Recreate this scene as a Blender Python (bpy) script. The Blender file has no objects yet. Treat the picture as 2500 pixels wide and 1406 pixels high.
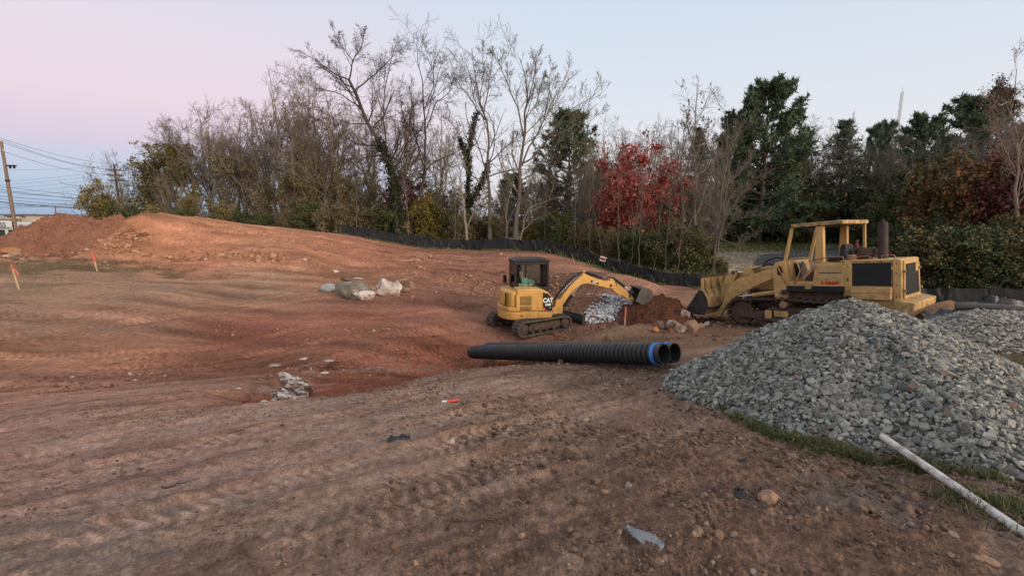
import bpy, math, random
import numpy as np
from mathutils import Matrix, Vector

SC = bpy.context.scene
COL = SC.collection
R = math.radians
PI = math.pi

# ------------------------------------------------------------------ camera
F_PX, PITCH, EYE = 1083.0, R(8.56), 1.65
cam_d = bpy.data.cameras.new('camera')
cam = bpy.data.objects.new('camera', cam_d)
COL.objects.link(cam)
cam_d.sensor_width = 36.0
cam_d.lens = 36.0 * F_PX / 2500.0
cam_d.clip_start, cam_d.clip_end = 0.05, 4000
cam.location = (0, 0, EYE)
cam.rotation_euler = (PI / 2 - PITCH, 0, 0)
SC.camera = cam

# ------------------------------------------------------------------ sky, sun, exposure
SUN_AZ, SUN_EL = (0.72, -0.69), R(15)          # afterglow comes from behind, to the right
world = bpy.data.worlds.new('World')
SC.world = world
world.use_nodes = True
wn, wl = world.node_tree.nodes, world.node_tree.links
wn.clear()


def wnode(t, **kw):
    n = wn.new(t)
    for k, v in kw.items():
        setattr(n, k, v)
    return n


def wmath(op, a, b=None, c=None):
    n = wnode('ShaderNodeMath', operation=op)
    for i, x in enumerate((a, b, c)):
        if x is None:
            continue
        if hasattr(x, 'links'):
            wl.new(x, n.inputs[i])
        else:
            n.inputs[i].default_value = x
    return n.outputs[0]


def s2l(r, g, b):
    f = lambda c: c / 255 / 12.92 if c / 255 <= 0.04045 else ((c / 255 + 0.055) / 1.055) ** 2.4
    return (f(r), f(g), f(b), 1)


def ramp(nt, fac, stops, interp='EASE'):
    n = nt.nodes.new('ShaderNodeValToRGB')
    e = n.color_ramp.elements
    n.color_ramp.interpolation = interp
    while len(e) < len(stops):
        e.new(0.5)
    for el, (p, c) in zip(e, stops):
        el.position = p
        el.color = c if len(c) == 4 else (*c, 1)
    if fac is not None:
        nt.links.new(fac, n.inputs[0])
    return n.outputs[0]


tc = wnode('ShaderNodeTexCoord')
sep = wnode('ShaderNodeSeparateXYZ')
wl.new(tc.outputs['Generated'], sep.inputs[0])
X_, Y_, Z_ = sep.outputs
hyp = wmath('MAXIMUM', wmath('SQRT', wmath('ADD', wmath('MULTIPLY', X_, X_), wmath('MULTIPLY', Y_, Y_))), 1e-4)
cosaz = wmath('DIVIDE', wmath('ADD', wmath('MULTIPLY', X_, SUN_AZ[0]), wmath('MULTIPLY', Y_, SUN_AZ[1])), hyp)
zc = wmath('MAXIMUM', Z_, 0.0)
WT = world.node_tree
anti = ramp(WT, zc, [(0, s2l(150, 178, 210)), (0.045, s2l(160, 190, 222)), (0.10, s2l(186, 196, 226)), (0.135, s2l(210, 194, 220)),
                     (0.20, s2l(229, 207, 222)), (0.30, s2l(226, 214, 227)), (0.45, s2l(210, 216, 233)), (1.0, (.72, .78, .88))], 'LINEAR')
mid = ramp(WT, zc, [(0, s2l(205, 208, 222)), (0.06, s2l(226, 222, 229)), (0.16, s2l(226, 227, 236)), (0.30, s2l(216, 224, 237)), (0.5, s2l(204, 217, 235)),
                    (1.0, (.72, .78, .88))], 'LINEAR')
sol = ramp(WT, zc, [(0, (2.2, 1.4, .8)), (0.10, (2.1, 1.5, .98)), (0.3, (1.6, 1.36, 1.12)), (0.6, (1.0, 1.0, 1.0)), (1.0, (.72, .78, .88))], 'LINEAR')
f_anti = wnode('ShaderNodeMapRange', interpolation_type='SMOOTHSTEP')
wl.new(cosaz, f_anti.inputs[0])
f_anti.inputs[1].default_value, f_anti.inputs[2].default_value = -0.62, -0.98
f_anti.inputs[3].default_value, f_anti.inputs[4].default_value = 0, 1
f_sol = wnode('ShaderNodeMapRange', interpolation_type='SMOOTHSTEP')
wl.new(cosaz, f_sol.inputs[0])
f_sol.inputs[1].default_value, f_sol.inputs[2].default_value = 0.12, 0.9


def wmix(f, a, b):
    n = wnode('ShaderNodeMix', data_type='RGBA')
    wl.new(f, n.inputs[0])
    wl.new(a, n.inputs[6])
    wl.new(b, n.inputs[7])
    return n.outputs[2]


sky_c = wmix(f_sol.outputs[0], wmix(f_anti.outputs[0], mid, anti), sol)
bg1 = wnode('ShaderNodeBackground')
wl.new(sky_c, bg1.inputs[0])
bg1.inputs[1].default_value = 0.97
nish = wnode('ShaderNodeTexSky', sky_type='NISHITA')
nish.sun_disc = False
nish.sun_elevation = R(2)
nish.sun_rotation = math.atan2(SUN_AZ[0], SUN_AZ[1])
bg2 = wnode('ShaderNodeBackground')
wl.new(nish.outputs[0], bg2.inputs[0])
bg2.inputs[1].default_value = 0.05
addn = wnode('ShaderNodeAddShader')
wl.new(bg1.outputs[0], addn.inputs[0])
wl.new(bg2.outputs[0], addn.inputs[1])
wout = wnode('ShaderNodeOutputWorld')
wl.new(addn.outputs[0], wout.inputs[0])

sun_d = bpy.data.lights.new('sun', 'SUN')
sun = bpy.data.objects.new('sun', sun_d)
COL.objects.link(sun)
sun_d.energy = 2.3
sun_d.angle = R(28)
sun_d.color = (1, .86, .7)
sdir = Vector((SUN_AZ[0] * math.cos(SUN_EL), SUN_AZ[1] * math.cos(SUN_EL), math.sin(SUN_EL)))
sun.rotation_euler = sdir.to_track_quat('Z', 'Y').to_euler()

SC.view_settings.view_transform = 'Standard'
SC.view_settings.look = 'None'
SC.view_settings.exposure = 0.0
SC.view_settings.gamma = 1.0
SC.view_settings.use_curve_mapping = False

# ------------------------------------------------------------------ projection helpers (photo pixel -> point of the place)
CP, SP = math.cos(PITCH), math.sin(PITCH)


def ray(px, py):
    u, v = (px - 1250) / F_PX, (703 - py) / F_PX
    return np.array([u, CP + v * SP, -SP + v * CP])


def G(px, py, Y):
    d = ray(px, py)
    return d * (Y / d[1]) + np.array([0, 0, EYE])


# ------------------------------------------------------------------ noise
def _hash(ix, iy, seed):
    h = (ix.astype(np.int64) * 374761393 + iy.astype(np.int64) * 668265263 + seed * 1442695041) & 0x7fffffff
    h = ((h ^ (h >> 13)) * 1274126177) & 0x7fffffff
    h = h ^ (h >> 16)
    return (h & 0xffff) / 65535.0


def vnoise(x, y, seed=0):
    ix, iy = np.floor(x), np.floor(y)
    fx, fy = x - ix, y - iy
    fx, fy = fx * fx * fx * (fx * (fx * 6 - 15) + 10), fy * fy * fy * (fy * (fy * 6 - 15) + 10)
    a, b = _hash(ix, iy, seed), _hash(ix + 1, iy, seed)
    c, d = _hash(ix, iy + 1, seed), _hash(ix + 1, iy + 1, seed)
    return (a + (b - a) * fx) * (1 - fy) + (c + (d - c) * fx) * fy - 0.5


def fbm(x, y, octv=4, seed=0, gain=0.5):
    s, a = 0, 1.0
    for o in range(octv):
        c, n = math.cos(o * 1.3), math.sin(o * 1.3)
        s = s + a * vnoise((x * c - y * n) * 2 ** o, (x * n + y * c) * 2 ** o, seed + o * 17)
        a *= gain
    return s


def sstep(a, b, x):
    t = np.clip((x - a) / (b - a), 0, 1)
    return t * t * (3 - 2 * t)


# ------------------------------------------------------------------ terrain base: thin plate spline through control points
CTRL = [  # px, py, distance
    (1250, 1406, 1.86), (300, 1406, 1.86), (2200, 1406, 1.9), (-300, 1250, 2.4),
    (1250, 1150, 3.15), (600, 1150, 3.15), (100, 1150, 3.2), (1800, 1150, 3.1), (2300, 1250, 2.5),
    (600, 985, 5.05), (900, 945, 6.1), (1260, 892, 7.75), (1450, 905, 7.4), (1600, 905, 6.9), (200, 1000, 4.8),
    (2200, 1110, 3.6), (1620, 940, 6.3), (2500, 1150, 3.16), (2500, 925, 5.6),
    (690, 930, 7.2), (300, 900, 8.5), (100, 850, 10), (300, 760, 13), (45, 705, 15.5), (-150, 760, 12), (235, 662, 19), (900, 890, 9.0),
    (1150, 884, 12.0), (900, 735, 17), (600, 800, 13), (900, 850, 11), (1060, 800, 14), (700, 650, 23), (450, 690, 18.5),
    (150, 626, 23.5), (0, 628, 23), (420, 640, 23.5), (1290, 826, 13.9), (1390, 798, 15.2), (1240, 800, 15.4), (1430, 800, 14.6), (1600, 815, 13.2), (1500, 850, 11.2),
    (1100, 690, 21), (1250, 650, 26), (880, 640, 26),
    (500, 546, 29), (700, 560, 31), (870, 579, 32.5), (340, 540, 28), (245, 592, 27.5), (120, 614, 26), (600, 600, 26), (400, 585, 26),
    (1000, 601, 33.3), (1230, 611, 32), (1325, 616, 31), (1382, 629, 29.5), (1458, 651, 28), (1534, 676, 26.2), (1610, 697, 24.5), (1705, 706, 23.6), (1790, 708, 23),
    (1900, 717, 22.2), (2100, 735, 20.8), (2250, 746, 19.8), (2400, 750, 19), (2520, 757, 18.3),
    (1740, 668, 27), (1850, 655, 32), (2000, 612, 42), (1800, 600, 46), (2200, 640, 30), (2450, 660, 27),
    (1200, 600, 40), (900, 590, 42), (400, 585, 46), (600, 590, 46), (200, 590, 46), (30, 575, 52), (1500, 615, 42), (-400, 600, 40),
    (2350, 800, 9.6), (2480, 790, 10), (1000, 575, 60), (1700, 580, 60), (2300, 585, 60), (300, 570, 65), (-700, 700, 16), (-500, 620, 30), (-900, 900, 8),
]
cp = np.array([G(*c) for c in CTRL])
extra = np.array([[0, -3, 0.0], [4, -3, 0.05], [-4, -3, 0], [0, 0, 0], [12, 4, -.6], [14, 10, -1.2], [-8, 0, -.3], [8, 0, -.1], [22, 14, -2.2], [-20, 4, -.6], [20, 2, -.6],
                  [10.0, 11.2, -1.33], [9.7, 13.0, -1.55], [7.2, 14.7, -1.85]])
cp = np.vstack([cp, extra])


def tps_k(r2):
    return 0.5 * r2 * np.log(np.maximum(r2, 1e-9))


def tps_fit(xy, v, lam):
    n = len(xy)
    d2 = ((xy[:, None] - xy[None]) ** 2).sum(2)
    A = np.zeros((n + 3, n + 3))
    A[:n, :n] = tps_k(d2) + lam * np.eye(n)
    A[:n, n] = 1
    A[:n, n + 1:] = xy
    A[n:, :n] = A[:n, n:].T
    b = np.zeros(n + 3)
    b[:n] = v
    return np.linalg.solve(A, b)


# work in a compressed radius so that near detail and far detail weigh alike
def warp(x, y):
    r = np.sqrt(x * x + y * y)
    k = 6 * np.log1p(r / 6) / np.maximum(r, 1e-6)
    return np.stack([x * k, y * k], -1)


TW = tps_fit(warp(cp[:, 0], cp[:, 1]), cp[:, 2], 0.02)
WC = warp(cp[:, 0], cp[:, 1])


def h_tps(x, y):
    p = warp(x, y)
    out = np.full(x.shape, TW[-3]) + p[..., 0] * TW[-2] + p[..., 1] * TW[-1]
    for i in range(len(cp)):
        d2 = (p[..., 0] - WC[i, 0]) ** 2 + (p[..., 1] - WC[i, 1]) ** 2
        out += TW[i] * tps_k(d2)
    return out


BUMPS = []   # X, Y, height, half length, half width, angle(deg), sharpness


def bump_at(px, py, Y, h, a, b, ang=0, k=1.6):
    p = G(px, py, Y)
    BUMPS.append((p[0], p[1], h, a, b, ang, k))


bump_at(1560, 700, 21.0, .75, 3.6, 1.0, -32, 1.3)     # spoil along the fence
bump_at(1440, 675, 21.5, .65, 2.2, 1.2, -15, 1.3)
bump_at(1470, 715, 17.3, .60, 1.9, .8, -5, 1.3)       # dark spoil behind the trench
bump_at(1385, 720, 18.5, .55, 1.2, .9, 0, 1.3)
bump_at(1490, 770, 14.7, -.55, 1.5, .55, 25, 1.4)     # the trench
bump_at(1500, 815, 12.9, .32, 1.0, .55, 10, 1.4)      # trodden mound before the trench
bump_at(1580, 800, 13.6, .18, .9, .5, 10, 1.4)
bump_at(2315, 735, 15.5, .85, 1.3, .9, 0, 1.5)        # sandy mound behind the loader
bump_at(690, 640, 24.5, .35, 2.6, 1.0, 8, 1.3)        # clod bank at the foot of the embankment
bump_at(330, 560, 27.5, .55, 3.2, 2.0, 12, 1.4)       # shoulder of the embankment
bump_at(560, 880, 9.0, -.22, 3.0, 1.2, 8, 1.4)


def h0(x, y):
    z = h_tps(x, y)
    r = np.sqrt(x * x + y * y)
    far = -1.6 - 2.4 * sstep(70, 140, r)
    k = sstep(48, 75, r)
    k2 = sstep(0, -25, y) * sstep(4, 10, r)
    z = z * (1 - np.maximum(k, k2)) + far * np.maximum(k, k2) * 1.0
    z = np.where(y < 0, np.where(r < 4, z, z), z)
    for bx, by, h, a, b, ang, kk in BUMPS:
        c, s = math.cos(R(ang)), math.sin(R(ang))
        u = ((x - bx) * c + (y - by) * s) / a
        v = (-(x - bx) * s + (y - by) * c) / b
        z = z + h * np.exp(-(u * u + v * v) ** (kk * .5))
    return z


def hz1(x, y):
    return float(h0(np.array([x], float), np.array([y], float))[0])


def hit(px, py, y0=1.2, y1=60):
    """point where the sight line through a photo pixel meets the base terrain"""
    d = ray(px, py)
    Y = np.geomspace(y0, y1, 700)
    t = Y / d[1]
    z = EYE + d[2] * t
    h = h0(d[0] * t, Y)
    i = np.argmax(z < h)
    if i == 0:
        i = len(Y) - 1
    return np.array([d[0] * t[i], Y[i], h[i]])


# ------------------------------------------------------------------ objects, materials
def tag(o, label=None, cat=None, group=None, kind=None):
    for k, v in (('label', label), ('category', cat), ('group', group), ('kind', kind)):
        if v:
            o[k] = v
    return o


def empty(name, loc, label=None, cat=None, group=None, mat=None):
    o = bpy.data.objects.new(name, None)
    o.empty_display_size = .2
    COL.objects.link(o)
    if mat is not None:
        o.matrix_world = mat
    else:
        o.location = loc
    return tag(o, label, cat, group)


def link(name, me, parent=None, mats=(), smooth=None, bev=0, seg=2):
    o = bpy.data.objects.new(name, me)
    COL.objects.link(o)
    if parent is not None:
        o.parent = parent
    for m in mats if isinstance(mats, (list, tuple)) else [mats]:
        if m is not None and len(me.materials) < 1:
            me.materials.append(m)
    if smooth is not None and len(me.polygons):
        me.polygons.foreach_set('use_smooth', np.ones(len(me.polygons), bool))
        if smooth < 180:
            me.set_sharp_from_angle(angle=R(smooth))
    if bev:
        b = o.modifiers.new('bevel', 'BEVEL')
        b.width, b.segments, b.limit_method, b.angle_limit = bev, seg, 'ANGLE', R(35)
        b.harden_normals = False
    return o


def np_mesh(name, V, Fq):
    """V (n,3); Fq list of int arrays (m,k)"""
    me = bpy.data.meshes.new(name)
    V = np.asarray(V, np.float32).reshape(-1, 3)
    me.vertices.add(len(V))
    me.vertices.foreach_set('co', V.ravel())
    Fq = [np.asarray(f, np.int32) for f in (Fq if isinstance(Fq, list) else [Fq]) if len(f)]
    nl = sum(f.size for f in Fq)
    npoly = sum(len(f) for f in Fq)
    me.loops.add(nl)
    me.loops.foreach_set('vertex_index', np.concatenate([f.ravel() for f in Fq]))
    tot = np.concatenate([np.full(len(f), f.shape[1], np.int32) for f in Fq])
    start = np.concatenate([[0], np.cumsum(tot)[:-1]]).astype(np.int32)
    me.polygons.add(npoly)
    me.polygons.foreach_set('loop_start', start)
    me.polygons.foreach_set('loop_total', tot)
    me.polygons.foreach_set('use_smooth', np.zeros(npoly, bool))
    me.update(calc_edges=True)
    return me


class MB:
    """collects shapes of ONE part"""

    def __init__(self, M=None):
        self.v, self.f, self.n, self.M = [], [], 0, M

    def add(self, V, F):
        V = np.asarray(V, float).reshape(-1, 3)
        if self.M is not None:
            m = np.array(self.M)
            V = V @ m[:3, :3].T + m[:3, 3]
        self.v += V.tolist()
        self.f += [[i + self.n for i in f] for f in F]
        self.n += len(V)
        return self

    def box(self, x0, x1, y0, y1, z0, z1):
        V = [(x, y, z) for x in (x0, x1) for y in (y0, y1) for z in (z0, z1)]
        return self.add(V, [(0, 1, 3, 2), (4, 6, 7, 5), (0, 4, 5, 1), (2, 3, 7, 6), (0, 2, 6, 4), (1, 5, 7, 3)])

    def prism(self, poly, a, b, axis='y'):
        """poly: list of 2D points; extruded along axis from a to b. y: (x,z), z: (x,y), x: (y,z)"""
        n = len(poly)
        area = sum(poly[i][0] * poly[(i + 1) % n][1] - poly[(i + 1) % n][0] * poly[i][1] for i in range(n))
        if area < 0:
            poly = poly[::-1]
        mk = {'y': lambda p, t: (p[0], t, p[1]), 'z': lambda p, t: (p[0], p[1], t), 'x': lambda p, t: (t, p[0], p[1])}[axis]
        V = [mk(p, a) for p in poly] + [mk(p, b) for p in poly]
        F = [list(range(n)), list(range(2 * n - 1, n - 1, -1))] + [(i, i + n, (i + 1) % n + n, (i + 1) % n) for i in range(n)]
        if (axis != 'y') == (b > a):
            F = [list(reversed(f)) for f in F]
        return self.add(V, F)

    def tube(self, pts, r, sides=8, cap=True):
        pts = [Vector(p) for p in pts]
        rs = r if isinstance(r, (list, tuple)) else [r] * len(pts)
        V, F = [], []
        ref = None
        for i, p in enumerate(pts):
            t = (pts[min(i + 1, len(pts) - 1)] - pts[max(i - 1, 0)]).normalized()
            if ref is None:
                ref = t.orthogonal().normalized()
            ref = (ref - t * ref.dot(t)).normalized()
            b = t.cross(ref)
            for k in range(sides):
                a = 2 * PI * k / sides
                V.append(p + (ref * math.cos(a) + b * math.sin(a)) * rs[i])
        for i in range(len(pts) - 1):
            for k in range(sides):
                k2 = (k + 1) % sides
                F.append((i * sides + k, i * sides + k2, (i + 1) * sides + k2, (i + 1) * sides + k))
        if cap:
            F.append(list(range(sides - 1, -1, -1)))
            F.append([(len(pts) - 1) * sides + k for k in range(sides)])
        return self.add(V, F)

    def cyl(self, p0, p1, r, sides=16):
        return self.tube([p0, p1], r, sides)

    def build(self, name, mat, parent=None, bev=0, smooth=30, seg=2):
        me = bpy.data.meshes.new(name)
        me.from_pydata(self.v, [], self.f)
        me.validate()
        return link(name, me, parent, mat, smooth, bev, seg)


class NT:
    def __init__(self, name, rough=.8, metal=0, spec=.3):
        self.m = bpy.data.materials.new(name)
        self.m.use_nodes = True
        self.t = self.m.node_tree
        self.b = self.t.nodes['Principled BSDF']
        self.b.inputs['Roughness'].default_value = rough
        self.b.inputs['Metallic'].default_value = metal
        self.b.inputs['Specular IOR Level'].default_value = spec

    def n(self, ty, **kw):
        n = self.t.nodes.new(ty)
        for k, v in kw.items():
            setattr(n, k, v)
        return n

    def l(self, a, b):
        self.t.links.new(a, b)

    def coord(self, which='Object'):
        return self.n('ShaderNodeTexCoord').outputs[which]

    def noise(self, scale, detail=5, rough=.55, vec=None, stretch=None):
        n = self.n('ShaderNodeTexNoise')
        n.inputs['Scale'].default_value = scale
        n.inputs['Detail'].default_value = detail
        n.inputs['Roughness'].default_value = rough
        v = vec or self.coord()
        if stretch:
            mp = self.n('ShaderNodeMapping')
            mp.inputs['Scale'].default_value = stretch
            self.l(v, mp.inputs[0])
            v = mp.outputs[0]
        self.l(v, n.inputs['Vector'])
        return n.outputs['Fac']

    def mix(self, f, a, b, mode='MIX'):
        n = self.n('ShaderNodeMix', data_type='RGBA', blend_type=mode)
        for s, x in ((0, f), (6, a), (7, b)):
            if hasattr(x, 'links'):
                self.l(x, n.inputs[s])
            else:
                n.inputs[s].default_value = x if not isinstance(x, tuple) or len(x) == 4 else (*x, 1)
        return n.outputs[2]

    def math(self, op, a, b=0.0):
        n = self.n('ShaderNodeMath', operation=op)
        for i, x in enumerate((a, b)):
            if hasattr(x, 'links'):
                self.l(x, n.inputs[i])
            else:
                n.inputs[i].default_value = x
        return n.outputs[0]

    def rng(self, x, a, b, c=0, d=1):
        n = self.n('ShaderNodeMapRange')
        self.l(x, n.inputs[0])
        for i, v in enumerate((a, b, c, d)):
            n.inputs[i + 1].default_value = v
        return n.outputs[0]

    def bump(self, h, dist=.01, strength=1.0, prev=None):
        n = self.n('ShaderNodeBump')
        n.inputs['Strength'].default_value = strength
        n.inputs['Distance'].default_value = dist
        self.l(h, n.inputs['Height'])
        if prev is not None:
            self.l(prev, n.inputs['Normal'])
        self.l(n.outputs[0], self.b.inputs['Normal'])
        return n.outputs[0]

    def col(self, c):
        if hasattr(c, 'links'):
            self.l(c, self.b.inputs['Base Color'])
        else:
            self.b.inputs['Base Color'].default_value = (*c[:3], 1)
        return self


def sc3(c, k):
    return tuple(min(1, x * k) for x in c[:3])


def m_basic(name, c, rough=.7, var=.2, scale=6, bump=0, metal=0, spec=.3, dirt=None, dscale=3, dlo=.5, dhi=.75):
    m = NT(name, rough, metal, spec)
    base = ramp(m.t, m.noise(scale), [(.3, sc3(c, 1 - var)), (.7, sc3(c, 1 + var))], 'LINEAR')
    if dirt:
        base = m.mix(m.rng(m.noise(dscale, 8, .7), dlo, dhi), base, dirt)
    m.col(base)
    if bump:
        m.bump(m.noise(scale * 6, 4), bump)
    return m.m


def m_paint(name, c, dirt=(.14, .085, .055), rough=.45, amount=.5, zlo=.4, zhi=1.6, rust=None):
    """machine paint: faded blotches, dust that thickens towards the machine's feet, scratches"""
    m = NT(name, rough, 0, .4)
    base = ramp(m.t, m.noise(2.2, 4), [(.3, sc3(c, .84)), (.7, sc3(c, 1.1))], 'LINEAR')
    stre = m.noise(7, 6, .65, stretch=(1, 1, .18))
    base = m.mix(m.rng(stre, .55, .75, 0, .55 * amount), base, sc3(dirt, .9))
    if rust:
        base = m.mix(m.rng(m.noise(9, 8, .7), .62, .7), base, rust)
    sx = m.n('ShaderNodeSeparateXYZ')
    m.l(m.coord(), sx.inputs[0])
    low = m.rng(sx.outputs[2], zlo, zhi, 1, .12)
    f = m.math('MULTIPLY', low, m.rng(m.noise(5, 8, .7), .38, .68))
    base = m.mix(m.math('MULTIPLY', f, amount * 1.6), base, dirt)
    m.col(base)
    m.l(m.rng(m.noise(5, 6), .3, .7, rough - .1, rough + .25), m.b.inputs['Roughness'])
    m.bump(m.noise(60, 3), .0012)
    return m.m


def m_leaf(name, stops, rough=.65, trans=.15):
    m = NT(name, rough, 0, .2)
    g = m.n('ShaderNodeNewGeometry')
    c = ramp(m.t, g.outputs['Random Per Island'], stops, 'LINEAR')
    o = m.n('ShaderNodeObjectInfo')
    c = m.mix(1.0, c, m.mix(o.outputs['Random'], (.8, .8, .8, 1), (1.18, 1.12, 1.1, 1)), 'MULTIPLY')
    m.col(c)
    return m.m


def m_bark(name, c, var=.3):
    m = NT(name, .9, 0, .1)
    f = m.noise(5, 6, .65, stretch=(3, 3, .8))
    b = ramp(m.t, f, [(.3, sc3(c, 1 - var)), (.7, sc3(c, 1 + var))], 'LINEAR')
    o = m.n('ShaderNodeObjectInfo')
    b = m.mix(1.0, b, m.mix(o.outputs['Random'], (.78, .78, .8, 1), (1.2, 1.16, 1.1, 1)), 'MULTIPLY')
    m.col(b)
    m.bump(f, .03, .6)
    return m.m


M = {}
M['cat_yellow'] = m_paint('excavator yellow paint', (.60, .325, .085), dirt=(.20, .125, .08), rough=.38, amount=.6, zlo=.3, zhi=1.1)
M['old_yellow'] = m_paint('faded loader yellow paint', (.54, .335, .125), dirt=(.20, .125, .07), rough=.6, amount=.85, zlo=.5, zhi=2.0, rust=(.12, .06, .03))
M['roof_yellow'] = m_paint('faded canopy paint', (.56, .37, .15), dirt=(.10, .07, .045), rough=.6, amount=.9, zlo=2.9, zhi=3.6, rust=(.10, .055, .03))
M['plate_tan'] = m_basic('tan access plate', (.40, .27, .125), .7, .15, 4, dirt=(.2, .125, .07), dscale=5, dlo=.55, dhi=.8)
M['black_metal'] = m_basic('black painted metal', (.014, .015, .018), .45, .25, 5, dirt=(.06, .045, .036), dscale=4, dlo=.55, dhi=.85)
M['dark_panel'] = m_basic('dark mesh panel', (.012, .013, .015), .6, .3, 6, .001, dirt=(.05, .04, .03), dscale=4, dlo=.6, dhi=.9)
M['muddy'] = m_basic('muddy track steel', (.055, .040, .033), .85, .4, 9, .01, dirt=(.13, .085, .06), dscale=6, dlo=.45, dhi=.7)
M['rust_steel'] = m_basic('rusty steel', (.075, .045, .034), .8, .35, 8, .006, dirt=(.13, .08, .055), dscale=7, dlo=.5, dhi=.75)
M['stack'] = m_basic('rusty purple brown steel', (.055, .035, .034), .75, .25, 6, .002)
M['rubber'] = m_basic('dusty rubber', (.075, .062, .054), .9, .3, 9, .006, dirt=(.15, .105, .08), dscale=8, dlo=.45, dhi=.75)
M['bucket_grey'] = m_basic('worn bucket steel', (.10, .095, .088), .55, .35, 5, .004, metal=.3, dirt=(.12, .085, .06), dscale=5, dlo=.5, dhi=.7)
M['dark_steel'] = m_basic('dark worn steel', (.045, .042, .045), .5, .35, 5, .004, metal=.3, dirt=(.08, .055, .04), dscale=5, dlo=.5, dhi=.8)
M['chrome'] = m_basic('chromed rod', (.6, .6, .62), .15, .05, 5, metal=1.0)
M['hose'] = m_basic('black hose', (.018, .018, .02), .5, .2, 8)
M['white'] = m_basic('white print', (.75, .75, .74), .5, .06, 8)
M['red'] = m_basic('red print', (.42, .03, .02), .5, .15, 8)
M['dull_red'] = m_basic('dull red paint', (.20, .035, .03), .6, .2, 8)
M['black_print'] = m_basic('black print', (.012, .012, .014), .4, .1, 8)
M['pink_rail'] = m_basic('faded red handrail', (.30, .13, .10), .7, .3, 9)
M['mint'] = m_basic('mint paper', (.36, .62, .55), .8, .08, 8)
M['seat'] = m_basic('worn black seat', (.02, .022, .026), .6, .3, 6)
M['pipe'] = m_basic('black corrugated plastic', (.022, .023, .027), .36, .3, 3, dirt=(.06, .045, .035), dscale=3, dlo=.5, dhi=.9)
_p = NT('dusty black corrugated plastic', .4, 0, .35)
_g = _p.n('ShaderNodeSeparateXYZ')
_p.l(_p.n('ShaderNodeNewGeometry').outputs['Normal'], _g.inputs[0])
_d = _p.math('MULTIPLY', _p.rng(_g.outputs[2], .35, .95, 0, .55), _p.rng(_p.noise(3, 8, .7), .38, .66, .25, 1))
_p.col(_p.mix(_d, (.021, .022, .026, 1), (.15, .115, .095, 1)))
_p.l(_p.rng(_p.noise(4, 6), .3, .7, .32, .6), _p.b.inputs['Roughness'])
M['pipe'] = _p.m
M['pipe_in'] = m_basic('pipe inside', (.02, .021, .024), .5, .2, 3)
M['blue'] = m_basic('blue band', (.05, .19, .56), .55, .2, 5, dirt=(.16, .13, .13), dscale=5, dlo=.5, dhi=.75)
M['wood'] = m_basic('raw stake wood', (.50, .36, .22), .8, .2, 12, .002)
M['pole_wood'] = m_basic('weathered pole wood', (.20, .145, .115), .9, .25, 6, .01)
M['pole_dark'] = m_basic('dark pole wood', (.055, .036, .034), .9, .3, 6, .01)
M['pink'] = m_basic('fluorescent pink ribbon', (.66, .13, .12), .6, .12, 8)
M['wire'] = m_basic('overhead wire', (.05, .055, .07), .6, .1, 2)
M['fabric'] = m_basic('black silt fabric', (.014, .016, .021), .5, .45, 2.2, .02, dirt=(.05, .035, .028), dscale=1.3, dlo=.55, dhi=.85)
M['tarp'] = m_basic('black plastic sheet', (.018, .02, .025), .32, .3, 3, .01, dirt=(.10, .08, .068), dscale=2.5, dlo=.45, dhi=.75)
M['pvc'] = m_basic('dirty white pvc', (.62, .57, .53), .55, .1, 5, .001, dirt=(.26, .18, .135), dscale=6, dlo=.47, dhi=.66)
M['rock_white'] = m_basic('white limestone', (.60, .55, .52), .9, .25, 3, .02, dirt=(.24, .135, .095), dscale=4.2, dlo=.44, dhi=.62)
M['rock_pale'] = m_basic('pale limestone', (.53, .47, .43), .9, .2, 4, .02, dirt=(.26, .17, .12), dscale=4, dlo=.5, dhi=.72)
M['rock_grey'] = m_basic('grey stained boulder', (.17, .15, .125), .9, .4, 2.2, .02, dirt=(.36, .33, .28), dscale=2.5, dlo=.53, dhi=.66)
M['rock_blue'] = m_basic('blue grey stone', (.30, .31, .31), .9, .3, 4, .02, dirt=(.12, .09, .075), dscale=4, dlo=.55, dhi=.72)
M['rock_tan'] = m_basic('tan stone', (.31, .20, .13), .9, .25, 4, .02, dirt=(.20, .105, .07), dscale=4, dlo=.45, dhi=.68)
M['rock_pink'] = m_basic('pinkish stone with white veins', (.27, .175, .14), .9, .25, 4, .02, dirt=(.46, .40, .36), dscale=3, dlo=.5, dhi=.6)
M['rock_orange'] = m_basic('orange clay stone', (.36, .155, .075), .9, .25, 4, .02)
M['rock_brown'] = m_basic('brown earthy stone', (.16, .105, .078), .95, .25, 5, .02)
_o = NT('lime streaked rock', .95, 0, .1)
_b = ramp(_o.t, _o.noise(5), [(.3, (.11, .058, .043)), (.7, (.19, .11, .085))], 'LINEAR')
_o.col(_o.mix(_o.rng(_o.noise(5, 8, .72, stretch=(1, 2.2, 3.5)), .46, .55), _b, (.56, .52, .51)))
_o.bump(_o.noise(9, 6, .7, stretch=(1, 2, 3)), .05)
M['outcrop'] = _o.m
M['grey_plastic'] = m_basic('grey plastic', (.17, .185, .20), .5, .12, 9, .004, dirt=(.20, .15, .12), dscale=9, dlo=.52, dhi=.7)
M['store_white'] = m_basic('white storefront', (.58, .60, .62), .8, .05, .4)
M['store_tan'] = m_basic('tan facade', (.46, .38, .32), .85, .08, .5)
M['store_roof'] = m_basic('dark grey roof', (.13, .12, .14), .8, .1, .5)
M['dark_glass'] = m_basic('dark glass', (.03, .035, .04), .15, .1, 1, spec=.6)
M['brick'] = m_basic('dark red brick', (.115, .034, .030), .9, .25, 3)
M['trim'] = m_basic('pale trim', (.45, .42, .40), .7, .1, 3)
M['steel_far'] = m_basic('galvanised tower steel', (.42, .40, .42), .6, .1, .1)
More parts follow.
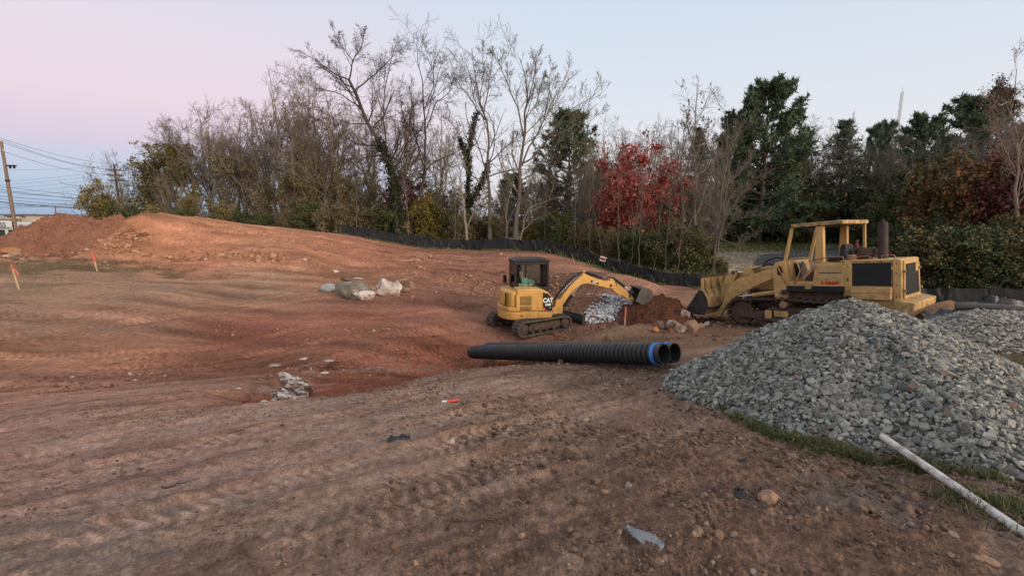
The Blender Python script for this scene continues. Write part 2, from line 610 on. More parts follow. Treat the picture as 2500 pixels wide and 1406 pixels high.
M['rust_tip'] = m_basic('faded pink stake tip', (.46, .22, .19), .7, .1, 4)


def m_glass(name, tint=(.8, .86, .86), refl=.10):
    m = bpy.data.materials.new(name)
    m.use_nodes = True
    t = m.node_tree
    t.nodes.clear()
    out = t.nodes.new('ShaderNodeOutputMaterial')
    mx = t.nodes.new('ShaderNodeMixShader')
    tr = t.nodes.new('ShaderNodeBsdfTransparent')
    tr.inputs[0].default_value = (*tint, 1)
    gl = t.nodes.new('ShaderNodeBsdfGlossy')
    gl.inputs['Roughness'].default_value = .04
    fr = t.nodes.new('ShaderNodeFresnel')
    fr.inputs[0].default_value = 1.5
    t.links.new(fr.outputs[0], mx.inputs[0])
    t.links.new(tr.outputs[0], mx.inputs[1])
    t.links.new(gl.outputs[0], mx.inputs[2])
    t.links.new(mx.outputs[0], out.inputs[0])
    return m


M['glass'] = m_glass('cab window glass')

# stones that vary one by one
GREY_STOPS = [(0, (.09, .089, .083)), (.3, (.18, .178, .163)), (.6, (.25, .246, .222)), (.88, (.345, .338, .30)), (.975, (.36, .335, .28)), (.982, (.19, .125, .10)), (1, (.20, .135, .11))]
PALE_STOPS = [(0, (.14, .128, .110)), (.4, (.27, .245, .212)), (.8, (.37, .34, .295)), (1, (.48, .45, .40))]
WHITE_STOPS = [(0, (.22, .22, .25)), (.4, (.42, .42, .46)), (.8, (.6, .6, .63)), (1, (.7, .7, .72))]


def m_stone(name, stops, island):
    m = NT(name, .92, 0, .2)
    src = m.n('ShaderNodeNewGeometry').outputs['Random Per Island'] if island else m.n('ShaderNodeObjectInfo').outputs['Random']
    c = ramp(m.t, src, stops, 'LINEAR')
    c = m.mix(1.0, c, ramp(m.t, m.noise(14, 6, .65), [(.3, (.78, .78, .78)), (.7, (1.16, 1.15, 1.13))], 'LINEAR'), 'MULTIPLY')
    m.col(c)
    m.bump(m.noise(45, 5, .7), .006)
    return m.m


for nm, st in (('grey', GREY_STOPS), ('pale', PALE_STOPS), ('white', WHITE_STOPS)):
    M['stone_' + nm] = m_stone(nm + ' crushed stone', st, False)
    M['stones_' + nm] = m_stone(nm + ' crushed stone heap', st, True)

# ------------------------------------------------------------------ the ground
SOIL = [  # photo px, py, sRGB of the soil seen there; red clay or brown topsoil
    (100, 1380, 128, 100, 90), (600, 1380, 112, 88, 76), (1200, 1380, 104, 80, 69), (1800, 1380, 104, 78, 65), (2300, 1380, 98, 74, 61), (2450, 1300, 92, 68, 55),
    (100, 1200, 138, 106, 96), (500, 1200, 132, 102, 92), (900, 1200, 118, 92, 80), (1300, 1200, 108, 83, 70), (1700, 1200, 108, 80, 66), (2100, 1220, 118, 90, 73), (2250, 1290, 110, 82, 67),
    (100, 1050, 138, 102, 90), (500, 1060, 132, 100, 88), (900, 1050, 122, 94, 82), (1300, 1000, 116, 91, 78), (1600, 1000, 112, 86, 73),
    (1400, 930, 120, 95, 82), (1100, 960, 124, 96, 83), (150, 950, 146, 98, 78), (450, 955, 138, 92, 74),
    (60, 880, 158, 105, 78), (300, 850, 150, 98, 72), (500, 900, 132, 78, 56), (700, 880, 132, 78, 58), (900, 920, 120, 68, 50), (1000, 860, 132, 82, 62),
    (600, 810, 134, 74, 56), (850, 800, 138, 80, 60), (1050, 780, 128, 78, 60), (300, 780, 148, 104, 82), (100, 780, 145, 106, 86), (1180, 830, 130, 86, 68),
    (450, 700, 148, 108, 84), (250, 700, 146, 110, 86), (60, 690, 140, 108, 84), (650, 700, 146, 108, 84), (850, 700, 148, 98, 72), (1100, 700, 134, 84, 66), (1180, 740, 120, 78, 62),
    (500, 620, 168, 104, 72), (700, 600, 174, 112, 80), (600, 570, 178, 116, 82), (850, 620, 166, 104, 76), (350, 590, 165, 105, 72), (980, 640, 158, 98, 72), (1150, 640, 142, 90, 70), (300, 545, 168, 104, 66), (450, 560, 176, 112, 78),
    (1300, 630, 146, 94, 74), (1400, 660, 150, 102, 80), (1550, 690, 156, 108, 84), (1650, 705, 140, 96, 76), (1450, 720, 96, 66, 54), (1400, 700, 92, 62, 52), (1500, 760, 90, 58, 46), (1450, 800, 108, 74, 58), (1530, 820, 108, 82, 64), (1600, 830, 124, 90, 72), (1750, 830, 128, 94, 74),
    (1800, 800, 116, 84, 66), (2350, 740, 150, 112, 76), (2000, 700, 110, 85, 65), (2300, 850, 105, 80, 62),
]
spx = np.array([hit(a, b)[:2] for a, b, *_ in SOIL])
s2l_np = lambda c: np.where(c / 255 <= .04045, c / 255 / 12.92, ((c / 255 + .055) / 1.055) ** 2.4)
SOIL_GAIN = 1.5
scol = s2l_np(np.array([c[2:] for c in SOIL], float)) * SOIL_GAIN
for i, c in enumerate(SOIL):
    if c[1] >= 940 and c[0] < 1500:
        scol[i] *= 1.62
    elif c[1] >= 990:
        scol[i] *= 1.44
    if c[1] < 641:
        scol[i] *= .84
    if 640 < c[1] < 960:
        scol[i] *= .96
    scol[i] = scol[i] * .74 + scol[i].mean() * .26 * np.array([1.06, 1.0, .90])
    scol[i] *= np.array([1.0, .985, .93])
swp = warp(spx[:, 0], spx[:, 1])


LIP = np.array([hit(*p)[:2] for p in ((430, 1000), (560, 990), (680, 978), (800, 962), (930, 940), (1060, 915), (1170, 898), (1270, 889))])


def lip_side(x, y):
    """distance beyond the lip of the hollow (negative on the near ramp), and how far along the lip one stands"""
    best, sgn, al = np.full(x.shape, 99.0), np.zeros(x.shape), np.zeros(x.shape)
    n = len(LIP) - 1
    for i in range(n):
        a, b = LIP[i], LIP[i + 1]
        d = b - a
        L2 = (d ** 2).sum()
        u = np.clip(((x - a[0]) * d[0] + (y - a[1]) * d[1]) / L2, 0, 1)
        ex, ey = x - a[0] - u * d[0], y - a[1] - u * d[1]
        dd = np.hypot(ex, ey)
        k = dd < best
        best = np.where(k, dd, best)
        sgn = np.where(k, np.sign(d[0] * ey - d[1] * ex), sgn)
        al = np.where(k, (i + u) / n, al)
    return best * sgn, al * (1 - al) * 4


def soil(x, y):
    p = warp(x + .5 * fbm(x * .5, y * .5, 3, 5), y + .8 * fbm(x * .5, y * .5, 3, 9))
    acc, ws = 0, 0
    for i in range(len(scol)):
        w = 1 / (((p - swp[i]) ** 2).sum(-1) + .12) ** 1.8
        acc = acc + w[..., None] * scol[i]
        ws = ws + w
    return acc / ws[..., None]


# wheel and crawler marks: list of photo polylines, half width, depth, tread period, paleness
TRACKS = [
    ([(-60, 1215), (300, 1130), (700, 1040), (1100, 960), (1400, 912)], .20, .018, .10, .12),
    ([(-60, 1130), (350, 1062), (800, 985), (1200, 918)], .20, .014, .09, .08),
    ([(-60, 1300), (300, 1215), (700, 1115), (1000, 1045), (1500, 945)], .22, .022, .105, .20),
    ([(-60, 1390), (350, 1275), (750, 1165), (1100, 1085), (1560, 985)], .20, .022, .10, .24),
    ([(150, 1420), (560, 1290), (900, 1215), (1150, 1150), (1330, 1105)], .24, .020, .11, .14),
    ([(-60, 1040), (350, 1010), (640, 990), (1000, 935), (1250, 900)], .16, .012, .11, .04),
    ([(700, 1335), (1000, 1245), (1300, 1165)], .18, .014, .10, .08),
    ([(-60, 905), (250, 905), (520, 880), (800, 835), (1050, 815), (1250, 775)], .28, .03, .17, .10),
    ([(-60, 868), (250, 870), (500, 850), (760, 800), (1000, 770), (1230, 745)], .28, .028, .17, .10),
    ([(-60, 830), (250, 800), (520, 765), (760, 730), (1000, 712)], .30, .025, .17, .12),
    ([(-60, 785), (300, 765), (600, 735), (800, 705)], .30, .02, .17, .06),
    ([(560, 955), (800, 900), (1000, 868), (1140, 850)], .25, .028, .16, .06),
    ([(820, 880), (1000, 845), (1250, 838), (1500, 845), (1750, 830)], .26, .025, .17, .05),
    ([(700, 590), (900, 610), (1100, 650), (1230, 690)], .4, .03, .2, .08),
    ([(620, 570), (850, 588), (1100, 625), (1250, 665)], .4, .03, .2, .08),
    ([(450, 560), (700, 580), (950, 640), (1150, 720)], .4, .03, .2, .05),
    ([(1250, 650), (1150, 690), (1090, 740), (1180, 770)], .3, .03, .17, -.04),
]


def track_marks(x, y):
    dz = np.zeros_like(x)
    pale = np.zeros_like(x)
    wob = .06 * fbm(x * 1.1, y * 1.1, 3, 77)
    brk = sstep(-.22, .12, fbm(x * .7, y * .7, 3, 41))
    for pts, hw, dep, per, pl in TRACKS:
        w = np.array([hit(a, b)[:2] for a, b in pts])
        t = np.linspace(0, len(w) - 1, 7 * (len(w) - 1) + 1)
        q = np.stack([np.interp(t, range(len(w)), w[:, k]) for k in (0, 1)], 1)
        for _ in range(3):
            q[1:-1] = (q[:-2] + q[1:-1] * 2 + q[2:]) / 4
        lo, hi = q.min(0) - .7, q.max(0) + .7
        m = np.where((x > lo[0]) & (x < hi[0]) & (y > lo[1]) & (y < hi[1]))[0]
        if not len(m):
            continue
        X, Yv = x[m], y[m]
        best = np.full(len(m), 9.0)
        bs = np.zeros(len(m))
        sg = np.zeros(len(m))
        s0 = 0.0
        for a, b in zip(q[:-1], q[1:]):
            d = b - a
            L = math.hypot(*d) + 1e-9
            u = np.clip(((X - a[0]) * d[0] + (Yv - a[1]) * d[1]) / L / L, 0, 1)
            ex, ey = X - a[0] - u * d[0], Yv - a[1] - u * d[1]
            dd = np.hypot(ex, ey)
            k = dd < best
            best[k] = dd[k]
            bs[k] = s0 + u[k] * L
            sg[k] = ((ex * d[1] - ey * d[0]) / L)[k]
            s0 += L
        rr = (best + wob[m]) / hw
        inside = 1 - sstep(.75, 1.05, rr)
        berm = np.exp(-((rr - 1.2) / .22) ** 2)
        tread = np.tanh(2.2 * np.sin(2 * PI * (bs + .35 * np.abs(sg)) / per))
        b = brk[m]
        dz[m] += (-dep * inside + dep * .9 * berm + inside * tread * dep * .20) * (.35 + .65 * b) * 1.4
        pale[m] += (pl * inside * (.7 + .3 * tread) + .06 * inside * tread - .07 * berm) * (.25 + .75 * b)  # tread relief also shaded into the soil colour, beside the compacted paleness
    return dz, pale


def rough_amp(x, y):
    """how cloddy the soil is"""
    r = np.hypot(x, y)
    near = sstep(-1.6, .6, x) * (1 - sstep(5.2, 7.5, y)) * 0.9
    emb = sstep(20, 23, y) * (1 - sstep(29, 33, y)) * (1 - sstep(-3, 2, x)) * 1.2
    sp = .9 * np.exp(-(((x - 4.2) / 3.2) ** 2 + ((y - 18.5) / 3.6) ** 2))
    tr = .7 * np.exp(-(((x - 3.6) / 1.8) ** 2 + ((y - 14) / 2.2) ** 2))
    return np.clip(.22 + near + emb + sp + tr, 0, 1.6)


_d = hit(1500, 930)[:2] - hit(0, 1290)[:2]
SDX, SDY = _d / np.hypot(*_d)        # the way the machines drive over the near ground


def detail(x, y):
    r = np.hypot(x, y)
    ra = rough_amp(x, y)
    z = .10 * fbm(x * .45, y * .45, 3, 3) * sstep(1.5, 8, r)
    z = z + .032 * fbm(x * 2.1, y * 2.1, 4, 11) * (.35 + ra)
    emb = sstep(20, 23, y) * (1 - sstep(30, 33.5, y)) * (1 - sstep(-4, 1, x))
    z = z + emb * (.16 * (.25 - np.abs(fbm(x * .9 + 3, y * .5, 4, 91))) + .05 * fbm(x * 3.1, y * 3.1, 3, 92))
    big = np.clip(fbm(x * 2.6, y * 2.6, 3, 90) + .05, 0, 1)
    z = z + .16 * big * np.clip(ra - .75, 0, 1) * sstep(12, 16, r)
    ls, la = lip_side(x, y)
    ls = ls + .22 * fbm(x * 1.4, y * 1.4, 3, 66)
    z = z - .19 * sstep(-.05, .55, ls) * (1 - sstep(1.2, 3.2, ls)) * np.clip(la * 1.6, 0, 1)
    c = np.abs(fbm(x * 7, y * 7, 3, 23))
    z = z + .026 * (c - .1) * (ra + .05)
    us, vs = x * SDX + y * SDY, -x * SDY + y * SDX
    z = z + .016 * fbm(us * 1.0, vs * 8.0, 4, 37) * (1 - sstep(10, 16, r))
    z = z + (.020 * fbm(x * 19, y * 19, 3, 31) + .010 * np.abs(fbm(x * 33, y * 33, 2, 33))) * (ra + .25) * (1 - sstep(16, 26, r))
    return z * (1 - sstep(50, 70, r))


print('terrain')
A = np.concatenate([np.linspace(-180, -64, 40, endpoint=False), np.linspace(-64, 64, 840), np.linspace(64, 180, 41)[1:-1]])
rad = np.concatenate([[.25, .5, .8], np.geomspace(1.05, 60, 640), np.geomspace(60, 900, 30)[1:]])
aa, rr = np.meshgrid(R(1) * A, rad)
gx, gy = rr * np.sin(aa), rr * np.cos(aa)
shape = gx.shape
fx, fy = gx.ravel(), gy.ravel()
gz = h0(fx, fy)
dz, pale = track_marks(fx, fy)
gz += dz + detail(fx, fy)


def ground_z(x, y):
    x, y = np.atleast_1d(np.asarray(x, float)), np.atleast_1d(np.asarray(y, float))
    return h0(x, y) + detail(x, y)


nr, na = shape
idx = np.arange(nr * na).reshape(nr, na)
nx = np.roll(idx, -1, 1)
quads = np.stack([idx[:-1], idx[1:], nx[1:], nx[:-1]], -1).reshape(-1, 4)
V = np.stack([fx, fy, gz], 1)
V = np.vstack([V, [[0, 0, hz1(0, 0)]]])
fan = np.stack([np.full(na, nr * na), idx[0], nx[0]], -1)
me = np_mesh('ground', V, [quads[:, ::-1].copy(), fan[:, ::-1].copy()])
soil_c = soil(fx, fy)
ls, la = lip_side(fx, fy)
ls = ls + .25 * fbm(fx * 1.4, fy * 1.4, 4, 66)
kk = (sstep(-.05, .12, ls) * (1 - sstep(1.2, 3.6, ls)) * sstep(0, .45, la) * .8)[:, None]
soil_c = soil_c * (1 - kk) + s2l_np(np.array([120., 70, 52])) * 1.75 * kk
# dry grass and straw zones are materials of the ground too
gp = lambda a, b: hit(a, b)[:2]


def blob(cx, cy, rx, ry):
    return np.exp(-(((fx - cx) / rx) ** 2 + ((fy - cy) / ry) ** 2))


gn = fbm(fx * 1.3, fy * 1.3, 4, 61)
q1 = gp(110, 650)
grassy = sstep(.22, .7, blob(q1[0], q1[1], 6.5, 2.3) * (1 + 1.6 * gn)) * .6
soil_c = soil_c * (1 - grassy[:, None]) + np.array([.105, .085, .05]) * grassy[:, None]
sl = np.array([[13.5, 28.5], [17.8, 32.2], [22.4, 36], [29, 40.5], [40, 46]])
dmin = np.full(fx.shape, 99.0)
for p, q in zip(sl[:-1], sl[1:]):
    d = q - p
    u = np.clip(((fx - p[0]) * d[0] + (fy - p[1]) * d[1]) / (d ** 2).sum(), 0, 1)
    dmin = np.minimum(dmin, np.hypot(fx - p[0] - u * d[0], fy - p[1] - u * d[1]))
straw = 1 - sstep(4.0, 5.2, dmin + 1.2 * gn)
soil_c = soil_c * (1 - straw[:, None]) + np.array([.56, .48, .37]) * straw[:, None]
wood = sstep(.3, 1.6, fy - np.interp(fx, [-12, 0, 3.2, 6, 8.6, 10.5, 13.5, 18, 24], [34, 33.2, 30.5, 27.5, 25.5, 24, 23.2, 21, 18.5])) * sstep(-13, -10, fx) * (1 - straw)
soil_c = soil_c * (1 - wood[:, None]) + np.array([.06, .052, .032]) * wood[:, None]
farm = sstep(38, 46, np.hypot(fx, fy))[:, None] * (1 - straw[:, None])
soil_c = soil_c * (1 - farm) + np.array([.11, .115, .06]) * farm
us, vs = fx * SDX + fy * SDY, -fx * SDY + fy * SDX
streak = fbm(us * .55, vs * 4.2, 5, 121) + .5 * fbm(us * 1.6, vs * 11, 3, 122)
streak = streak * (1 - sstep(9, 14, np.hypot(fx, fy))) * (1 - .55 * sstep(-.5, 1.2, fx))
hz_ = fbm(fx * .35, fy * 1.6, 5, 131) * sstep(7, 11, np.hypot(fx, fy))
soil_c = soil_c * (1 + pale[:, None] * 2.4 + .62 * streak[:, None] + .62 * hz_[:, None])
dusty = np.clip(streak * 2.4 - .30, 0, .65)[:, None]
soil_c = soil_c * (1 - dusty) + np.array([.34, .25, .205]) * dusty
# sparse whitish compacted patches on the left
for a, b, rx, ry in ((400, 705, .9, .35), (300, 740, .8, .25), (420, 712, .5, .2), (255, 808, .35, .14), (2100, 1210, .45, .35), (450, 1235, .8, .16), (150, 1350, .7, .14), (120, 1290, .6, .10)):
    q = gp(a, b)
    k = np.clip(blob(q[0], q[1], rx, ry) * (1.1 + 2.2 * fbm(fx * 3, fy * 6, 3, 88)) - .2, 0, .7)[:, None]
    soil_c = soil_c * (1 - k) + np.array([.30, .235, .195]) * k
ca = me.color_attributes.new('soil', 'FLOAT_COLOR', 'POINT')
rgba = np.ones((len(V), 4), np.float32)
rgba[:-1, :3] = np.clip(soil_c, 0, 1)
rgba[-1, :3] = rgba[0, :3]
ca.data.foreach_set('color', rgba.ravel())


def m_soil(name, flat=None, gritty=1.0):
    m = NT(name, .97, 0, .12)
    co = m.coord()
    if flat is None:
        at = m.n('ShaderNodeAttribute', attribute_name='soil')
        base = at.outputs['Color']
    else:
        base = flat
    n1 = m.noise(1.1, 6, .6, co)
    n2 = m.noise(8, 9, .80, co)
    n3 = m.noise(55, 5, .7, co)
    g1 = ramp(m.t, n1, [(.25, (.84, .83, .82)), (.75, (1.15, 1.15, 1.16))], 'LINEAR')
    g2 = ramp(m.t, n2, [(.33, (.50, .48, .47)), (.5, (1, 1, 1)), (.67, (1.42, 1.42, 1.42))], 'LINEAR')  # shaded gaps and light tops of the grit put into the colour
    g3 = ramp(m.t, n3, [(.30, (.52, .50, .49)), (.52, (1.0, 1.0, 1.0)), (.72, (1.45, 1.45, 1.46))], 'LINEAR')
    c = m.mix(1.0, m.mix(1.0, m.mix(1.0, base, g1, 'MULTIPLY'), g2, 'MULTIPLY'), g3, 'MULTIPLY')
    vo = m.n('ShaderNodeTexVoronoi')
    vo.inputs['Scale'].default_value = 13
    m.l(co, vo.inputs['Vector'])
    pick = m.n('ShaderNodeSeparateColor')
    m.l(vo.outputs['Color'], pick.inputs[0])
    spot = m.math('MULTIPLY', m.rng(vo.outputs['Distance'], .30, .18), m.rng(pick.outputs[0], .93, .95))
    c = m.mix(m.math('MULTIPLY', spot, .6), c, (.36, .29, .24))
    m.col(c)
    b1 = m.bump(n2, .075 * gritty, 1.0)
    b2 = m.bump(n3, .018 * gritty, 1.0, b1)
    m.bump(m.noise(160, 3, .7, co), .004 * gritty, .8, b2)
    return m.m


M['soil'] = m_soil('bare trodden soil')
M['red_soil'] = m_soil('red brown loose soil', (.145, .062, .037))
M['mound_soil'] = m_soil('dark red clay', (.27, .128, .085))
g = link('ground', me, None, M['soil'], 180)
tag(g, kind='structure')


def mound_obj(name, cx, cy, prof, mat, seed, label, cat, res=(70, 130), amp=.06, ang=0):
    """a heap: prof = list of (half length, half width, height) and its own rough surface, sunk into the ground"""
    ts = np.linspace(0, 1, res[0]) ** .8
    an = np.linspace(0, 2 * PI, res[1], endpoint=False)
    t, a = np.meshgrid(ts, an, indexing='ij')
    L, Wd, H = prof
    c, s = math.cos(R(ang)), math.sin(R(ang))
    wob = 1 + .22 * vnoise(np.cos(a) * 1.4 + seed, np.sin(a) * 1.4, seed) + .12 * vnoise(np.cos(a) * 4 + seed, np.sin(a) * 4, seed + 1)
    u, v = t * np.cos(a) * L * wob, t * np.sin(a) * Wd * wob
    x, y = cx + u * c - v * s, cy + u * s + v * c
    hh = H * (1 - t ** 1.25) * (1 - .12 * (1 - t) ** 2)
    base = h0(x.ravel(), y.ravel()).reshape(x.shape)
    n = amp * 2.4 * fbm(x * 1.7, y * 1.7, 4, seed) + amp * 1.2 * np.abs(fbm(x * 5, y * 5, 3, seed + 4)) + amp * .5 * fbm(x * 14, y * 14, 3, seed + 8)
    z = base + hh + n * np.clip(hh * 3, .15, 1) - .12 * sstep(.9, 1, t)
    Vm = np.stack([x, y, z], -1).reshape(-1, 3)
    i = np.arange(Vm.shape[0]).reshape(res)
    j = np.roll(i, -1, 1)
    q = np.stack([i[:-1], i[1:], j[1:], j[:-1]], -1).reshape(-1, 4)
    mm = np_mesh(name, Vm, q)
    o = link(name, mm, None, mat, 180)
    tag(o, label, cat)
    return o


# ------------------------------------------------------------------ rocks and stones
def ico(sub):
    t = (1 + 5 ** .5) / 2
    v = [(-1, t, 0), (1, t, 0), (-1, -t, 0), (1, -t, 0), (0, -1, t), (0, 1, t), (0, -1, -t), (0, 1, -t), (t, 0, -1), (t, 0, 1), (-t, 0, -1), (-t, 0, 1)]
    f = [(0, 11, 5), (0, 5, 1), (0, 1, 7), (0, 7, 10), (0, 10, 11), (1, 5, 9), (5, 11, 4), (11, 10, 2), (10, 7, 6), (7, 1, 8), (3, 9, 4), (3, 4, 2), (3, 2, 6), (3, 6, 8), (3, 8, 9),
         (4, 9, 5), (2, 4, 11), (6, 2, 10), (8, 6, 7), (9, 8, 1)]
    v = [np.array(p, float) / np.linalg.norm(p) for p in v]
    for _ in range(sub):
        mid, nf = {}, []

        def mp(a, b):
            k = (min(a, b), max(a, b))
            if k not in mid:
                p = v[a] + v[b]
                v.append(p / np.linalg.norm(p))
                mid[k] = len(v) - 1
            return mid[k]
        for a, b, c in f:
            ab, bc, ca_ = mp(a, b), mp(b, c), mp(c, a)
            nf += [(a, ab, ca_), (b, bc, ab), (c, ca_, bc), (ab, bc, ca_)]
        f = nf
    return np.array(v), np.array(f)


ICO = [ico(0), ico(1), ico(2), ico(3)]


def rock_verts(seed, dims, sub=2, cuts=7, noise=.10, flat_bottom=True):
    rg = np.random.default_rng(seed)
    V, Fc = ICO[sub]
    V = V.copy()
    for _ in range(cuts):
        n = rg.normal(size=3)
        n /= np.linalg.norm(n)
        d = rg.uniform(.45, .82)
        k = V @ n - d
        V = V - np.where(k > 0, k, 0)[:, None] * n
    nn = vnoise(V[:, 0] * 2.3 + seed * 3.1, V[:, 1] * 2.3 + V[:, 2] * 1.7, seed) + .5 * vnoise(V[:, 0] * 5.3 + V[:, 2] * 3, V[:, 1] * 5.3 + seed, seed + 3)
    V = V * (1 + noise * 2 * nn)[:, None]
    V = V / np.abs(V).max(0)
    return V * np.array(dims) / 2, Fc


def rock(name, px, py, wpx, hpx, mat, seed, label, cat='boulder', group=None, depth=.8, rot=0, tilt=0, sink=.15, sub=3, Y=None, cuts=8, lift=0, noise=.10):
    """a rock standing on the ground below photo pixel (px, py = middle of its foot), wpx by hpx pixels large"""
    p = hit(px, py) if Y is None else np.append(G(px, py, Y)[:2], hz1(*G(px, py, Y)[:2]))
    dist = p[1] / CP
    w, h = wpx * dist / F_PX, hpx * dist / F_PX * 1.08
    Vr, Fr = rock_verts(seed, (w, w * depth, h), sub, cuts, noise)
    c, s = math.cos(R(tilt)), math.sin(R(tilt))
    Vr = Vr @ np.array([[c, 0, s], [0, 1, 0], [-s, 0, c]])
    lo = Vr[:, 2].min()
    Vr[:, 2] -= lo + sink * h
    me_ = np_mesh(name, Vr, Fr)
    o = link(name, me_, None, mat, 16)
    o.location = (p[0], p[1] + w * depth * .3, ground_z(p[0], p[1] + w * depth * .3)[0] + lift)
    o.rotation_euler = (0, 0, R(rot))
    tag(o, label, cat, group)
    return o


def slab_verts(rg, asp, flat):
    """an angular broken stone: an uneven many sided slab with chamfered faces"""
    n = 6
    a = (np.arange(n) + rg.uniform(-.32, .32, n)) * 2 * PI / n
    r = rg.uniform(.72, 1.05, n)
    r2 = r * rg.uniform(.55, .95, n)
    r3 = r * rg.uniform(.55, .95, n)
    zt = flat * (.5 + rg.uniform(-.18, .12, n) + .25 * np.cos(a + rg.uniform(0, 6)) * rg.uniform(0, 1))
    zb = -flat * (.5 + rg.uniform(-.18, .12, n))
    V = np.concatenate([np.stack([r2 * np.cos(a) * .5, r2 * np.sin(a) * .5 * asp, zt * .5], 1), np.stack([r * np.cos(a) * .5, r * np.sin(a) * .5 * asp, (zt + zb) * .25 + rg.uniform(-.1, .1, n) * flat], 1), np.stack([r3 * np.cos(a) * .5, r3 * np.sin(a) * .5 * asp, zb * .5], 1)])
    return V


def _slab_faces():
    n, F = 6, []
    for k in range(1, n - 1):
        F.append((0, k, k + 1))
        F.append((2 * n, 2 * n + k + 1, 2 * n + k))
    for k in range(n):
        j = (k + 1) % n
        for o in (0, n):
            F += [(o + k, o + n + k, o + n + j), (o + k, o + n + j, o + j)]
    return np.array(F)


SLAB_F = _slab_faces()


def scatter_mesh(name, P, size, seed, mat, parent=None, sub=0, flat=(.35, .7), normals=None, nvar=10, aspect=(.55, .95), kind='stuff', tiltsd=.5, label=None, cat=None, slab=False):
    """many loose stones in one mesh (nobody could count them)"""
    rg = np.random.default_rng(seed)
    n = len(P)
    bases = []
    for k in range(nvar):
        if slab:
            Vb = slab_verts(np.random.default_rng(seed * 31 + k), 1.0, 1.0)
        else:
            Vb, Fb = rock_verts(seed * 31 + k, (1, 1, 1), sub, 4, .12)
        bases.append(Vb)
    Fb = SLAB_F if slab else ICO[sub][1]
    B = np.stack(bases)[rg.integers(0, nvar, n)]
    size = np.broadcast_to(size, (n,))
    S = np.stack([size, size * rg.uniform(*aspect, n), size * rg.uniform(*flat, n)], 1)
    B = B * S[:, None]
    Rm = rand_rot(rg, n, normals, tiltsd)
    Vv = np.einsum('nij,nkj->nki', Rm, B) + P[:, None]
    Fv = (Fb[None] + (np.arange(n) * B.shape[1])[:, None, None]).reshape(-1, 3)
    m = np_mesh(name, Vv.reshape(-1, 3), Fv)
    o = link(name, m, parent, mat)
    tag(o, label, cat, kind=kind)
    return o


def rand_rot(rg, n, normals=None, sd=.5):
    z = np.tile([0, 0, 1.0], (n, 1)) if normals is None else np.asarray(normals, float).copy()
    z = z + rg.normal(size=(n, 3)) * sd
    z /= np.linalg.norm(z, axis=1)[:, None]
    r = rg.normal(size=(n, 3))
    x = np.cross(r, z)
    x /= np.linalg.norm(x, axis=1)[:, None]
    y = np.cross(z, x)
    return np.stack([x, y, z], -1)


# ------------------------------------------------------------------ text
def text_mesh(txt, size, bold=.0, shear=0, xs=1.0):
    cu = bpy.data.curves.new('lettering', 'FONT')
    cu.body, cu.size, cu.offset, cu.shear = txt, size, bold, shear
    cu.extrude = .002
    cu.align_x, cu.align_y = 'CENTER', 'CENTER'
    o = bpy.data.objects.new('lettering', cu)
    COL.objects.link(o)
    bpy.context.view_layer.update()
    me_ = bpy.data.meshes.new_from_object(o.evaluated_get(bpy.context.evaluated_depsgraph_get()))
    bpy.data.objects.remove(o)
    if xs != 1:
        for v in me_.vertices:
            v.co.x *= xs
    return me_


def put_text(txt, size, mat, parent, loc, xdir, updir, bold=0, xs=1.0, name='lettering', shear=0):
    me_ = text_mesh(txt, size, bold, shear, xs)
    x, u = Vector(xdir).normalized(), Vector(updir).normalized()
    z = x.cross(u).normalized()
    u = z.cross(x)
    T = Matrix((x, u, z)).transposed().to_4x4()
    T.translation = Vector(loc)
    me_.transform(T)
    return link(name, me_, parent, mat)


def frame_mat(o, heading, pitch=0, roll=0):
    a, p, r = R(heading), R(pitch), R(roll)
    h, l, u = Vector((math.cos(a), math.sin(a), 0)), Vector((-math.sin(a), math.cos(a), 0)), Vector((0, 0, 1))
    h2, u2 = h * math.cos(p) - u * math.sin(p), u * math.cos(p) + h * math.sin(p)
    l3, u3 = l * math.cos(r) + u2 * math.sin(r), u2 * math.cos(r) - l * math.sin(r)
    m = Matrix((h2, l3, u3)).transposed().to_4x4()
    m.translation = Vector(o)
    return m


def arc(cx, cz, r, a0, a1, n):
    return [(cx + r * math.cos(R(a0 + (a1 - a0) * i / n)), cz + r * math.sin(R(a0 + (a1 - a0) * i / n))) for i in range(n + 1)]


def path_sample(path, n):
    """n points with tangent angle, evenly along a closed (x,z) path"""
    P = np.array(path + path[:1], float)
    d = np.hypot(*(P[1:] - P[:-1]).T)
    s = np.concatenate([[0], np.cumsum(d)])
    out = []
    for k in range(n):
        t = s[-1] * k / n
        i = min(np.searchsorted(s, t, 'right') - 1, len(d) - 1)
        f = (t - s[i]) / d[i]
        p = P[i] * (1 - f) + P[i + 1] * f
        e = P[i + 1] - P[i]
        out.append((p[0], p[1], math.atan2(e[1], e[0])))
    return out


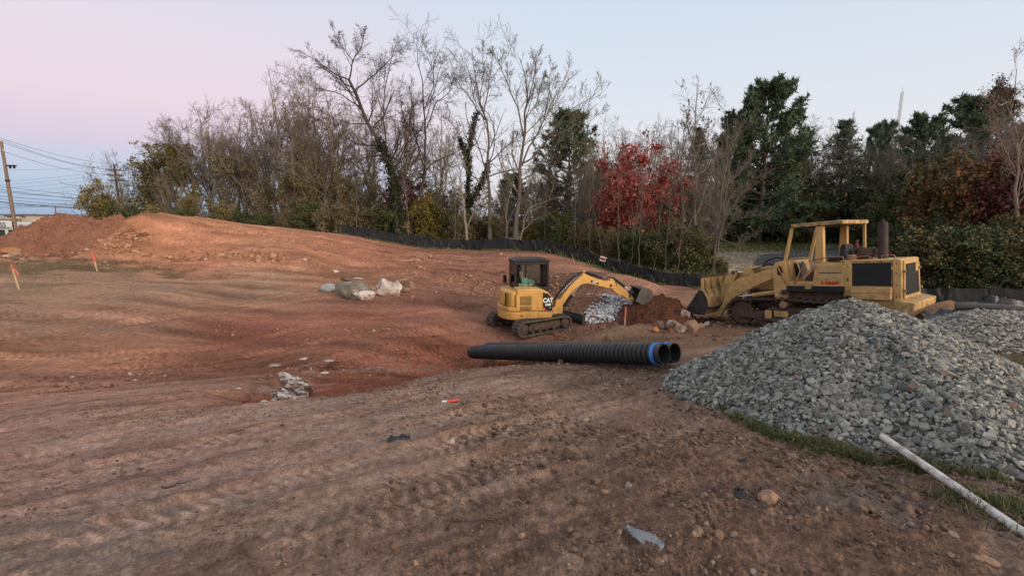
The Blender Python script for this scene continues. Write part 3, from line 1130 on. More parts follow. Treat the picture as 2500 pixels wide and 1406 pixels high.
# ------------------------------------------------------------------ mini excavator
print('excavator')
EX = empty('mini_excavator', (0, 0, 0), 'yellow mini excavator with black glazed cab reaching its bucket into the trench', 'excavator',
           mat=frame_mat((.62, 15.3, EYE - 3.72), 12))
UM = Matrix.Rotation(R(23), 4, 'Z')          # crawler frame is turned against the upper body
for sgn in (-1, 1):
    y0, y1 = (sgn * .98, sgn * .62)
    y0, y1 = min(y0, y1), max(y0, y1)
    outer = arc(-.93, .255, .255, 90, 270, 10) + arc(.85, .245, .245, -90, 90, 10)
    inner = arc(-.93, .255, .205, 90, 270, 10) + arc(.85, .245, .195, -90, 90, 10)
    mb = MB(UM)
    n = len(outer)
    V_ = [(p[0], y, p[1]) for y in (y0, y1) for ring in (outer, inner) for p in ring]
    F_ = []
    for k in range(n):
        k2 = (k + 1) % n
        F_ += [(k, k2, 2 * n + k2, 2 * n + k), (n + k2, n + k, 3 * n + k, 3 * n + k2), (k2, k, n + k, n + k2), (2 * n + k, 2 * n + k2, 3 * n + k2, 3 * n + k)]
    mb.add(V_, F_)
    trk = mb.build('track', M['rubber'], EX, smooth=40)
    lug = MB(UM)
    for k, (x, z, a) in enumerate(path_sample(outer, 46)):
        c, s = math.cos(a), math.sin(a)
        for (ya, yb, off) in ((y0 - .004, (y0 + y1) / 2 - .015, 0), ((y0 + y1) / 2 + .015, y1 + .004, .03)):
            pts = []
            for yy in (ya, yb):
                for du, dv in ((-.028, -.01), (.028, -.01), (.02, .032), (-.02, .032)):
                    du += off
                    pts.append((x + c * du + s * dv, yy, z + s * du - c * dv))
            lug.add(pts, [(0, 1, 2, 3), (7, 6, 5, 4), (0, 4, 5, 1), (1, 5, 6, 2), (2, 6, 7, 3), (3, 7, 4, 0)])
    lug.build('tread', M['rubber'], trk, smooth=None)
    f = MB(UM)
    ym = y0 + .03 if sgn < 0 else y1 - .03
    f.prism([(-.72, .14), (.62, .13), (.66, .20), (.60, .37), (-.66, .38), (-.74, .28)], y0 + .05, y1 - .05)
    f.box(-.55, .45, y0 + .03, y1 - .03, .19, .31)
    f.build('track_frame', M['muddy'], trk, bev=.012)
    MB(UM).cyl((-.93, y0 + .04, .255), (-.93, y1 - .04, .255), .17, 20).cyl((-.93, y0 + .025, .255), (-.93, y1 - .025, .255), .09, 12).build('sprocket', M['muddy'], trk, smooth=40)
    MB(UM).cyl((.85, y0 + .05, .245), (.85, y1 - .05, .245), .17, 20).build('idler', M['muddy'], trk, smooth=40)
    ro = MB(UM)
    for xx in (-.55, -.25, .05, .35):
        ro.cyl((xx, y0 + .07, .10), (xx, y1 - .07, .10), .055, 10)
    ro.build('track_rollers', M['muddy'], trk, smooth=40)
MB(UM).box(-.55, .6, -.62, .62, .2, .40).cyl((0, 0, .38), (0, 0, .52), .42, 24).build('undercarriage', M['muddy'], EX, bev=.015)
prof = arc(1.98, .20, .34, 145, 218, 8)
bl = MB(UM).prism(prof + [(x - .03, z) for x, z in reversed(prof)], -.98, .98)
bl.box(1.60, 1.76, -.985, -.965, -.0, .42).box(1.60, 1.76, .965, .985, -.0, .42).box(1.66, 1.74, -.98, .98, .37, .42)
blade = bl.build('dozer_blade', M['dark_steel'], EX, bev=.006)
for y in (-.38, .38):
    MB(UM).prism([(.55, .22), (1.68, .08), (1.68, .24), (.55, .36)], y - .05, y + .05).build('blade_arm', M['muddy'], EX, bev=.01)
MB(UM).cyl((.6, 0, .42), (1.62, 0, .30), .045, 12).build('blade_cylinder', M['dark_steel'], EX, smooth=40)
# upper body
cwp = [(.60, -.76), (.52, -.82), (-.62, -.83), (-.90, -.70), (-1.08, -.40), (-1.14, 0), (-1.08, .40), (-.90, .70), (-.62, .83), (.55, .83), (.60, .76)]
cw = MB().prism(cwp, .47, .745, 'z').prism([(-.60, -.835), (-.90, -.705), (-1.085, -.4), (-1.145, 0), (-1.085, .4), (-.90, .705), (-.62, .835), (-.55, .6), (-.62, -.5)], .75, .90, 'z')
cwo = cw.build('counterweight', M['cat_yellow'], EX, bev=.035, seg=3, smooth=50)
MB().box(.10, .106, -.836, -.80, .48, .74).box(.1, .6, -.828, -.80, .728, .738).build('panel_gap', M['black_print'], EX)
MB().cyl((-.48, -.822, .62), (-.48, -.842, .62), .04, 14).build('tail_light', M['red'], EX, smooth=40)
sp_ = [(-.62, .75), (.58, .75), (.61, 1.02), (.56, 1.22), (.43, 1.38), (.20, 1.475), (-.05, 1.50), (-.62, 1.50)]
hous = MB().prism(sp_, -.80, -.14)
hous.build('engine_housing', M['cat_yellow'], EX, bev=.04, seg=3, smooth=50)
rh = [(-.55, -.72), (-.78, -.72), (-.94, -.55), (-1.03, -.25), (-1.05, 0), (-1.02, .3), (-.92, .6), (-.76, .76), (-.55, .78)]
MB().prism(rh, .90, 1.42, 'z').build('rear_housing', M['cat_yellow'], EX, bev=.05, seg=3, smooth=50)
cov = MB().prism([(-.66, .80), (.24, .80), (.24, 1.38), (-.60, 1.38), (-.66, 1.30)], -.812, -.79)
cover = cov.build('engine_cover', M['cat_yellow'], EX, bev=.008, smooth=50)
MB().cyl((.06, -.812, .86), (.06, -.82, .86), .02, 10).build('latch', M['black_print'], cover)
MB().box(-.53, -.15, -.815, -.80, .965, 1.27).box(-.53, -.15, -.815, -.80, .795, .925).build('vent', M['black_print'], cover)
for zc_ in [1.245 - .042 * k for k in range(7)] + [.91, .872, .834]:
    MB().prism([(-.813, zc_ - .013), (-.832, zc_ - .011), (-.813, zc_ + .005)], -.52, -.16, 'x').build('louver', M['cat_yellow'], cover)
# printed plates
dec = MB().prism([(.25, .86), (.36, .755), (.575, .755), (.602, 1.0), (.545, 1.2), (.43, 1.33), (.25, 1.37)], -.806, -.80).build('decal', M['black_print'], EX)
put_text('CAT', .20, M['white'], dec, (.425, -.809, 1.10), (1, 0, 0), (0, 0, 1), .009, .88)
put_text('304E', .105, M['white'], dec, (.425, -.809, .955), (1, 0, 0), (0, 0, 1), .005, .95)
put_text('2', .05, M['white'], dec, (.575, -.809, .985), (1, 0, 0), (0, 0, 1), .002)
put_text('CR', .05, M['trim'], dec, (.50, -.809, .85), (1, 0, 0), (0, 0, 1), .001)
MB().prism([(.25, .86), (.36, .755), (.415, .755), (.25, .915)], -.809, -.806).build('stripe', M['red'], dec)
dq = MB(Matrix.Translation((-.955, -.50, 1.14)) @ Matrix.Rotation(R(-17), 4, 'Z')).box(-.012, .012, -.17, .25, -.20, .22).build('decal', M['black_print'], EX)
tq = Matrix.Rotation(R(-17), 3, 'Z')
put_text('CAT', .26, M['white'], dq, Vector((-.955, -.50, 1.15)) + tq @ Vector((-.015, .04, 0)), tq @ Vector((0, -1, 0)), (0, 0, 1), .012, .8)
# cab
cf = MB()
x0, x1, ya, yb, zb, zt = -.57, .66, -.12, .80, 1.30, 2.33
for (xx, yy) in ((x0, ya), (x0, yb - .07), (x1 - .07, ya), (x1 - .07, yb - .07)):
    cf.box(xx, xx + .07, yy, yy + .07, .76 if xx > 0 or yy > 0 else 1.30, zt)
cf.box(x0 + .003, x1 - .003, ya + .004, ya + .05, 1.20, 1.46).box(x0 + .003, x1 - .003, ya + .004, ya + .05, 2.24, zt - .002)
cf.box(x0 + .006, x0 + .05, ya + .05, yb - .05, 1.20, 1.50).box(x0 + .006, x0 + .05, ya + .05, yb - .05, 2.22, zt - .004)
cf.box(x1 - .05, x1 - .006, ya + .05, yb - .05, .9, 1.12).box(x1 - .05, x1 - .006, ya + .05, yb - .05, 2.24, zt - .004)
cf.box(x0 + .003, x1 - .003, yb - .05, yb - .004, .8, 1.4).box(x0 + .003, x1 - .003, yb - .05, yb - .004, 2.24, zt - .002)
cf.box(.02, .06, yb - .05, yb - .01, 1.4, 2.25)
cf.prism([(x1 - .15, 1.2), (x1 - .071, 1.2), (x1 - .071, 1.46), (x1 - .10, 1.46)], ya + .002, ya + .06)
cf.build('cab_frame', M['black_metal'], EX, bev=.018, seg=2, smooth=50)
MB().prism([(x0 - .03, 2.33), (x1 + .04, 2.33), (x1 + .05, 2.37), (x1 - .10, 2.43), (x0 + .10, 2.43), (x0 - .03, 2.38)], ya - .02, yb + .02).build('cab_roof', M['black_metal'], EX, bev=.03, seg=3, smooth=50)
MB().box(x0 + .06, x1 - .06, ya + .015, ya + .022, 1.45, 2.25).build('window', M['glass'], EX)
MB().box(x0 + .015, x0 + .022, ya + .06, yb - .06, 1.49, 2.23).build('window', M['glass'], EX)
MB().box(x1 - .03, x1 - .023, ya + .06, yb - .06, 1.11, 2.25).build('window', M['glass'], EX)
MB().box(x0 + .06, .02, yb - .03, yb - .023, 1.39, 2.25).build('window', M['glass'], EX)
MB().box(.06, x1 - .06, yb - .03, yb - .023, 1.39, 2.25).build('window', M['glass'], EX)
MB().prism([(-.40, 1.25), (.05, 1.22), (.05, 1.32), (-.26, 1.36), (-.30, 1.9), (-.40, 1.92)], .15, .6).build('seat', M['seat'], EX, bev=.03, smooth=50)
MB().box(-.42, -.26, .2, .48, 1.93, 2.2).build('headrest', M['seat'], EX, bev=.03)
MB().tube([(.36, .30, 1.1), (.34, .30, 1.5), (.30, .30, 1.62)], .02, 8).tube([(.36, .05, 1.2), (.30, .05, 1.55)], .02, 8).tube([(-.02, .02, 1.45), (-.02, .02, 1.9)], .012, 8).build('control_lever', M['black_print'], EX, smooth=40)
MB().prism(arc(.30, 1.44, .15, 0, 360, 18)[:-1], .0, .06).build('console', M['black_print'], EX, smooth=40)
for (a, b, w, h) in ((-.30, 1.62, .20, .17), (-.28, 1.46, .18, .145), (-.415, 1.45, .055, .155), (-.35, 1.45, .055, .14), (-.075, 1.63, .10, .11), (-.06, 1.50, .13, .10), (-.035, 1.58, .13, .12), (.03, 1.55, .09, .13)):
    MB().box(a, a + w, ya + .026, ya + .030 + .002 * random.random(), b, b + h).build('paper_note', M['mint'], EX)
MB().box(-.34, -.22, .1, .104, 1.85, 2.0).box(-.30, -.18, .1, .104, 1.66, 1.84).build('instruction_card', M['wood'], EX)
MB().tube([(-.60, .84, 1.25), (-.66, .90, 1.55), (-.70, .93, 1.7)], .016, 8).prism([(-.76, 1.5), (-.64, 1.5), (-.64, 1.78), (-.76, 1.78)], .93, .97).build('mirror', M['black_metal'], EX, smooth=40)
MB().tube([(-.62, -.02, 2.30), (-.66, -.02, 2.30)], .035, 10).build('work_light', M['black_print'], EX)
# boom, stick, bucket
yc_ = -.10
sb = [(.80, .50), (1.06, .47), (1.16, .60), (1.13, .86), (1.02, 1.02), (.90, 1.0), (.86, .78), (.72, .70)]
MB().prism(sb, yc_ - .13, yc_ - .085).prism(sb, yc_ + .085, yc_ + .13).box(.62, .86, yc_ - .12, yc_ + .12, .48, .72).build('swing_bracket', M['cat_yellow'], EX, bev=.012)
boom_p = [(.93, .74), (1.05, .68), (1.16, .80), (1.42, 1.16), (1.66, 1.40), (1.86, 1.52), (2.08, 1.54), (2.42, 1.46), (2.80, 1.36), (2.98, 1.34), (3.05, 1.42), (3.02, 1.52), (2.86, 1.58), (2.52, 1.66),
          (2.20, 1.78), (2.02, 1.86), (1.86, 1.84), (1.64, 1.68), (1.40, 1.46), (1.16, 1.15), (1.0, .93)]
boom = MB().prism(boom_p, yc_ - .085, yc_ + .085).build('boom', M['cat_yellow'], EX, bev=.012, smooth=40)
MB().prism([(1.86, 1.80), (2.04, 1.80), (2.0, 1.97), (1.93, 2.0), (1.88, 1.94)], yc_ - .04, yc_ + .04).build('cylinder_lug', M['cat_yellow'], boom, bev=.01)
bd = MB().prism([(2.16, 1.66), (2.20, 1.56), (2.47, 1.49), (2.49, 1.53), (2.42, 1.58)], yc_ - .089, yc_ - .085).build('decal', M['black_print'], boom)
put_text('CAT', .10, M['white'], bd, (2.325, yc_ - .092, 1.565), (1, 0, -.26), (.26, 0, 1), .004, .85)
MB().box(1.86 - .25, 1.86 - .13, yc_ - .088, yc_ - .085, 1.48, 1.56).build('warning_sticker', M['wood'], boom)
for dy in (-.06, 0, .06):
    MB().tube([(.85, yc_ + dy, .95), (1.02, yc_ + dy, 1.22), (1.30, yc_ + dy, 1.53), (1.62, yc_ + dy, 1.80), (1.86, yc_ + dy, 1.94), (2.1, yc_ + dy, 1.92), (2.5, yc_ + dy, 1.76), (2.8, yc_ + dy, 1.70),
               (2.98, yc_ + dy, 1.74), (3.12, yc_ + dy, 1.60), (3.2, yc_ + dy, 1.42)], .017, 7).build('hose', M['hose'], boom, smooth=60)
for t in (.12, .3, .5, .7, .88):
    p = Vector((1.05, yc_, 1.12)).lerp(Vector((1.72, yc_, 1.80)), t)
    MB().box(p.x - .025, p.x + .025, yc_ - .085, yc_ + .085, p.z + .02, p.z + .075).build('hose_clamp', M['chrome'], boom, bev=.006)
MB().tube([(1.06, yc_ - .02, 1.2), (1.70, yc_ - .02, 1.83)], .022, 8).tube([(1.06, yc_ + .03, 1.22), (1.70, yc_ + .03, 1.85)], .022, 8).build('steel_line', M['chrome'], boom, smooth=60)
MB().cyl((1.10, yc_, .60), (1.52, yc_, 1.12), .062, 14).build('boom_cylinder', M['black_metal'], EX, smooth=40)
MB().cyl((1.50, yc_, 1.10), (1.86, yc_, 1.545), .03, 12).build('cylinder_rod', M['chrome'], EX, smooth=40)
MB().cyl((1.98, yc_, 1.93), (2.62, yc_, 1.73), .055, 14).build('stick_cylinder', M['black_metal'], EX, smooth=40)
MB().cyl((2.60, yc_, 1.735), (2.90, yc_, 1.68), .028, 12).build('cylinder_rod', M['chrome'], EX, smooth=40)
st_p = [(2.78, 1.60), (2.92, 1.72), (3.06, 1.66), (3.14, 1.56), (3.40, 1.36), (3.70, 1.10), (3.90, .94), (3.93, .84), (3.84, .80), (3.60, .94), (3.38, 1.08), (3.30, 1.04), (3.24, 1.12), (3.10, 1.22), (2.98, 1.36), (2.90, 1.48)]
stick = MB().prism(st_p, yc_ - .065, yc_ + .065).build('stick', M['cat_yellow'], EX, bev=.01, smooth=40)
MB().cyl((2.95, yc_ - .09, 1.44), (2.95, yc_ + .09, 1.44), .05, 14).cyl((2.9, yc_ - .09, 1.66), (2.9, yc_ + .09, 1.66), .03, 12).build('pin', M['dark_steel'], stick, smooth=40)
MB().cyl((3.06, yc_, 1.70), (3.52, yc_, 1.38), .05, 12).build('bucket_cylinder', M['black_metal'], EX, smooth=40)
MB().cyl((3.50, yc_, 1.39), (3.76, yc_, 1.20), .026, 12).build('cylinder_rod', M['chrome'], EX, smooth=40)
for dy in (-.085, .085):
    MB().prism([(3.70, 1.20), (3.78, 1.24), (4.02, 1.02), (3.98, .95)], yc_ + dy - .012, yc_ + dy + .012).prism([(3.66, 1.02), (3.72, .98), (3.82, 1.2), (3.75, 1.23)], yc_ + dy - .026, yc_ + dy - .013).build('bucket_link', M['dark_steel'], EX, bev=.006)
bo = arc(4.18, 1.03, .32, -128, 112, 14)
bo_o = [(3.80, .87), (3.92, .83)] + bo + [(4.0, 1.34)]
bi = [(x * .93 + 4.18 * .07, z * .93 + 1.03 * .07) for x, z in bo_o]
bk = MB()
n = len(bo_o)
V_ = [(p[0], y, p[1]) for y in (yc_ - .33, yc_ + .33) for ring in (bo_o, bi) for p in ring]
F_ = []
for k in range(n - 1):
    F_ += [(k, 2 * n + k, 2 * n + k + 1, k + 1), (n + k, n + k + 1, 3 * n + k + 1, 3 * n + k)]
bk.add(V_, F_)
bk.prism(bo_o, yc_ - .345, yc_ - .325).prism(bo_o, yc_ + .325, yc_ + .345)
buck = bk.build('bucket', M['bucket_grey'], EX, smooth=40)
for dy in (-.09, .09):
    MB().prism([(3.84, .80), (3.96, .76), (4.1, .90), (4.06, 1.06), (3.94, 1.02)], yc_ + dy - .02, yc_ + dy + .02).build('bucket_ear', M['dark_steel'], buck)
for k in range(4):
    yy = yc_ - .28 + k * .185
    MB().prism([(3.95, 1.30), (4.02, 1.36), (3.84, 1.37)], yy - .03, yy + .03).build('tooth', M['dark_steel'], buck)

# ------------------------------------------------------------------ crawler loader
print('loader')
LD = empty('track_loader', (0, 0, 0), 'old faded yellow crawler loader with open canopy parked behind the grey gravel heap', 'loader', mat=frame_mat((10.605, 11.478, EYE - 2.997), 125, 6))
Yp = M['old_yellow']
hy0, hy1 = -.62, .80
MB().box(.02, 1.24, hy0, hy1, 1.06, 2.03).build('engine_housing', Yp, LD, bev=.02)
MB().box(-.02, .16, hy0 - .012, hy1 + .012, 1.0, 2.045).build('rear_frame', Yp, LD, bev=.015)
MB().box(.03, 1.30, hy0 - .02, hy1 + .02, 2.02, 2.06).build('hood_top', Yp, LD, bev=.012)
MB().box(1.03, 1.20, hy1 - .1, hy1 + .05, 1.10, 2.02).build('door_post', Yp, LD, bev=.015)
sd = MB().box(.185, 1.01, hy1 + .002, hy1 + .012, 1.37, 1.985).build('side_panel', M['dark_panel'], LD, bev=.003)
MB().prism([(.72, 1.66), (.90, 1.66), (.90, 1.74), (.80, 1.74), (.80, 1.70), (.72, 1.70)], hy1 + .013, hy1 + .03).build('handle', M['black_print'], sd)
for zz in (1.50, 1.84):
    MB().box(.15, .19, hy1 + .005, hy1 + .03, zz - .05, zz + .05).build('hinge', M['roof_yellow'], LD, bev=.004)
MB().box(.165, 1.02, hy1 - .05, .95, 1.19, 1.345).build('tool_box', Yp, LD, bev=.012)
MB().box(.17, 1.01, hy1 - .05, .945, 1.02, 1.182).build('tool_box', Yp, LD, bev=.012)
MB().box(.10, 1.15, -.7, .82, .55, 1.01).build('rear_hull', Yp, LD, bev=.02)
bmp = MB().prism([(.10, .62), (-.12, .64), (-.30, .78), (-.32, .97), (-.02, 1.04), (.10, 1.04)], -.92, .98)
bumper = bmp.build('rear_counterweight', Yp, LD, bev=.03)
MB().cyl((-.18, -.2, .50), (-.18, .0, .50), .09, 14).build('tow_hook', M['rust_steel'], LD)
# radiator grille, framed and leaning in a little
gx_ = -.03
MB().prism([(.66, 1.12), (-.54, 1.12), (-.42, 1.93), (.66, 1.93)], gx_, gx_ + .012, 'x').build('radiator', M['black_print'], LD)
fr_ = MB()
fr_.prism([(.74, 1.04), (-.64, 1.04), (-.62, 1.12), (.74, 1.12)], gx_ - .03, gx_ + .02, 'x').prism([(.74, 1.93), (-.44, 1.93), (-.42, 2.02), (.74, 2.02)], gx_ - .03, gx_ + .02, 'x')
fr_.prism([(.74, 1.12), (.66, 1.12), (.66, 1.93), (.74, 1.93)], gx_ - .03, gx_ + .02, 'x').prism([(-.54, 1.12), (-.62, 1.12), (-.52, 1.93), (-.44, 1.93)], gx_ - .03, gx_ + .02, 'x')
grille = fr_.build('grille_frame', Yp, LD, bev=.006)
for k in range(17):
    z = 1.145 + k * .046
    ye = -.535 + (z - 1.12) * .148
    if z < 1.68:
        ys = (.655, ye)
    else:
        ys = (.45, ye + .24)
    MB().prism([(gx_ - .025, z), (gx_ - .004, z + .012), (gx_ - .004, z + .027), (gx_ - .025, z + .014)], ys[1], ys[0], 'y').build('slat', M['dark_panel'], grille)
MB().prism([(.25 - .45, 1.70), (-.46 + .09, 1.70), (-.43 + .03, 1.92), (-.2, 1.92)], gx_ - .028, gx_ - .005, 'x').build('cover_plate', Yp, grille)
for (yy, zz) in ((.75, 1.25), (.75, 1.75), (-.64, 1.25), (-.52, 1.78)):
    MB().cyl((gx_ - .03, yy, zz), (gx_ - .06, yy, zz), .035, 10).build('latch', M['roof_yellow'], grille)
for (x_, za, zb_) in ((1.025, 1.36, 2.0), (.168, 1.36, 2.0)):
    MB().box(x_ - .006, x_ + .006, hy1 + .001, hy1 + .004, za, zb_).build('seam', M['black_print'], LD)
bo_ = MB()
for (x_, z_) in [(x, z) for x in (.08,) for z in (1.1, 1.4, 1.7, 1.95)] + [(1.11, 1.2), (1.11, 1.55), (1.11, 1.9), (.4, 2.01), (.7, 2.01)]:
    bo_.cyl((x_, hy1 + .01, z_), (x_, hy1 + (.068 if x_ > 1 else .022), z_), .016, 8)
bo_.build('bolts', M['rust_steel'], LD)
MB().box(1.095, 1.125, hy1 + .05, hy1 + .085, 1.50, 1.58).build('handle', M['rust_steel'], LD)
# exhaust, air cleaner, rails
MB().cyl((.57, .02, 2.05), (.57, .02, 3.02), .115, 24).cyl((.57, .02, 3.02), (.57, .02, 3.05), .10, 20).cyl((.57, .02, 3.05), (.57, .02, 3.12), .04, 12).build('exhaust_stack', M['stack'], LD, bev=.006, smooth=40)
MB().tube([(.98, -.06, 2.05), (.98, -.06, 2.12), (.98, -.06, 2.18), (.98, -.06, 2.26), (.98, -.06, 2.33), (.98, -.06, 2.38)], [.16, .17, .25, .25, .26, .20], 24).build('air_cleaner', M['rust_steel'], LD, smooth=40)
MB().box(1.12, 1.42, -.35, .35, 2.06, 2.20).build('fuel_cap_box', M['rock_tan'], LD, bev=.03)


def rail(pts, mat=None, r=.014, name='handrail', parent=None):
    return MB().tube(pts, r, 7).build(name, mat or M['pink_rail'], parent or LD, smooth=60)


rail([(1.05, .72, 2.06), (1.08, .72, 2.13), (.72, .72, 2.17), (.64, .72, 2.14), (.66, .72, 2.06)])
rail([(.42, .72, 2.06), (.40, .72, 2.17), (.16, .72, 2.17), (.13, .72, 2.12), (.15, .72, 2.06)])
rail([(1.90, .84, 2.12), (1.55, .84, 2.17), (1.22, .84, 2.17), (1.20, .84, 2.05)])
rail([(1.90, .87, 1.95), (1.86, .90, 1.93), (2.42, .90, 1.46), (2.45, .87, 1.42)], r=.02)
rail([(2.88, .93, 1.95), (2.86, .95, 1.93), (2.66, .95, 1.46), (2.66, .92, 1.42)], r=.018)
# operator station
MB().box(1.21, 1.95, .40, .82, 1.36, 2.0).build('fuel_tank', Yp, LD, bev=.02)
dr = MB().prism([(1.20, 1.37), (1.98, 1.37), (1.90, 1.97), (1.20, 1.97)], .82, .85).build('side_door', Yp, LD, bev=.01)
MB().box(1.27, 1.81, .851, .862, 1.74, 1.93).box(1.27, 1.81, .851, .862, 1.53, 1.715).build('door_plate', M['plate_tan'], dr, bev=.004)
MB().box(1.27, 1.81, .850, .856, 1.71, 1.745).build('door_gap', M['black_print'], dr)
put_text('HMF', .155, M['red'], dr, (1.53, .866, 1.435), (-1, 0, 0), (0, 0, 1), .005, 1.45)
MB().prism([(1.90, 1.40), (2.62, 1.40), (2.62, 1.47), (1.90, 1.47)], -.8, .86).build('floor_plate', Yp, LD, bev=.008)
MB().prism([(1.92, 1.48), (2.30, 1.48), (2.30, 1.56), (1.92, 2.0)], -.5, .5).build('seat_base', M['rust_steel'], LD, bev=.01)
MB().box(1.21, 1.95, -.85, .40, 1.36, 2.0).build('engine_cowl', Yp, LD, bev=.02)
MB().box(2.0, 2.03, .80, .84, 1.98, 2.06).build('latch', M['roof_yellow'], LD)
MB().box(1.20, 2.64, .70, .905, 1.185, 1.355).build('step', M['dark_panel'], LD, bev=.012)
MB().box(1.18, 2.66, .68, .90, 1.358, 1.39).build('step_rim', Yp, LD, bev=.006)
MB().box(1.98, 2.14, .906, .93, 1.27, 1.43).build('step_bracket', Yp, LD, bev=.01)
MB().box(1.15, 2.75, -.8, .70, .80, 1.30).build('main_hull', M['rust_steel'], LD, bev=.02)
dash = MB().prism([(2.60, 1.40), (2.98, 1.40), (3.0, 1.98), (2.86, 2.09), (2.70, 2.08)], -.78, .86).build('dashboard', Yp, LD, bev=.02)
MB().prism([(2.50, 1.62), (2.66, 1.60), (2.70, 2.02), (2.56, 1.98)], -.2, .3).build('instrument_panel', M['black_print'], LD)
rail([(2.52, .5, 1.5), (2.42, .5, 1.9), (2.34, .5, 2.08)], M['dark_steel'], .018, 'control_lever')
rail([(2.45, .7, 1.5), (2.35, .7, 1.8), (2.45, .72, 2.1), (2.55, .72, 2.1), (2.6, .72, 1.6)], Yp, .018, 'grab_rail')
rail([(2.75, .6, 2.08), (2.60, .6, 2.15), (2.30, .6, 2.18), (2.10, .6, 2.12), (2.05, .6, 2.0)], Yp, .02, 'grab_rail')
MB().prism([(1.28, 2.04), (1.75, 2.02), (1.75, 2.14), (1.46, 2.17), (1.43, 2.46), (1.36, 2.52), (1.28, 2.5)], -.10, .42).build('seat', M['seat'], LD, bev=.05, seg=3, smooth=50)
MB().cyl((1.30, -.42, 2.36), (1.30, -.42, 2.50), .04, 12).cyl((1.30, -.42, 2.50), (1.30, -.42, 2.60), .02, 10).cyl((1.30, -.42, 2.56), (1.30, -.42, 2.60), .045, 10).build('fire_extinguisher', M['dull_red'], LD, smooth=40)
# canopy
MB().prism([(1.22, 3.075), (2.53, 3.075), (2.53, 3.18), (1.22, 3.18)], -1.12, .85).build('canopy_roof', M['roof_yellow'], LD, bev=.012)
MB().box(1.28, 2.47, -1.06, .79, 3.055, 3.078).build('roof_lining', M['rust_steel'], LD)
for yy in (.66, -1.06):
    MB().prism([(1.70, 2.02), (1.92, 2.02), (1.88, 3.06), (1.70, 3.06)], yy, yy + .15).build('canopy_post', Yp, LD, bev=.012)
    MB().prism([(2.70, 2.02), (2.79, 2.02), (2.56, 3.07), (2.48, 3.07)], yy + .06, yy + .14).build('front_post', Yp, LD, bev=.01)
MB().box(1.26, 1.32, -1.05, -.98, 2.02, 3.07).build('rear_post', Yp, LD)
# loader tower, lift arms, bucket
for yy in (.62, -.90):
    tw = MB().prism([(2.66, .86), (2.98, .86), (3.02, 1.30), (3.03, 1.92), (2.96, 2.06), (2.84, 2.08), (2.66, 1.42)], yy, yy + .28).build('loader_tower', Yp, LD, bev=.012)
    MB().prism([(2.74, 1.78), (2.80, 1.66), (2.90, 1.70), (2.90, 1.92), (2.80, 1.96)], yy + .281, yy + .285).build('pivot_shade_plate', M['black_print'], tw)  # flat black plate stands for the shade inside the tower's hole
    MB().cyl((2.72, yy + .27, 1.16), (2.72, yy + .31, 1.16), .085, 16).build('cylinder_pin', M['dark_steel'], tw, smooth=40)
    arm_p = [(2.90, 1.62), (3.04, 1.58), (3.41, 1.41), (3.80, 1.22), (4.05, 1.06), (4.29, .95), (4.53, .72), (4.70, .46), (4.83, .28), (4.92, .22), (5.02, .27), (4.96, .42), (4.74, .68), (4.62, .98), (4.52, 1.22), (4.38, 1.41), (4.20, 1.54), (3.99, 1.62), (3.73, 1.69), (3.41, 1.79), (3.04, 1.90), (2.92, 1.90)]
    MB().prism(arm_p, yy + .06, yy + .20).build('lift_arm', Yp, LD, bev=.014, smooth=40)
    MB().cyl((2.80, yy + .13, 1.17), (3.75, yy + .13, 1.02), .07, 16).build('lift_cylinder', Yp, LD, smooth=40)
    MB().cyl((3.75, yy + .13, 1.02), (4.2, yy + .13, .97), .04, 12).build('cylinder_rod', M['chrome'], LD, smooth=40)
MB().box(3.0, 3.7, -.50, .52, .62, 1.20).build('front_hull', M['rust_steel'], LD, bev=.03)
MB().prism([(3.0, .9), (3.75, .9), (3.62, 1.36), (3.0, 1.5)], -.45, .46).build('front_cover', Yp, LD, bev=.02)
MB().box(3.9, 3.93, -.50, .5, .66, 1.2).build('belly_guard', M['rust_steel'], LD, bev=.01)
for yy in (.25, -.45):
    MB().cyl((3.05, yy, 1.88), (3.95, yy, 1.80), .085, 16).box(3.86, 4.24, yy - .12, yy + .12, 1.66, 1.90).build('tilt_cylinder', Yp, LD, smooth=40)
    MB().cyl((3.95, yy, 1.79), (4.52, yy, 1.72), .04, 12).build('cylinder_rod', M['chrome'], LD, smooth=40)
    MB().prism([(4.42, 1.66), (4.54, 1.84), (4.64, 1.82), (4.98, 1.30), (5.06, .70), (4.84, .64), (4.66, 1.26)], yy - .16, yy - .08).prism([(4.42, 1.66), (4.54, 1.84), (4.64, 1.82), (4.98, 1.30), (5.06, .70), (4.84, .64), (4.66, 1.26)], yy + .08, yy + .16).build('tilt_lever', Yp, LD, bev=.01)
    MB().cyl((4.54, yy - .19, 1.74), (4.54, yy + .19, 1.74), .06, 14).build('pin', M['rust_steel'], LD, smooth=40)
rail([(3.62, .25, 1.98), (3.45, .27, 2.13), (3.2, .27, 2.2), (2.98, .25, 2.14), (2.9, .25, 2.04)], M['hose'], .03, 'hose')
for k in range(3):
    rail([(3.02, .62 - .05 * k, 1.95), (3.3, .60 - .05 * k, 1.98 + .03 * k), (3.7, .5 - .05 * k, 1.88), (3.9, .42 - .05 * k, 1.84)], M['hose'], .018, 'hose')
bp = [(5.22, 1.66), (5.24, 1.20), (5.06, .92), (5.02, .60), (5.16, .36), (5.92, .36)]
bq = [(5.25, 1.66), (5.28, 1.20), (5.10, .90), (5.06, .62), (5.18, .40), (5.92, .39)]
bkt = MB().prism(bp + bq[::-1], -1.20, 1.20).build('bucket', Yp, LD, smooth=25)
for yy in (1.19, -1.22):
    MB().prism([(5.20, 1.17), (5.34, 1.20), (5.93, .42), (5.92, .34), (5.16, .34), (5.01, .60), (5.05, .92)], yy, yy + .03).build('bucket_side', M['dark_steel'], bkt, bev=.006)
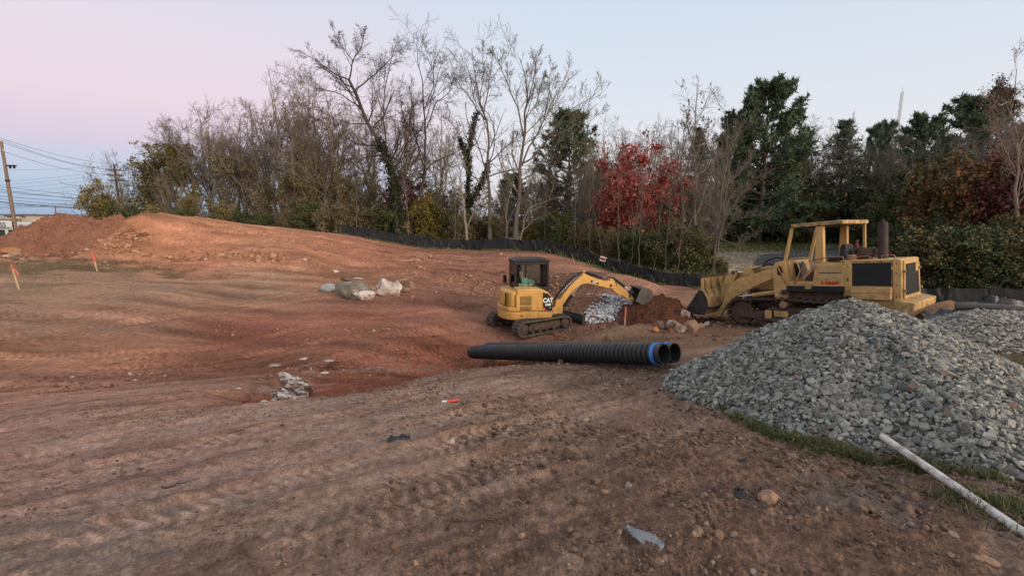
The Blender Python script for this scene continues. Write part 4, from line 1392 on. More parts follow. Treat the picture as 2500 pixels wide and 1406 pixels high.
MB().box(5.62, 6.02, -1.22, 1.22, .33, .362).build('cutting_edge', M['dark_steel'], bkt)
MB().box(5.19, 5.27, -1.21, 1.21, 1.62, 1.68).build('bucket_lip', M['rust_steel'], bkt, bev=.01)
for k in range(6):
    yy = 1.02 - k * .40
    MB().prism([(5.235, 1.62), (5.19, 1.58), (5.13, 1.14), (5.08, .94), (5.21, 1.18)], yy - .02, yy + .02).build('bucket_rib', M['roof_yellow'], bkt, bev=.004)
MB().prism([(5.02, .62), (4.97, .60), (4.99, .54), (5.05, .52)], -1.18, 1.18).build('wear_strip', M['rust_steel'], bkt)
# crawlers with steel shoes
shoe_me = None
for yy in (.62, -1.12):
    pth = arc(3.97, .47, .43, -80, 100, 12) + [(3.4, .93), (3.0, .94), (2.67, .965), (2.3, .93), (1.8, .90), (1.3, .93)] + arc(.98, .50, .43, 85, 262, 12) + [(1.6, .05), (2.5, .035), (3.4, .04)]
    tr = MB().box(1.2, 3.55, yy + .10, yy + .40, .22, .56).prism([(1.5, .56), (3.3, .56), (3.1, .70), (1.7, .70)], yy + .16, yy + .34).prism([(3.3, .30), (4.1, .36), (4.1, .52), (3.3, .50)], yy + .04, yy + .12).prism([(3.3, .30), (4.1, .36), (4.1, .52), (3.3, .50)], yy + .38, yy + .46)
    tr = tr.build('track', M['rust_steel'], LD, bev=.012)
    MB().cyl((3.97, yy + .14, .47), (3.97, yy + .36, .47), .36, 28).cyl((3.97, yy + .12, .47), (3.97, yy + .38, .47), .22, 24).cyl((3.97, yy + .06, .47), (3.97, yy + .44, .47), .11, 16).build('idler_wheel', M['rust_steel'], tr, bev=.01, smooth=40)
    MB().cyl((.98, yy + .16, .50), (.98, yy + .34, .50), .37, 24).cyl((.98, yy + .08, .50), (.98, yy + .45, .50), .20, 18).build('sprocket', M['rust_steel'], tr, bev=.01, smooth=40)
    MB().cyl((2.67, yy + .08, .80), (2.67, yy + .50, .80), .105, 18).cyl((2.67, yy + .49, .80), (2.67, yy + .52, .80), .085, 16).build('carrier_roller', M['rock_tan'], tr, bev=.006, smooth=40)
    for xx in (1.55, 2.0, 2.45, 2.9, 3.3):
        MB().cyl((xx, yy + .10, .20), (xx, yy + .42, .20), .11, 14).build('track_roller', M['rust_steel'], tr, smooth=40)
    MB().box(3.02, 3.22, yy + .41, yy + .46, .36, .60).box(2.55, 2.95, yy + .41, yy + .45, .42, .60).build('guard_plate', Yp, tr, bev=.01)
    MB().box(1.5, 3.4, yy + .42, yy + .47, .28, .36).build('guide_rail', M['muddy'], tr, bev=.008)
    ch = MB()
    chain = [(x, z) for x, z in pth]
    if shoe_me is None:
        s_ = MB().box(-.085, .080, 0, .50, -.012, .012).box(-.085, -.068, .0, .50, -.058, -.010).box(-.05, .05, .16, .20, .01, .07).box(-.05, .05, .30, .34, .01, .07)
        t_ = s_.build('shoe', M['muddy'], tr, smooth=None)
        shoe_me = t_.data
        first = t_
    for k, (x, z, a) in enumerate(path_sample(pth, 44)):
        if k == 0 and yy > 0:
            o_ = first
        else:
            o_ = bpy.data.objects.new('shoe', shoe_me)
            COL.objects.link(o_)
            o_.parent = tr
        o_.matrix_local = Matrix.Translation((x, yy, z)) @ Matrix.Rotation(-a, 4, 'Y')

# ------------------------------------------------------------------ corrugated pipes
print('pipes')


def corrugated(p0, p1, r, label, ends):
    a, b = Vector(p0), Vector(p1)
    L = (b - a).length
    zax = (b - a).normalized()
    T = zax.to_track_quat('Z', 'Y').to_matrix().to_4x4()
    T.translation = a
    root = empty('drain_pipe', a, label, 'pipe', 'black corrugated drain pipes on the ground', mat=T)
    pitch = .098
    prof_ = []
    n = int((L - .24) / pitch)
    z0 = .12
    prof_ += [(0, r * .90), (z0, r * .90)]
    for k in range(n):
        z = z0 + k * pitch
        prof_ += [(z, r * .84), (z + .030, r * .84), (z + .038, r * .965), (z + .046, r), (z + .080, r), (z + .088, r * .965), (z + .096, r * .84)]
    prof_ += [(z0 + n * pitch, r * .90), (L, r * .90)]
    S = 40
    ang = np.linspace(0, 2 * PI, S, endpoint=False)

    def lathe(pf, name, mat, flip=False, sm=28):
        P_ = np.array([[(q * math.cos(t), q * math.sin(t), z) for t in ang] for z, q in pf]).reshape(-1, 3)
        i = np.arange(len(pf) * S).reshape(len(pf), S)
        j = np.roll(i, -1, 1)
        q = np.stack([i[:-1], j[:-1], j[1:], i[1:]], -1).reshape(-1, 4)
        if flip:
            q = q[:, ::-1].copy()
        return link(name, np_mesh(name, P_, q), root, mat, sm)
    lathe(prof_, 'corrugated_wall', M['pipe'], sm=40)
    lathe([(.0, r * .90), (.001, r * .80), (L - .001, r * .80), (L, r * .90)], 'liner', M['pipe_in'], True)
    for e, w in ends:
        z = .10 if e == 0 else L - .10 - w
        lathe([(z, r * .91), (z, r * .985), (z + w, r * .985), (z + w, r * .91)], 'band', M['blue'])
    return root


pr = .188
pa = G(1622, 864, 6.95)
pb = G(1152, 859, 11.9)
pb = pa + (pb - pa) * (6.25 / np.linalg.norm(pb - pa))
corrugated(pb, pa, pr, 'black corrugated drain pipe nearer the camera with a blue band at its open right end', [(1, .065)])
qa = G(1648, 861, 7.30)
qb = G(1180, 851, 12.4)
qb = qa + (qb - qa) * (6.25 / np.linalg.norm(qb - qa))
corrugated(qb, qa, pr, 'black corrugated drain pipe lying behind the other one with blue at its far end', [(0, .08), (1, .06)])

# ------------------------------------------------------------------ crushed stone heaps
print('stone heaps')


def heap(cx, cy, h, toes, seed):
    """toes: ground points (X, Y) where the foot of the heap lies, all round"""
    tp = np.array(toes, float) - [cx, cy]
    ta, tr_ = np.arctan2(tp[:, 1], tp[:, 0]), np.hypot(tp[:, 0], tp[:, 1])
    o = np.argsort(ta)
    ta, tr_ = ta[o], tr_[o]
    ta = np.concatenate([ta - 2 * PI, ta, ta + 2 * PI])
    tr_ = np.tile(tr_, 3)
    ag = np.linspace(-PI, PI, 181)
    rg_ = np.interp(ag, ta, tr_)
    for _ in range(4):
        rg_ = (np.roll(rg_, 1) + 2 * rg_ + np.roll(rg_, -1)) / 4

    def f(x, y):
        a = np.arctan2(y - cy, x - cx)
        t = np.hypot(x - cx, y - cy) / np.interp(a, ag, rg_)
        top = h0(x, y) + h * (1 - np.power(t * t + .012, .56)) / (1 - .084) + .05 * fbm(x * 1.6, y * 1.6, 3, seed)
        return np.maximum(top, h0(x, y) - .05), t
    return f


def stone_heap(name, label, f, cx, cy, ext, n, nbig, size, matkey, seed, sub=0, ymin=-1e9, tmax=1.03, big_key=None):
    root = empty(name, (cx, cy, hz1(cx, cy)), label, 'stone heap')
    rg = np.random.default_rng(seed)
    # a core that shows only in the gaps
    ts = np.linspace(-ext, ext, 90)
    X, Yv = np.meshgrid(cx + ts, cy + ts, indexing='ij')
    Zc, t = f(X.ravel(), Yv.ravel())
    Vc = np.stack([X.ravel(), Yv.ravel(), np.where(t > 1.0, h0(X.ravel(), Yv.ravel()) - .15, Zc - size * .6)], 1) - np.array(root.location)
    i = np.arange(90 * 90).reshape(90, 90)
    q = np.stack([i[:-1, :-1], i[1:, :-1], i[1:, 1:], i[:-1, 1:]], -1).reshape(-1, 4)
    core = link('heap_core', np_mesh('heap_core', Vc, q), root, M['stones_' + matkey], 180)
    x, y = cx + rg.uniform(-ext, ext, n * 4), cy + rg.uniform(-ext, ext, n * 4)
    z, t = f(x, y)
    edge = rg.uniform(.93, tmax, len(x))
    k = np.where((t < edge) & (y > ymin))[0][:n]
    x, y, z = x[k], y[k], z[k]
    e = .06
    nrm = np.stack([-(f(x + e, y)[0] - f(x - e, y)[0]) / (2 * e), -(f(x, y + e)[0] - f(x, y - e)[0]) / (2 * e), np.ones_like(x)], 1)
    nrm /= np.linalg.norm(nrm, axis=1)[:, None]
    P_ = np.stack([x, y, z], 1) + nrm * rg.normal(0, size * .16, len(x))[:, None]
    sz = size * np.clip(rg.lognormal(-.08, .40, len(x)), .38, 2.1)
    d = np.linalg.norm(P_ - np.array([0, 0, EYE]), axis=1)
    facing = ((np.array([0, 0, EYE]) - P_) * nrm).sum(1) / d
    infr = np.abs(P_[:, 0] / np.maximum(P_[:, 1], .1)) < 1.2
    score = sz / d * np.clip(facing, 0, 1) * infr
    o = np.argsort(-score)
    big, rest = o[:nbig], o[nbig:]
    P_[big] += nrm[big] * size * .12
    scatter_mesh('loose_stones', P_[rest] - np.array(root.location), sz[rest], seed + 1, M['stones_' + matkey], root, sub, (.30, .75), nrm[rest], 24, (.5, .95), 'stuff', .42, slab=True)
    bases = []
    for v in range(14):
        b = np_mesh('stone', slab_verts(rg, rg.uniform(.5, .95), rg.uniform(.32, .7)), SLAB_F)
        b.materials.append(M['stone_' + matkey])
        bases.append(b)
    Rm = rand_rot(rg, len(big), nrm[big], .36)
    for j, b in enumerate(big):
        s_ = bpy.data.objects.new('stone', bases[rg.integers(0, 14)])
        COL.objects.link(s_)
        s_.parent = root
        m4 = Matrix(Rm[j].tolist()).to_4x4() @ Matrix.Scale(float(sz[b]), 4)
        m4.translation = Vector((P_[b] - np.array(root.location)).tolist())
        s_.matrix_local = m4
    return root


gpk = G(2075, 734, 5.75)
toes = [hit(*p)[:2] for p in ((1592, 922), (1640, 954), (1790, 1014), (2000, 1084), (2200, 1114), (2380, 1150), (2500, 1185))] + [(4.7, 3.1), (6.1, 4.3), (6.35, 5.2), (6.2, 6.6), (5.2, 7.5), (4.0, 7.4), (2.95, 6.8), (2.36, 6.45)]
f1 = heap(gpk[0], gpk[1], gpk[2] - hz1(gpk[0], gpk[1]), toes, 4)
stone_heap('gravel_heap', 'large heap of grey crushed stone in the right foreground', f1, gpk[0], gpk[1], 3.4, 27000, 300, .061, 'grey', 11, 0, 1.2)
hpk = G(2380, 762, 8.4)
f2 = heap(hpk[0], hpk[1], hpk[2] - hz1(hpk[0], hpk[1]), [(hpk[0] + 2.1 * math.cos(t) * (1.25 if math.cos(t) > 0 else 1), hpk[1] + 1.8 * math.sin(t)) for t in np.linspace(0, 6, 12)], 7)
stone_heap('gravel_heap', 'paler tan grey heap of crushed stone behind the large heap at the right edge', f2, hpk[0], hpk[1], 2.9, 9000, 160, .062, 'pale', 23, 0, 5)
# white stone poured into the trench
wq = [hit(1440, 782), hit(1480, 765), hit(1520, 752), hit(1565, 738)]
rgw = np.random.default_rng(5)
Pw, Nw = [], []
for k in range(1500):
    t = rgw.uniform(0, 3)
    i = min(int(t), 2)
    c_ = wq[i] + (wq[i + 1] - wq[i]) * (t - i)
    w_ = .20 + .12 * t
    xx, yy = c_[0] + rgw.normal(0, w_), c_[1] + rgw.normal(0, w_ * .8)
    Pw.append((xx, yy, 0))
Pw = np.array(Pw)
ctr = np.array([wq[2][0], wq[2][1], hz1(wq[2][0], wq[2][1])])
Pw[:, 2] = ground_z(Pw[:, 0], Pw[:, 1]) + .03 + .22 * np.exp(-(((Pw[:, 0] - wq[2][0]) / .8) ** 2 + ((Pw[:, 1] - wq[2][1]) / .5) ** 2)) * rgw.uniform(.7, 1.1, len(Pw))
WR = empty('stone_bed', ctr, 'bed of white broken stone spilling into the trench beneath the excavator bucket', 'stone bed')
szw = np.clip(rgw.lognormal(-2.45, .4, len(Pw)), .04, .2)
ow = np.argsort(-szw)
scatter_mesh('loose_stones', Pw[ow[180:]] - ctr, szw[ow[180:]], 71, M['stones_white'], WR, 0, (.4, .8), None, 10, slab=True)
wb = []
for v in range(8):
    b = np_mesh('stone', slab_verts(rgw, .8, .7), SLAB_F)
    b.materials.append(M['stone_white'])
    wb.append(b)
Rw = rand_rot(rgw, 180, None, .5)
for j in range(180):
    s_ = bpy.data.objects.new('stone', wb[j % 8])
    COL.objects.link(s_)
    s_.parent = WR
    m4 = Matrix(Rw[j].tolist()).to_4x4() @ Matrix.Scale(float(szw[ow[j]]), 4)
    m4.translation = Vector((Pw[ow[j]] - ctr).tolist())
    s_.matrix_local = m4

# ------------------------------------------------------------------ soil heaps
mound_obj('soil_heap', 5.3, 15.75, (1.45, 1.15, 1.0), M['red_soil'], 41, 'red brown heap of loose soil in front of the loader bucket', 'soil heap', amp=.13, ang=-20)
q = G(148, 600, 26.3)
mound_obj('soil_heap', q[0], q[1], (3.4, 2.7, 2.0), M['mound_soil'], 57, 'red brown clay heap at the left beside the utility pole', 'soil heap', (90, 170), .17, 4)

# ------------------------------------------------------------------ boulders
print('rocks')
rock('boulder', 866, 730, 108, 48, M['rock_grey'], 3, 'large grey weathered boulder half sunk in the red ground', depth=.5, tilt=-2, sink=.2, cuts=10)
rock('boulder', 889, 735, 62, 25, M['rock_white'], 12, 'low cream white rock leaning against the front of the large grey boulder', depth=.4, sink=.08)
rock('boulder', 938, 727, 56, 46, M['rock_white'], 27, 'bright white and pink slab standing right of the grey boulder', depth=.6, tilt=30, sink=.08, cuts=12, noise=.16)
rock('boulder', 958, 727, 50, 44, M['rock_white'], 28, 'leaning white slab joined to the right of the white and pink one', depth=.4, tilt=42, sink=.08, cuts=12, noise=.14)
rock('boulder', 800, 712, 46, 24, M['rock_blue'], 33, 'small blue grey rock at the left end of the grey boulder', depth=.6)
rock('boulder', 1002, 709, 36, 24, M['rock_tan'], 38, 'tan rock with an overhanging edge right of the white slab', depth=.7, tilt=12)
rock('boulder', 984, 694, 28, 15, M['rock_tan'], 44, 'tan rock behind the white slab, farthest of the three tan ones', depth=.7, lift=.05)
rock('boulder', 989, 716, 24, 16, M['rock_tan'], 45, 'small tan rock tucked against the white slab', depth=.7)
rock('stone', 820, 668, 13, 8, M['rock_pale'], 48, 'small white stone lying alone uphill of the grey boulder', 'stone')
rock('stone', 774, 704, 9, 8, M['rock_blue'], 49, 'fist sized pale stone left of the blue grey rock', 'stone')
rock('stone', 874, 684, 26, 4, M['rock_pale'], 50, 'thin pale flake lying behind the grey boulder', 'stone')
rock('stone', 842, 688, 30, 12, M['rock_brown'], 51, 'reddish clod of rock behind the left of the grey boulder', 'stone')
# pile beside the red soil heap
rock('boulder', 1672, 795, 30, 28, M['rock_pink'], 61, 'upright pale pink rock on top of the rock pile beside the red soil heap', lift=.22, depth=.8)
rock('boulder', 1644, 792, 34, 18, M['rock_pink'], 62, 'long whitish rock at the upper left of the rock pile', lift=.16, depth=.8)
rock('boulder', 1646, 815, 40, 28, M['rock_pink'], 63, 'brown and white rock at the front left of the rock pile', depth=.8, tilt=-10)
rock('boulder', 1662, 818, 30, 30, M['rock_pink'], 69, 'white veined rock at the front middle of the rock pile', depth=.7)
rock('boulder', 1688, 816, 48, 32, M['rock_tan'], 65, 'large tan wedge at the right of the rock pile', depth=.7, tilt=24)
rock('boulder', 1711, 811, 32, 16, M['rock_tan'], 66, 'flat reddish slab at the right foot of the rock pile', depth=.8, tilt=15)
rock('boulder', 1602, 817, 28, 15, M['rock_orange'], 67, 'orange stone at the left foot of the rock pile', depth=.8)
rock('boulder', 1614, 809, 36, 24, M['rock_brown'], 68, 'dull brown rock at the back left of the rock pile', depth=.8)
rock('boulder', 1729, 795, 15, 11, M['rock_pale'], 70, 'pale rounded stone alone in front of the loader bucket', 'stone')
# near ground
rock('stone', 1400, 1118, 52, 42, M['rock_brown'], 81, 'square brown stone standing alone in the foreground soil', 'stone', depth=.7, sink=.12)
rock('stone', 1456, 1183, 32, 27, M['rock_brown'], 82, 'rounded brown stone right below the square brown stone', 'stone')
rock('stone', 1476, 1203, 24, 13, M['rock_tan'], 83, 'low tan stone touching the rounded brown stone', 'stone')
rock('stone', 1875, 1232, 62, 34, M['rock_tan'], 84, 'flat pinkish slab poking out of the soil left of the white pipe', 'stone', depth=.7, tilt=10, cuts=11)
rock('stone', 1272, 1310, 22, 22, M['rock_tan'], 85, 'small pale stone at the bottom middle of the foreground', 'stone')
rock('stone', 1700, 1005, 42, 22, M['rock_brown'], 86, 'brown stone beside the left foot of the grey stone heap', 'stone')
rock('stone', 1676, 1004, 38, 24, M['rock_brown'], 87, 'broad earthy stone left of the brown stone by the grey heap', 'stone')
rock('stone', 1702, 1018, 22, 14, M['rock_brown'], 88, 'small brown stone below the two stones by the grey heap', 'stone')
rock('stone', 1104, 1086, 14, 16, M['rock_pale'], 89, 'thin pale upright chip of stone near the black plastic scrap', 'stone', depth=.4)
rock('stone', 1783, 1248, 18, 14, M['rock_brown'], 90, 'round brown pebble left of the flat pinkish slab', 'stone')
rock('stone', 1698, 1322, 20, 16, M['rock_tan'], 91, 'small tan stone right of the grey plastic bottle', 'stone')
rock('stone', 1650, 1320, 16, 14, M['rock_brown'], 94, 'little brown stone between the plastic bottle and the small tan stone', 'stone')
rock('stone', 2420, 1372, 60, 20, M['rock_tan'], 92, 'long buried stone at the bottom right corner', 'stone', sink=.4)
rock('stone', 1016, 1392, 16, 20, M['rock_tan'], 93, 'pale stone at the bottom edge left of the middle', 'stone')
# exposed ledge with lime streaks
rock('rock_ledge', 686, 968, 140, 60, M['outcrop'], 101, 'low ledge of white streaked rock exposed in the red ground', 'rock ledge', depth=.6, tilt=-24, sink=.22, cuts=9, noise=.34)
rock('rock_ledge', 714, 938, 110, 46, M['outcrop'], 102, 'upper hump of white streaked rock behind the low ledge', 'rock ledge', depth=.6, tilt=-24, sink=.22, cuts=9, noise=.34)
for k, (a, b, w, h) in enumerate(((640, 980, 26, 8), (600, 982, 20, 7), (790, 908, 22, 7), (800, 884, 34, 5), (735, 884, 26, 5), (665, 898, 36, 6), (578, 944, 16, 8), (707, 989, 22, 7), (742, 948, 18, 6))):
    rock('stone', a, b, w, h, M['rock_pink'] if k % 2 else M['rock_pale'], 110 + k, 'small whitish rock fragment in the red ground around the streaked ledge', 'stone', 'whitish fragments around the ledge', depth=.8, sink=.45, sub=2)
# rubble at the far left
for k, (a, b, w, h, mt, lab) in enumerate(((12, 592, 46, 26, 'rock_orange', 'big orange block at the far left beneath the store sign'), (28, 597, 30, 14, 'rock_tan', 'pale slab leaning on the big orange block'),
                                           (26, 606, 28, 15, 'rock_tan', 'tan rounded boulder below the pale slab at the far left'), (8, 610, 24, 10, 'rock_pink', 'pinkish stone at the very left edge of the rubble'),
                                           (30, 616, 22, 9, 'rock_brown', 'brown stone at the foot of the rubble at the far left'), (45, 584, 16, 10, 'rock_tan', 'small stone at the foot of the utility pole'),
                                           (60, 612, 16, 8, 'rock_brown', 'brown clod at the left foot of the dark red heap'))):
    rock('boulder', a, b, w, h, M[mt], 130 + k, lab, Y=23.5 - .3 * k, depth=.8, sub=2)

# loose clods and pebbles
print('clods')


def clods(n, xr, yr, size, seed, matr, dens, name='loose_clods', sub=0, lift=0.0):
    rg = np.random.default_rng(seed)
    x, y = rg.uniform(*xr, n * 6), rg.uniform(*yr, n * 6)
    k = np.where((rg.uniform(0, 1, len(x)) < dens(x, y)) & (np.abs(x) < 1.22 * y + .4))[0][:n]
    x, y = x[k], y[k]
    dzt, _ = track_marks(x, y)
    z = ground_z(x, y) + dzt
    sz = size * np.clip(rg.lognormal(-.35, .55, len(x)), .3, 3.5)
    P_ = np.stack([x, y, z + sz * .12 + lift], 1)
    return scatter_mesh(name, P_, sz, seed, matr, None, sub, (.45, .85), None, 10, (.6, 1), 'stuff', .5)


CL_STOPS = [(0, (.075, .046, .033)), (.35, (.125, .078, .056)), (.75, (.175, .112, .083)), (.93, (.215, .15, .115)), (1, (.30, .24, .20))]
M['clod'] = m_stone('soil clods', CL_STOPS, True)
M['red_clod'] = m_stone('red soil clods', [(0, (.12, .055, .036)), (.5, (.21, .10, .066)), (.93, (.28, .15, .105)), (1, (.42, .36, .32))], True)
M['orange_clod'] = m_stone('orange soil clods', [(0, (.22, .11, .062)), (.5, (.34, .18, .105)), (.93, (.40, .235, .15)), (1, (.48, .38, .31))], True)
clump = lambda x, y, s=1.0, sd=0: np.clip(.18 + 1.7 * fbm(x * s, y * s, 3, 201 + sd), 0, 1)
clods(9000, (-2, 5), (1.4, 4.2), .017, 301, M['clod'], lambda x, y: clump(x, y, 1.5) * sstep(-1.7, .4, x - .25 * (y - 2)))
clods(1500, (-.5, 4.5), (1.5, 4.5), .036, 302, M['clod'], lambda x, y: clump(x, y, 1.2, 1) ** 2 * sstep(-1.2, .6, x), sub=1)
clods(6000, (-5, 1), (1.5, 7), .013, 309, M['clod'], lambda x, y: clump(x, y, 1.3, 8) * .7)
clods(4500, (-4, 6), (3.8, 8), .028, 303, M['clod'], lambda x, y: clump(x, y, .8, 2) * sstep(-3.5, 1, x))
clods(3200, (-9, 3), (6.5, 13), .045, 304, M['red_clod'], lambda x, y: clump(x, y, .7, 3))
clods(3600, (1.2, 7.5), (11.2, 20), .085, 305, M['red_clod'], lambda x, y: np.clip(clump(x, y, .7, 4) * (rough_amp(x, y) - .15), 0, 1))
clods(700, (-21, -2), (21, 29), .08, 306, M['orange_clod'], lambda x, y: clump(x, y, .45, 5) ** 1.5)
FOOT = np.array([hit(*p)[:2] for p in ((262, 596), (290, 622), (340, 636), (420, 640), (500, 634), (580, 628), (650, 640), (730, 640), (780, 655))] )
_rf = np.random.default_rng(19)
_t = _rf.uniform(0, len(FOOT) - 1, 2600)
_fx = np.interp(_t, range(len(FOOT)), FOOT[:, 0]) + _rf.normal(0, .45, 2600)
_fy = np.interp(_t, range(len(FOOT)), FOOT[:, 1]) + np.abs(_rf.normal(0, .55, 2600)) - .2
_k = fbm(_fx * .7, _fy * .7, 3, 555) > -.12
_sz = .13 * np.clip(_rf.lognormal(-.45, .6, 2600), .25, 3.2)
scatter_mesh('loose_clods', np.stack([_fx, _fy, ground_z(_fx, _fy) + _sz * .15], 1)[_k], _sz[_k], 310, M['orange_clod'], None, 1, (.45, .85), None, 10, (.6, 1), 'stuff', .5)
clods(900, (-26, -20.5), (22.5, 26), .13, 307, M['red_clod'], lambda x, y: clump(x, y, .5, 6))
clods(1400, (-6, 4), (17, 30), .09, 308, M['orange_clod'], lambda x, y: clump(x, y, .5, 7) ** 2)

# ------------------------------------------------------------------ silt fence
print('fence')


def silt_fence(base_pts, height, label, seed, npan):
    rg = np.random.default_rng(seed)
    b = np.array([[p[0], p[1]] for p in base_pts])
    d = np.concatenate([[0], np.cumsum(np.hypot(*(b[1:] - b[:-1]).T))])
    root = empty('silt_fence', (b[0][0], b[0][1], hz1(*b[0])), label, 'silt fence')
    off = np.array(root.location)
    edges = np.linspace(0, d[-1], npan + 1)
    for k in range(npan):
        s = np.linspace(edges[k], edges[k + 1] + .12, 26)
        x, y = np.interp(s, d, b[:, 0]), np.interp(s, d, b[:, 1])
        tx, ty = np.gradient(x), np.gradient(y)
        ln = np.hypot(tx, ty)
        nx_, ny_ = -ty / ln, tx / ln
        if k % 2:
            x, y = x + nx_ * .025, y + ny_ * .025
        zz = np.linspace(0, 1, 9)
        gz_ = h0(x, y)
        fold = rg.uniform(.2, 1.0)
        u = (s - edges[k]) / (edges[1] - edges[0])
        hgt = height * (1 + .03 * rg.normal() - .10 * rg.uniform(0, 1) * np.sin(PI * u) ** 2)
        S_, T_ = np.meshgrid(u, zz, indexing='ij')
        wr = .10 * fold * fbm(S_ * 9 + k * 7 + T_ * 2.0, T_ * 1.2 + k, 3, seed) + .05 * np.sin(PI * S_) * (1 - T_) * fold
        gather = np.exp(-((S_ - .93) / .08) ** 2)
        wr = wr + .07 * gather * np.sin(S_ * 90 + T_ * 5 * rg.uniform(-1, 1))
        Xv = x[:, None] + nx_[:, None] * wr
        Yv = y[:, None] + ny_[:, None] * wr
        Zv = gz_[:, None] - .12 + (hgt[:, None] + .12) * T_
        Vf = np.stack([Xv, Yv, Zv], -1).reshape(-1, 3) - off
        i = np.arange(26 * 9).reshape(26, 9)
        q = np.stack([i[:-1, :-1], i[1:, :-1], i[1:, 1:], i[:-1, 1:]], -1).reshape(-1, 4)
        link('fabric_panel', np_mesh('fabric_panel', Vf, q), root, M['fabric'], 180)
        px_, py_, pz_ = x[0] + nx_[0] * .05, y[0] + ny_[0] * .05, gz_[0]
        MB().box(px_ - off[0] - .022, px_ - off[0] + .022, py_ - off[1] - .022, py_ - off[1] + .022, pz_ - off[2] - .2, pz_ - off[2] + height + .04).build('post', M['pole_wood'], root)
        MB().cyl((px_ - off[0], py_ - off[1], pz_ - off[2] + height + .04), (px_ - off[0], py_ - off[1], pz_ - off[2] + height + .055), .018, 8).build('post_cap', M['trim'], root)
    return root


FENCE = [(835, 590, 33.8), (1000, 601, 33.3), (1120, 606, 33), (1230, 611, 32), (1325, 616, 31), (1382, 628, 29.6), (1458, 651, 28), (1534, 675, 26.3), (1610, 696, 24.6), (1705, 705, 23.7), (1800, 710, 23), (1900, 717, 22.3)]
silt_fence([G(*p) for p in FENCE], .80, 'long black silt fence curving along the edge of the wood', 3, 14)
FENCE2 = [(2130, 742, 20.4), (2250, 748, 19.8), (2400, 752, 19), (2520, 759, 18.3), (2640, 770, 17.6)]
silt_fence([G(*p) for p in FENCE2], .86, 'black silt fence behind the loader at the right edge', 9, 5)
p = G(1471, 632, 27.75)
sg = empty('warning_sign', p, 'small red sign with a white border hung on the silt fence', 'sign', mat=frame_mat((p[0], p[1] - .10, p[2]), -25, 0) @ Matrix.Rotation(R(14), 4, 'Y'))
MB().box(-.19, .19, -.006, .006, -.14, .14).build('sign_board', M['white'], sg, bev=.003)
MB().box(-.165, .165, -.010, -.006, -.085, .085).build('sign_face', m_basic('dark red print', (.30, .018, .035), .5, .1), sg)

# ------------------------------------------------------------------ stakes
def stake(name, px, py, Y, h, lean, label, tip, ribbon=None, w=.055):
    p = G(px, py, Y) if Y else hit(px, py)
    z = ground_z(p[0], p[1])[0]
    r = empty(name, (p[0], p[1], z), label, 'stake', mat=Matrix.Translation((p[0], p[1], z)) @ Matrix.Rotation(R(lean), 4, 'Y'))
    MB().prism([(-w / 2, -.2), (w / 2, -.2), (w / 2, h), (-w / 2, h)], -.012, .012).build('shaft', M['wood'], r, bev=.003)
    MB().box(-w / 2 - .002, w / 2 + .002, -.014, .014, h - tip, h + .002).build('painted_tip', M['pink'], r)
    if ribbon:
        ax, dz_ = ribbon
        pts = []
        n = 7
        for k in range(n):
            t = k / (n - 1)
            pts += [(ax * t ** .7, -.03 - .02 * math.sin(t * 5), h - .03 - dz_ * t + .012), (ax * t ** .7 + .055, -.03 - .03 * math.sin(t * 5 + 1), h - .03 - dz_ * t)]
        mb = MB().add(pts, [(2 * k, 2 * k + 1, 2 * k + 3, 2 * k + 2) for k in range(n - 1)])
        o = mb.build('ribbon', M['pink'], r, smooth=60)
        sm = o.modifiers.new('thickness', 'SOLIDIFY')
        sm.thickness = .004
    return r


stake('survey_stake', 46, 705, None, .92, -8, 'leaning wooden survey stake with a pink ribbon hanging off its right side', .16, (.13, .42))
stake('survey_stake', 237, 662, None, .90, -7, 'wooden survey stake wrapped in pink tape in the dry grass', .50)
stake('survey_stake', 1526, 772, 14.0, .76, 1, 'survey stake with an orange pink top standing in the white trench stone', .34, None, .034)
stake('survey_stake', 2281, 722, 20.6, .62, 6, 'faded pink stake tip showing above the right hand silt fence', .5, None, .05)

# ------------------------------------------------------------------ litter near the camera
a, b = G(2155, 1066, 3.72), G(2500, 1302, 2.30)
d = (b - a) / np.linalg.norm(b - a)
e = a + d * 2.7
rg_ = np.random.default_rng(2)
V_, r_ = [], .029
mb = MB()
pts = [tuple(a + d * t) for t in np.linspace(0, 2.7, 14)]
mb.tube([tuple(a + d * -.03)] + pts, [r_ * .45] + [r_] * 14, 20)
pv = mb.build('white_pipe', M['pvc'], None, smooth=50)
tag(pv, 'long dirty white plastic pipe resting its end on the grey stone heap', 'pipe')
# crushed bottle
p = hit(1574, 1322)
bt = empty('plastic_bottle', p, 'crushed grey plastic bottle lying in the foreground soil', 'bottle', mat=frame_mat((p[0], p[1], ground_z(p[0], p[1])[0] + .012), -40, 5))
prof_b = [(-.092, .014), (-.085, .017), (-.07, .018), (-.045, .032), (.0, .034), (.05, .033), (.066, .028), (.075, .034), (.098, .032), (.102, .02)]
Vb_, S_ = [], 20
for k, (x, rr_) in enumerate(prof_b):
    for j in range(S_):
        t = 2 * PI * j / S_
        wob = 1 + .20 * math.sin(3 * t + k * 1.3) + .16 * math.sin(5 * t - k * 1.7)
        Vb_.append((x, rr_ * 1.25 * math.cos(t) * wob, .010 + .34 * rr_ * math.sin(t) * wob))
Fb_ = [(k * S_ + j, k * S_ + (j + 1) % S_, (k + 1) * S_ + (j + 1) % S_, (k + 1) * S_ + j) for k in range(len(prof_b) - 1) for j in range(S_)] + [list(range(S_))[::-1], [(len(prof_b) - 1) * S_ + j for j in range(S_)]]
MB().add(Vb_, Fb_).build('body', M['grey_plastic'], bt, smooth=45)
MB().cyl((-.108, 0, .012), (-.088, 0, .012), .015, 16).build('cap', M['grey_plastic'], bt, smooth=40)


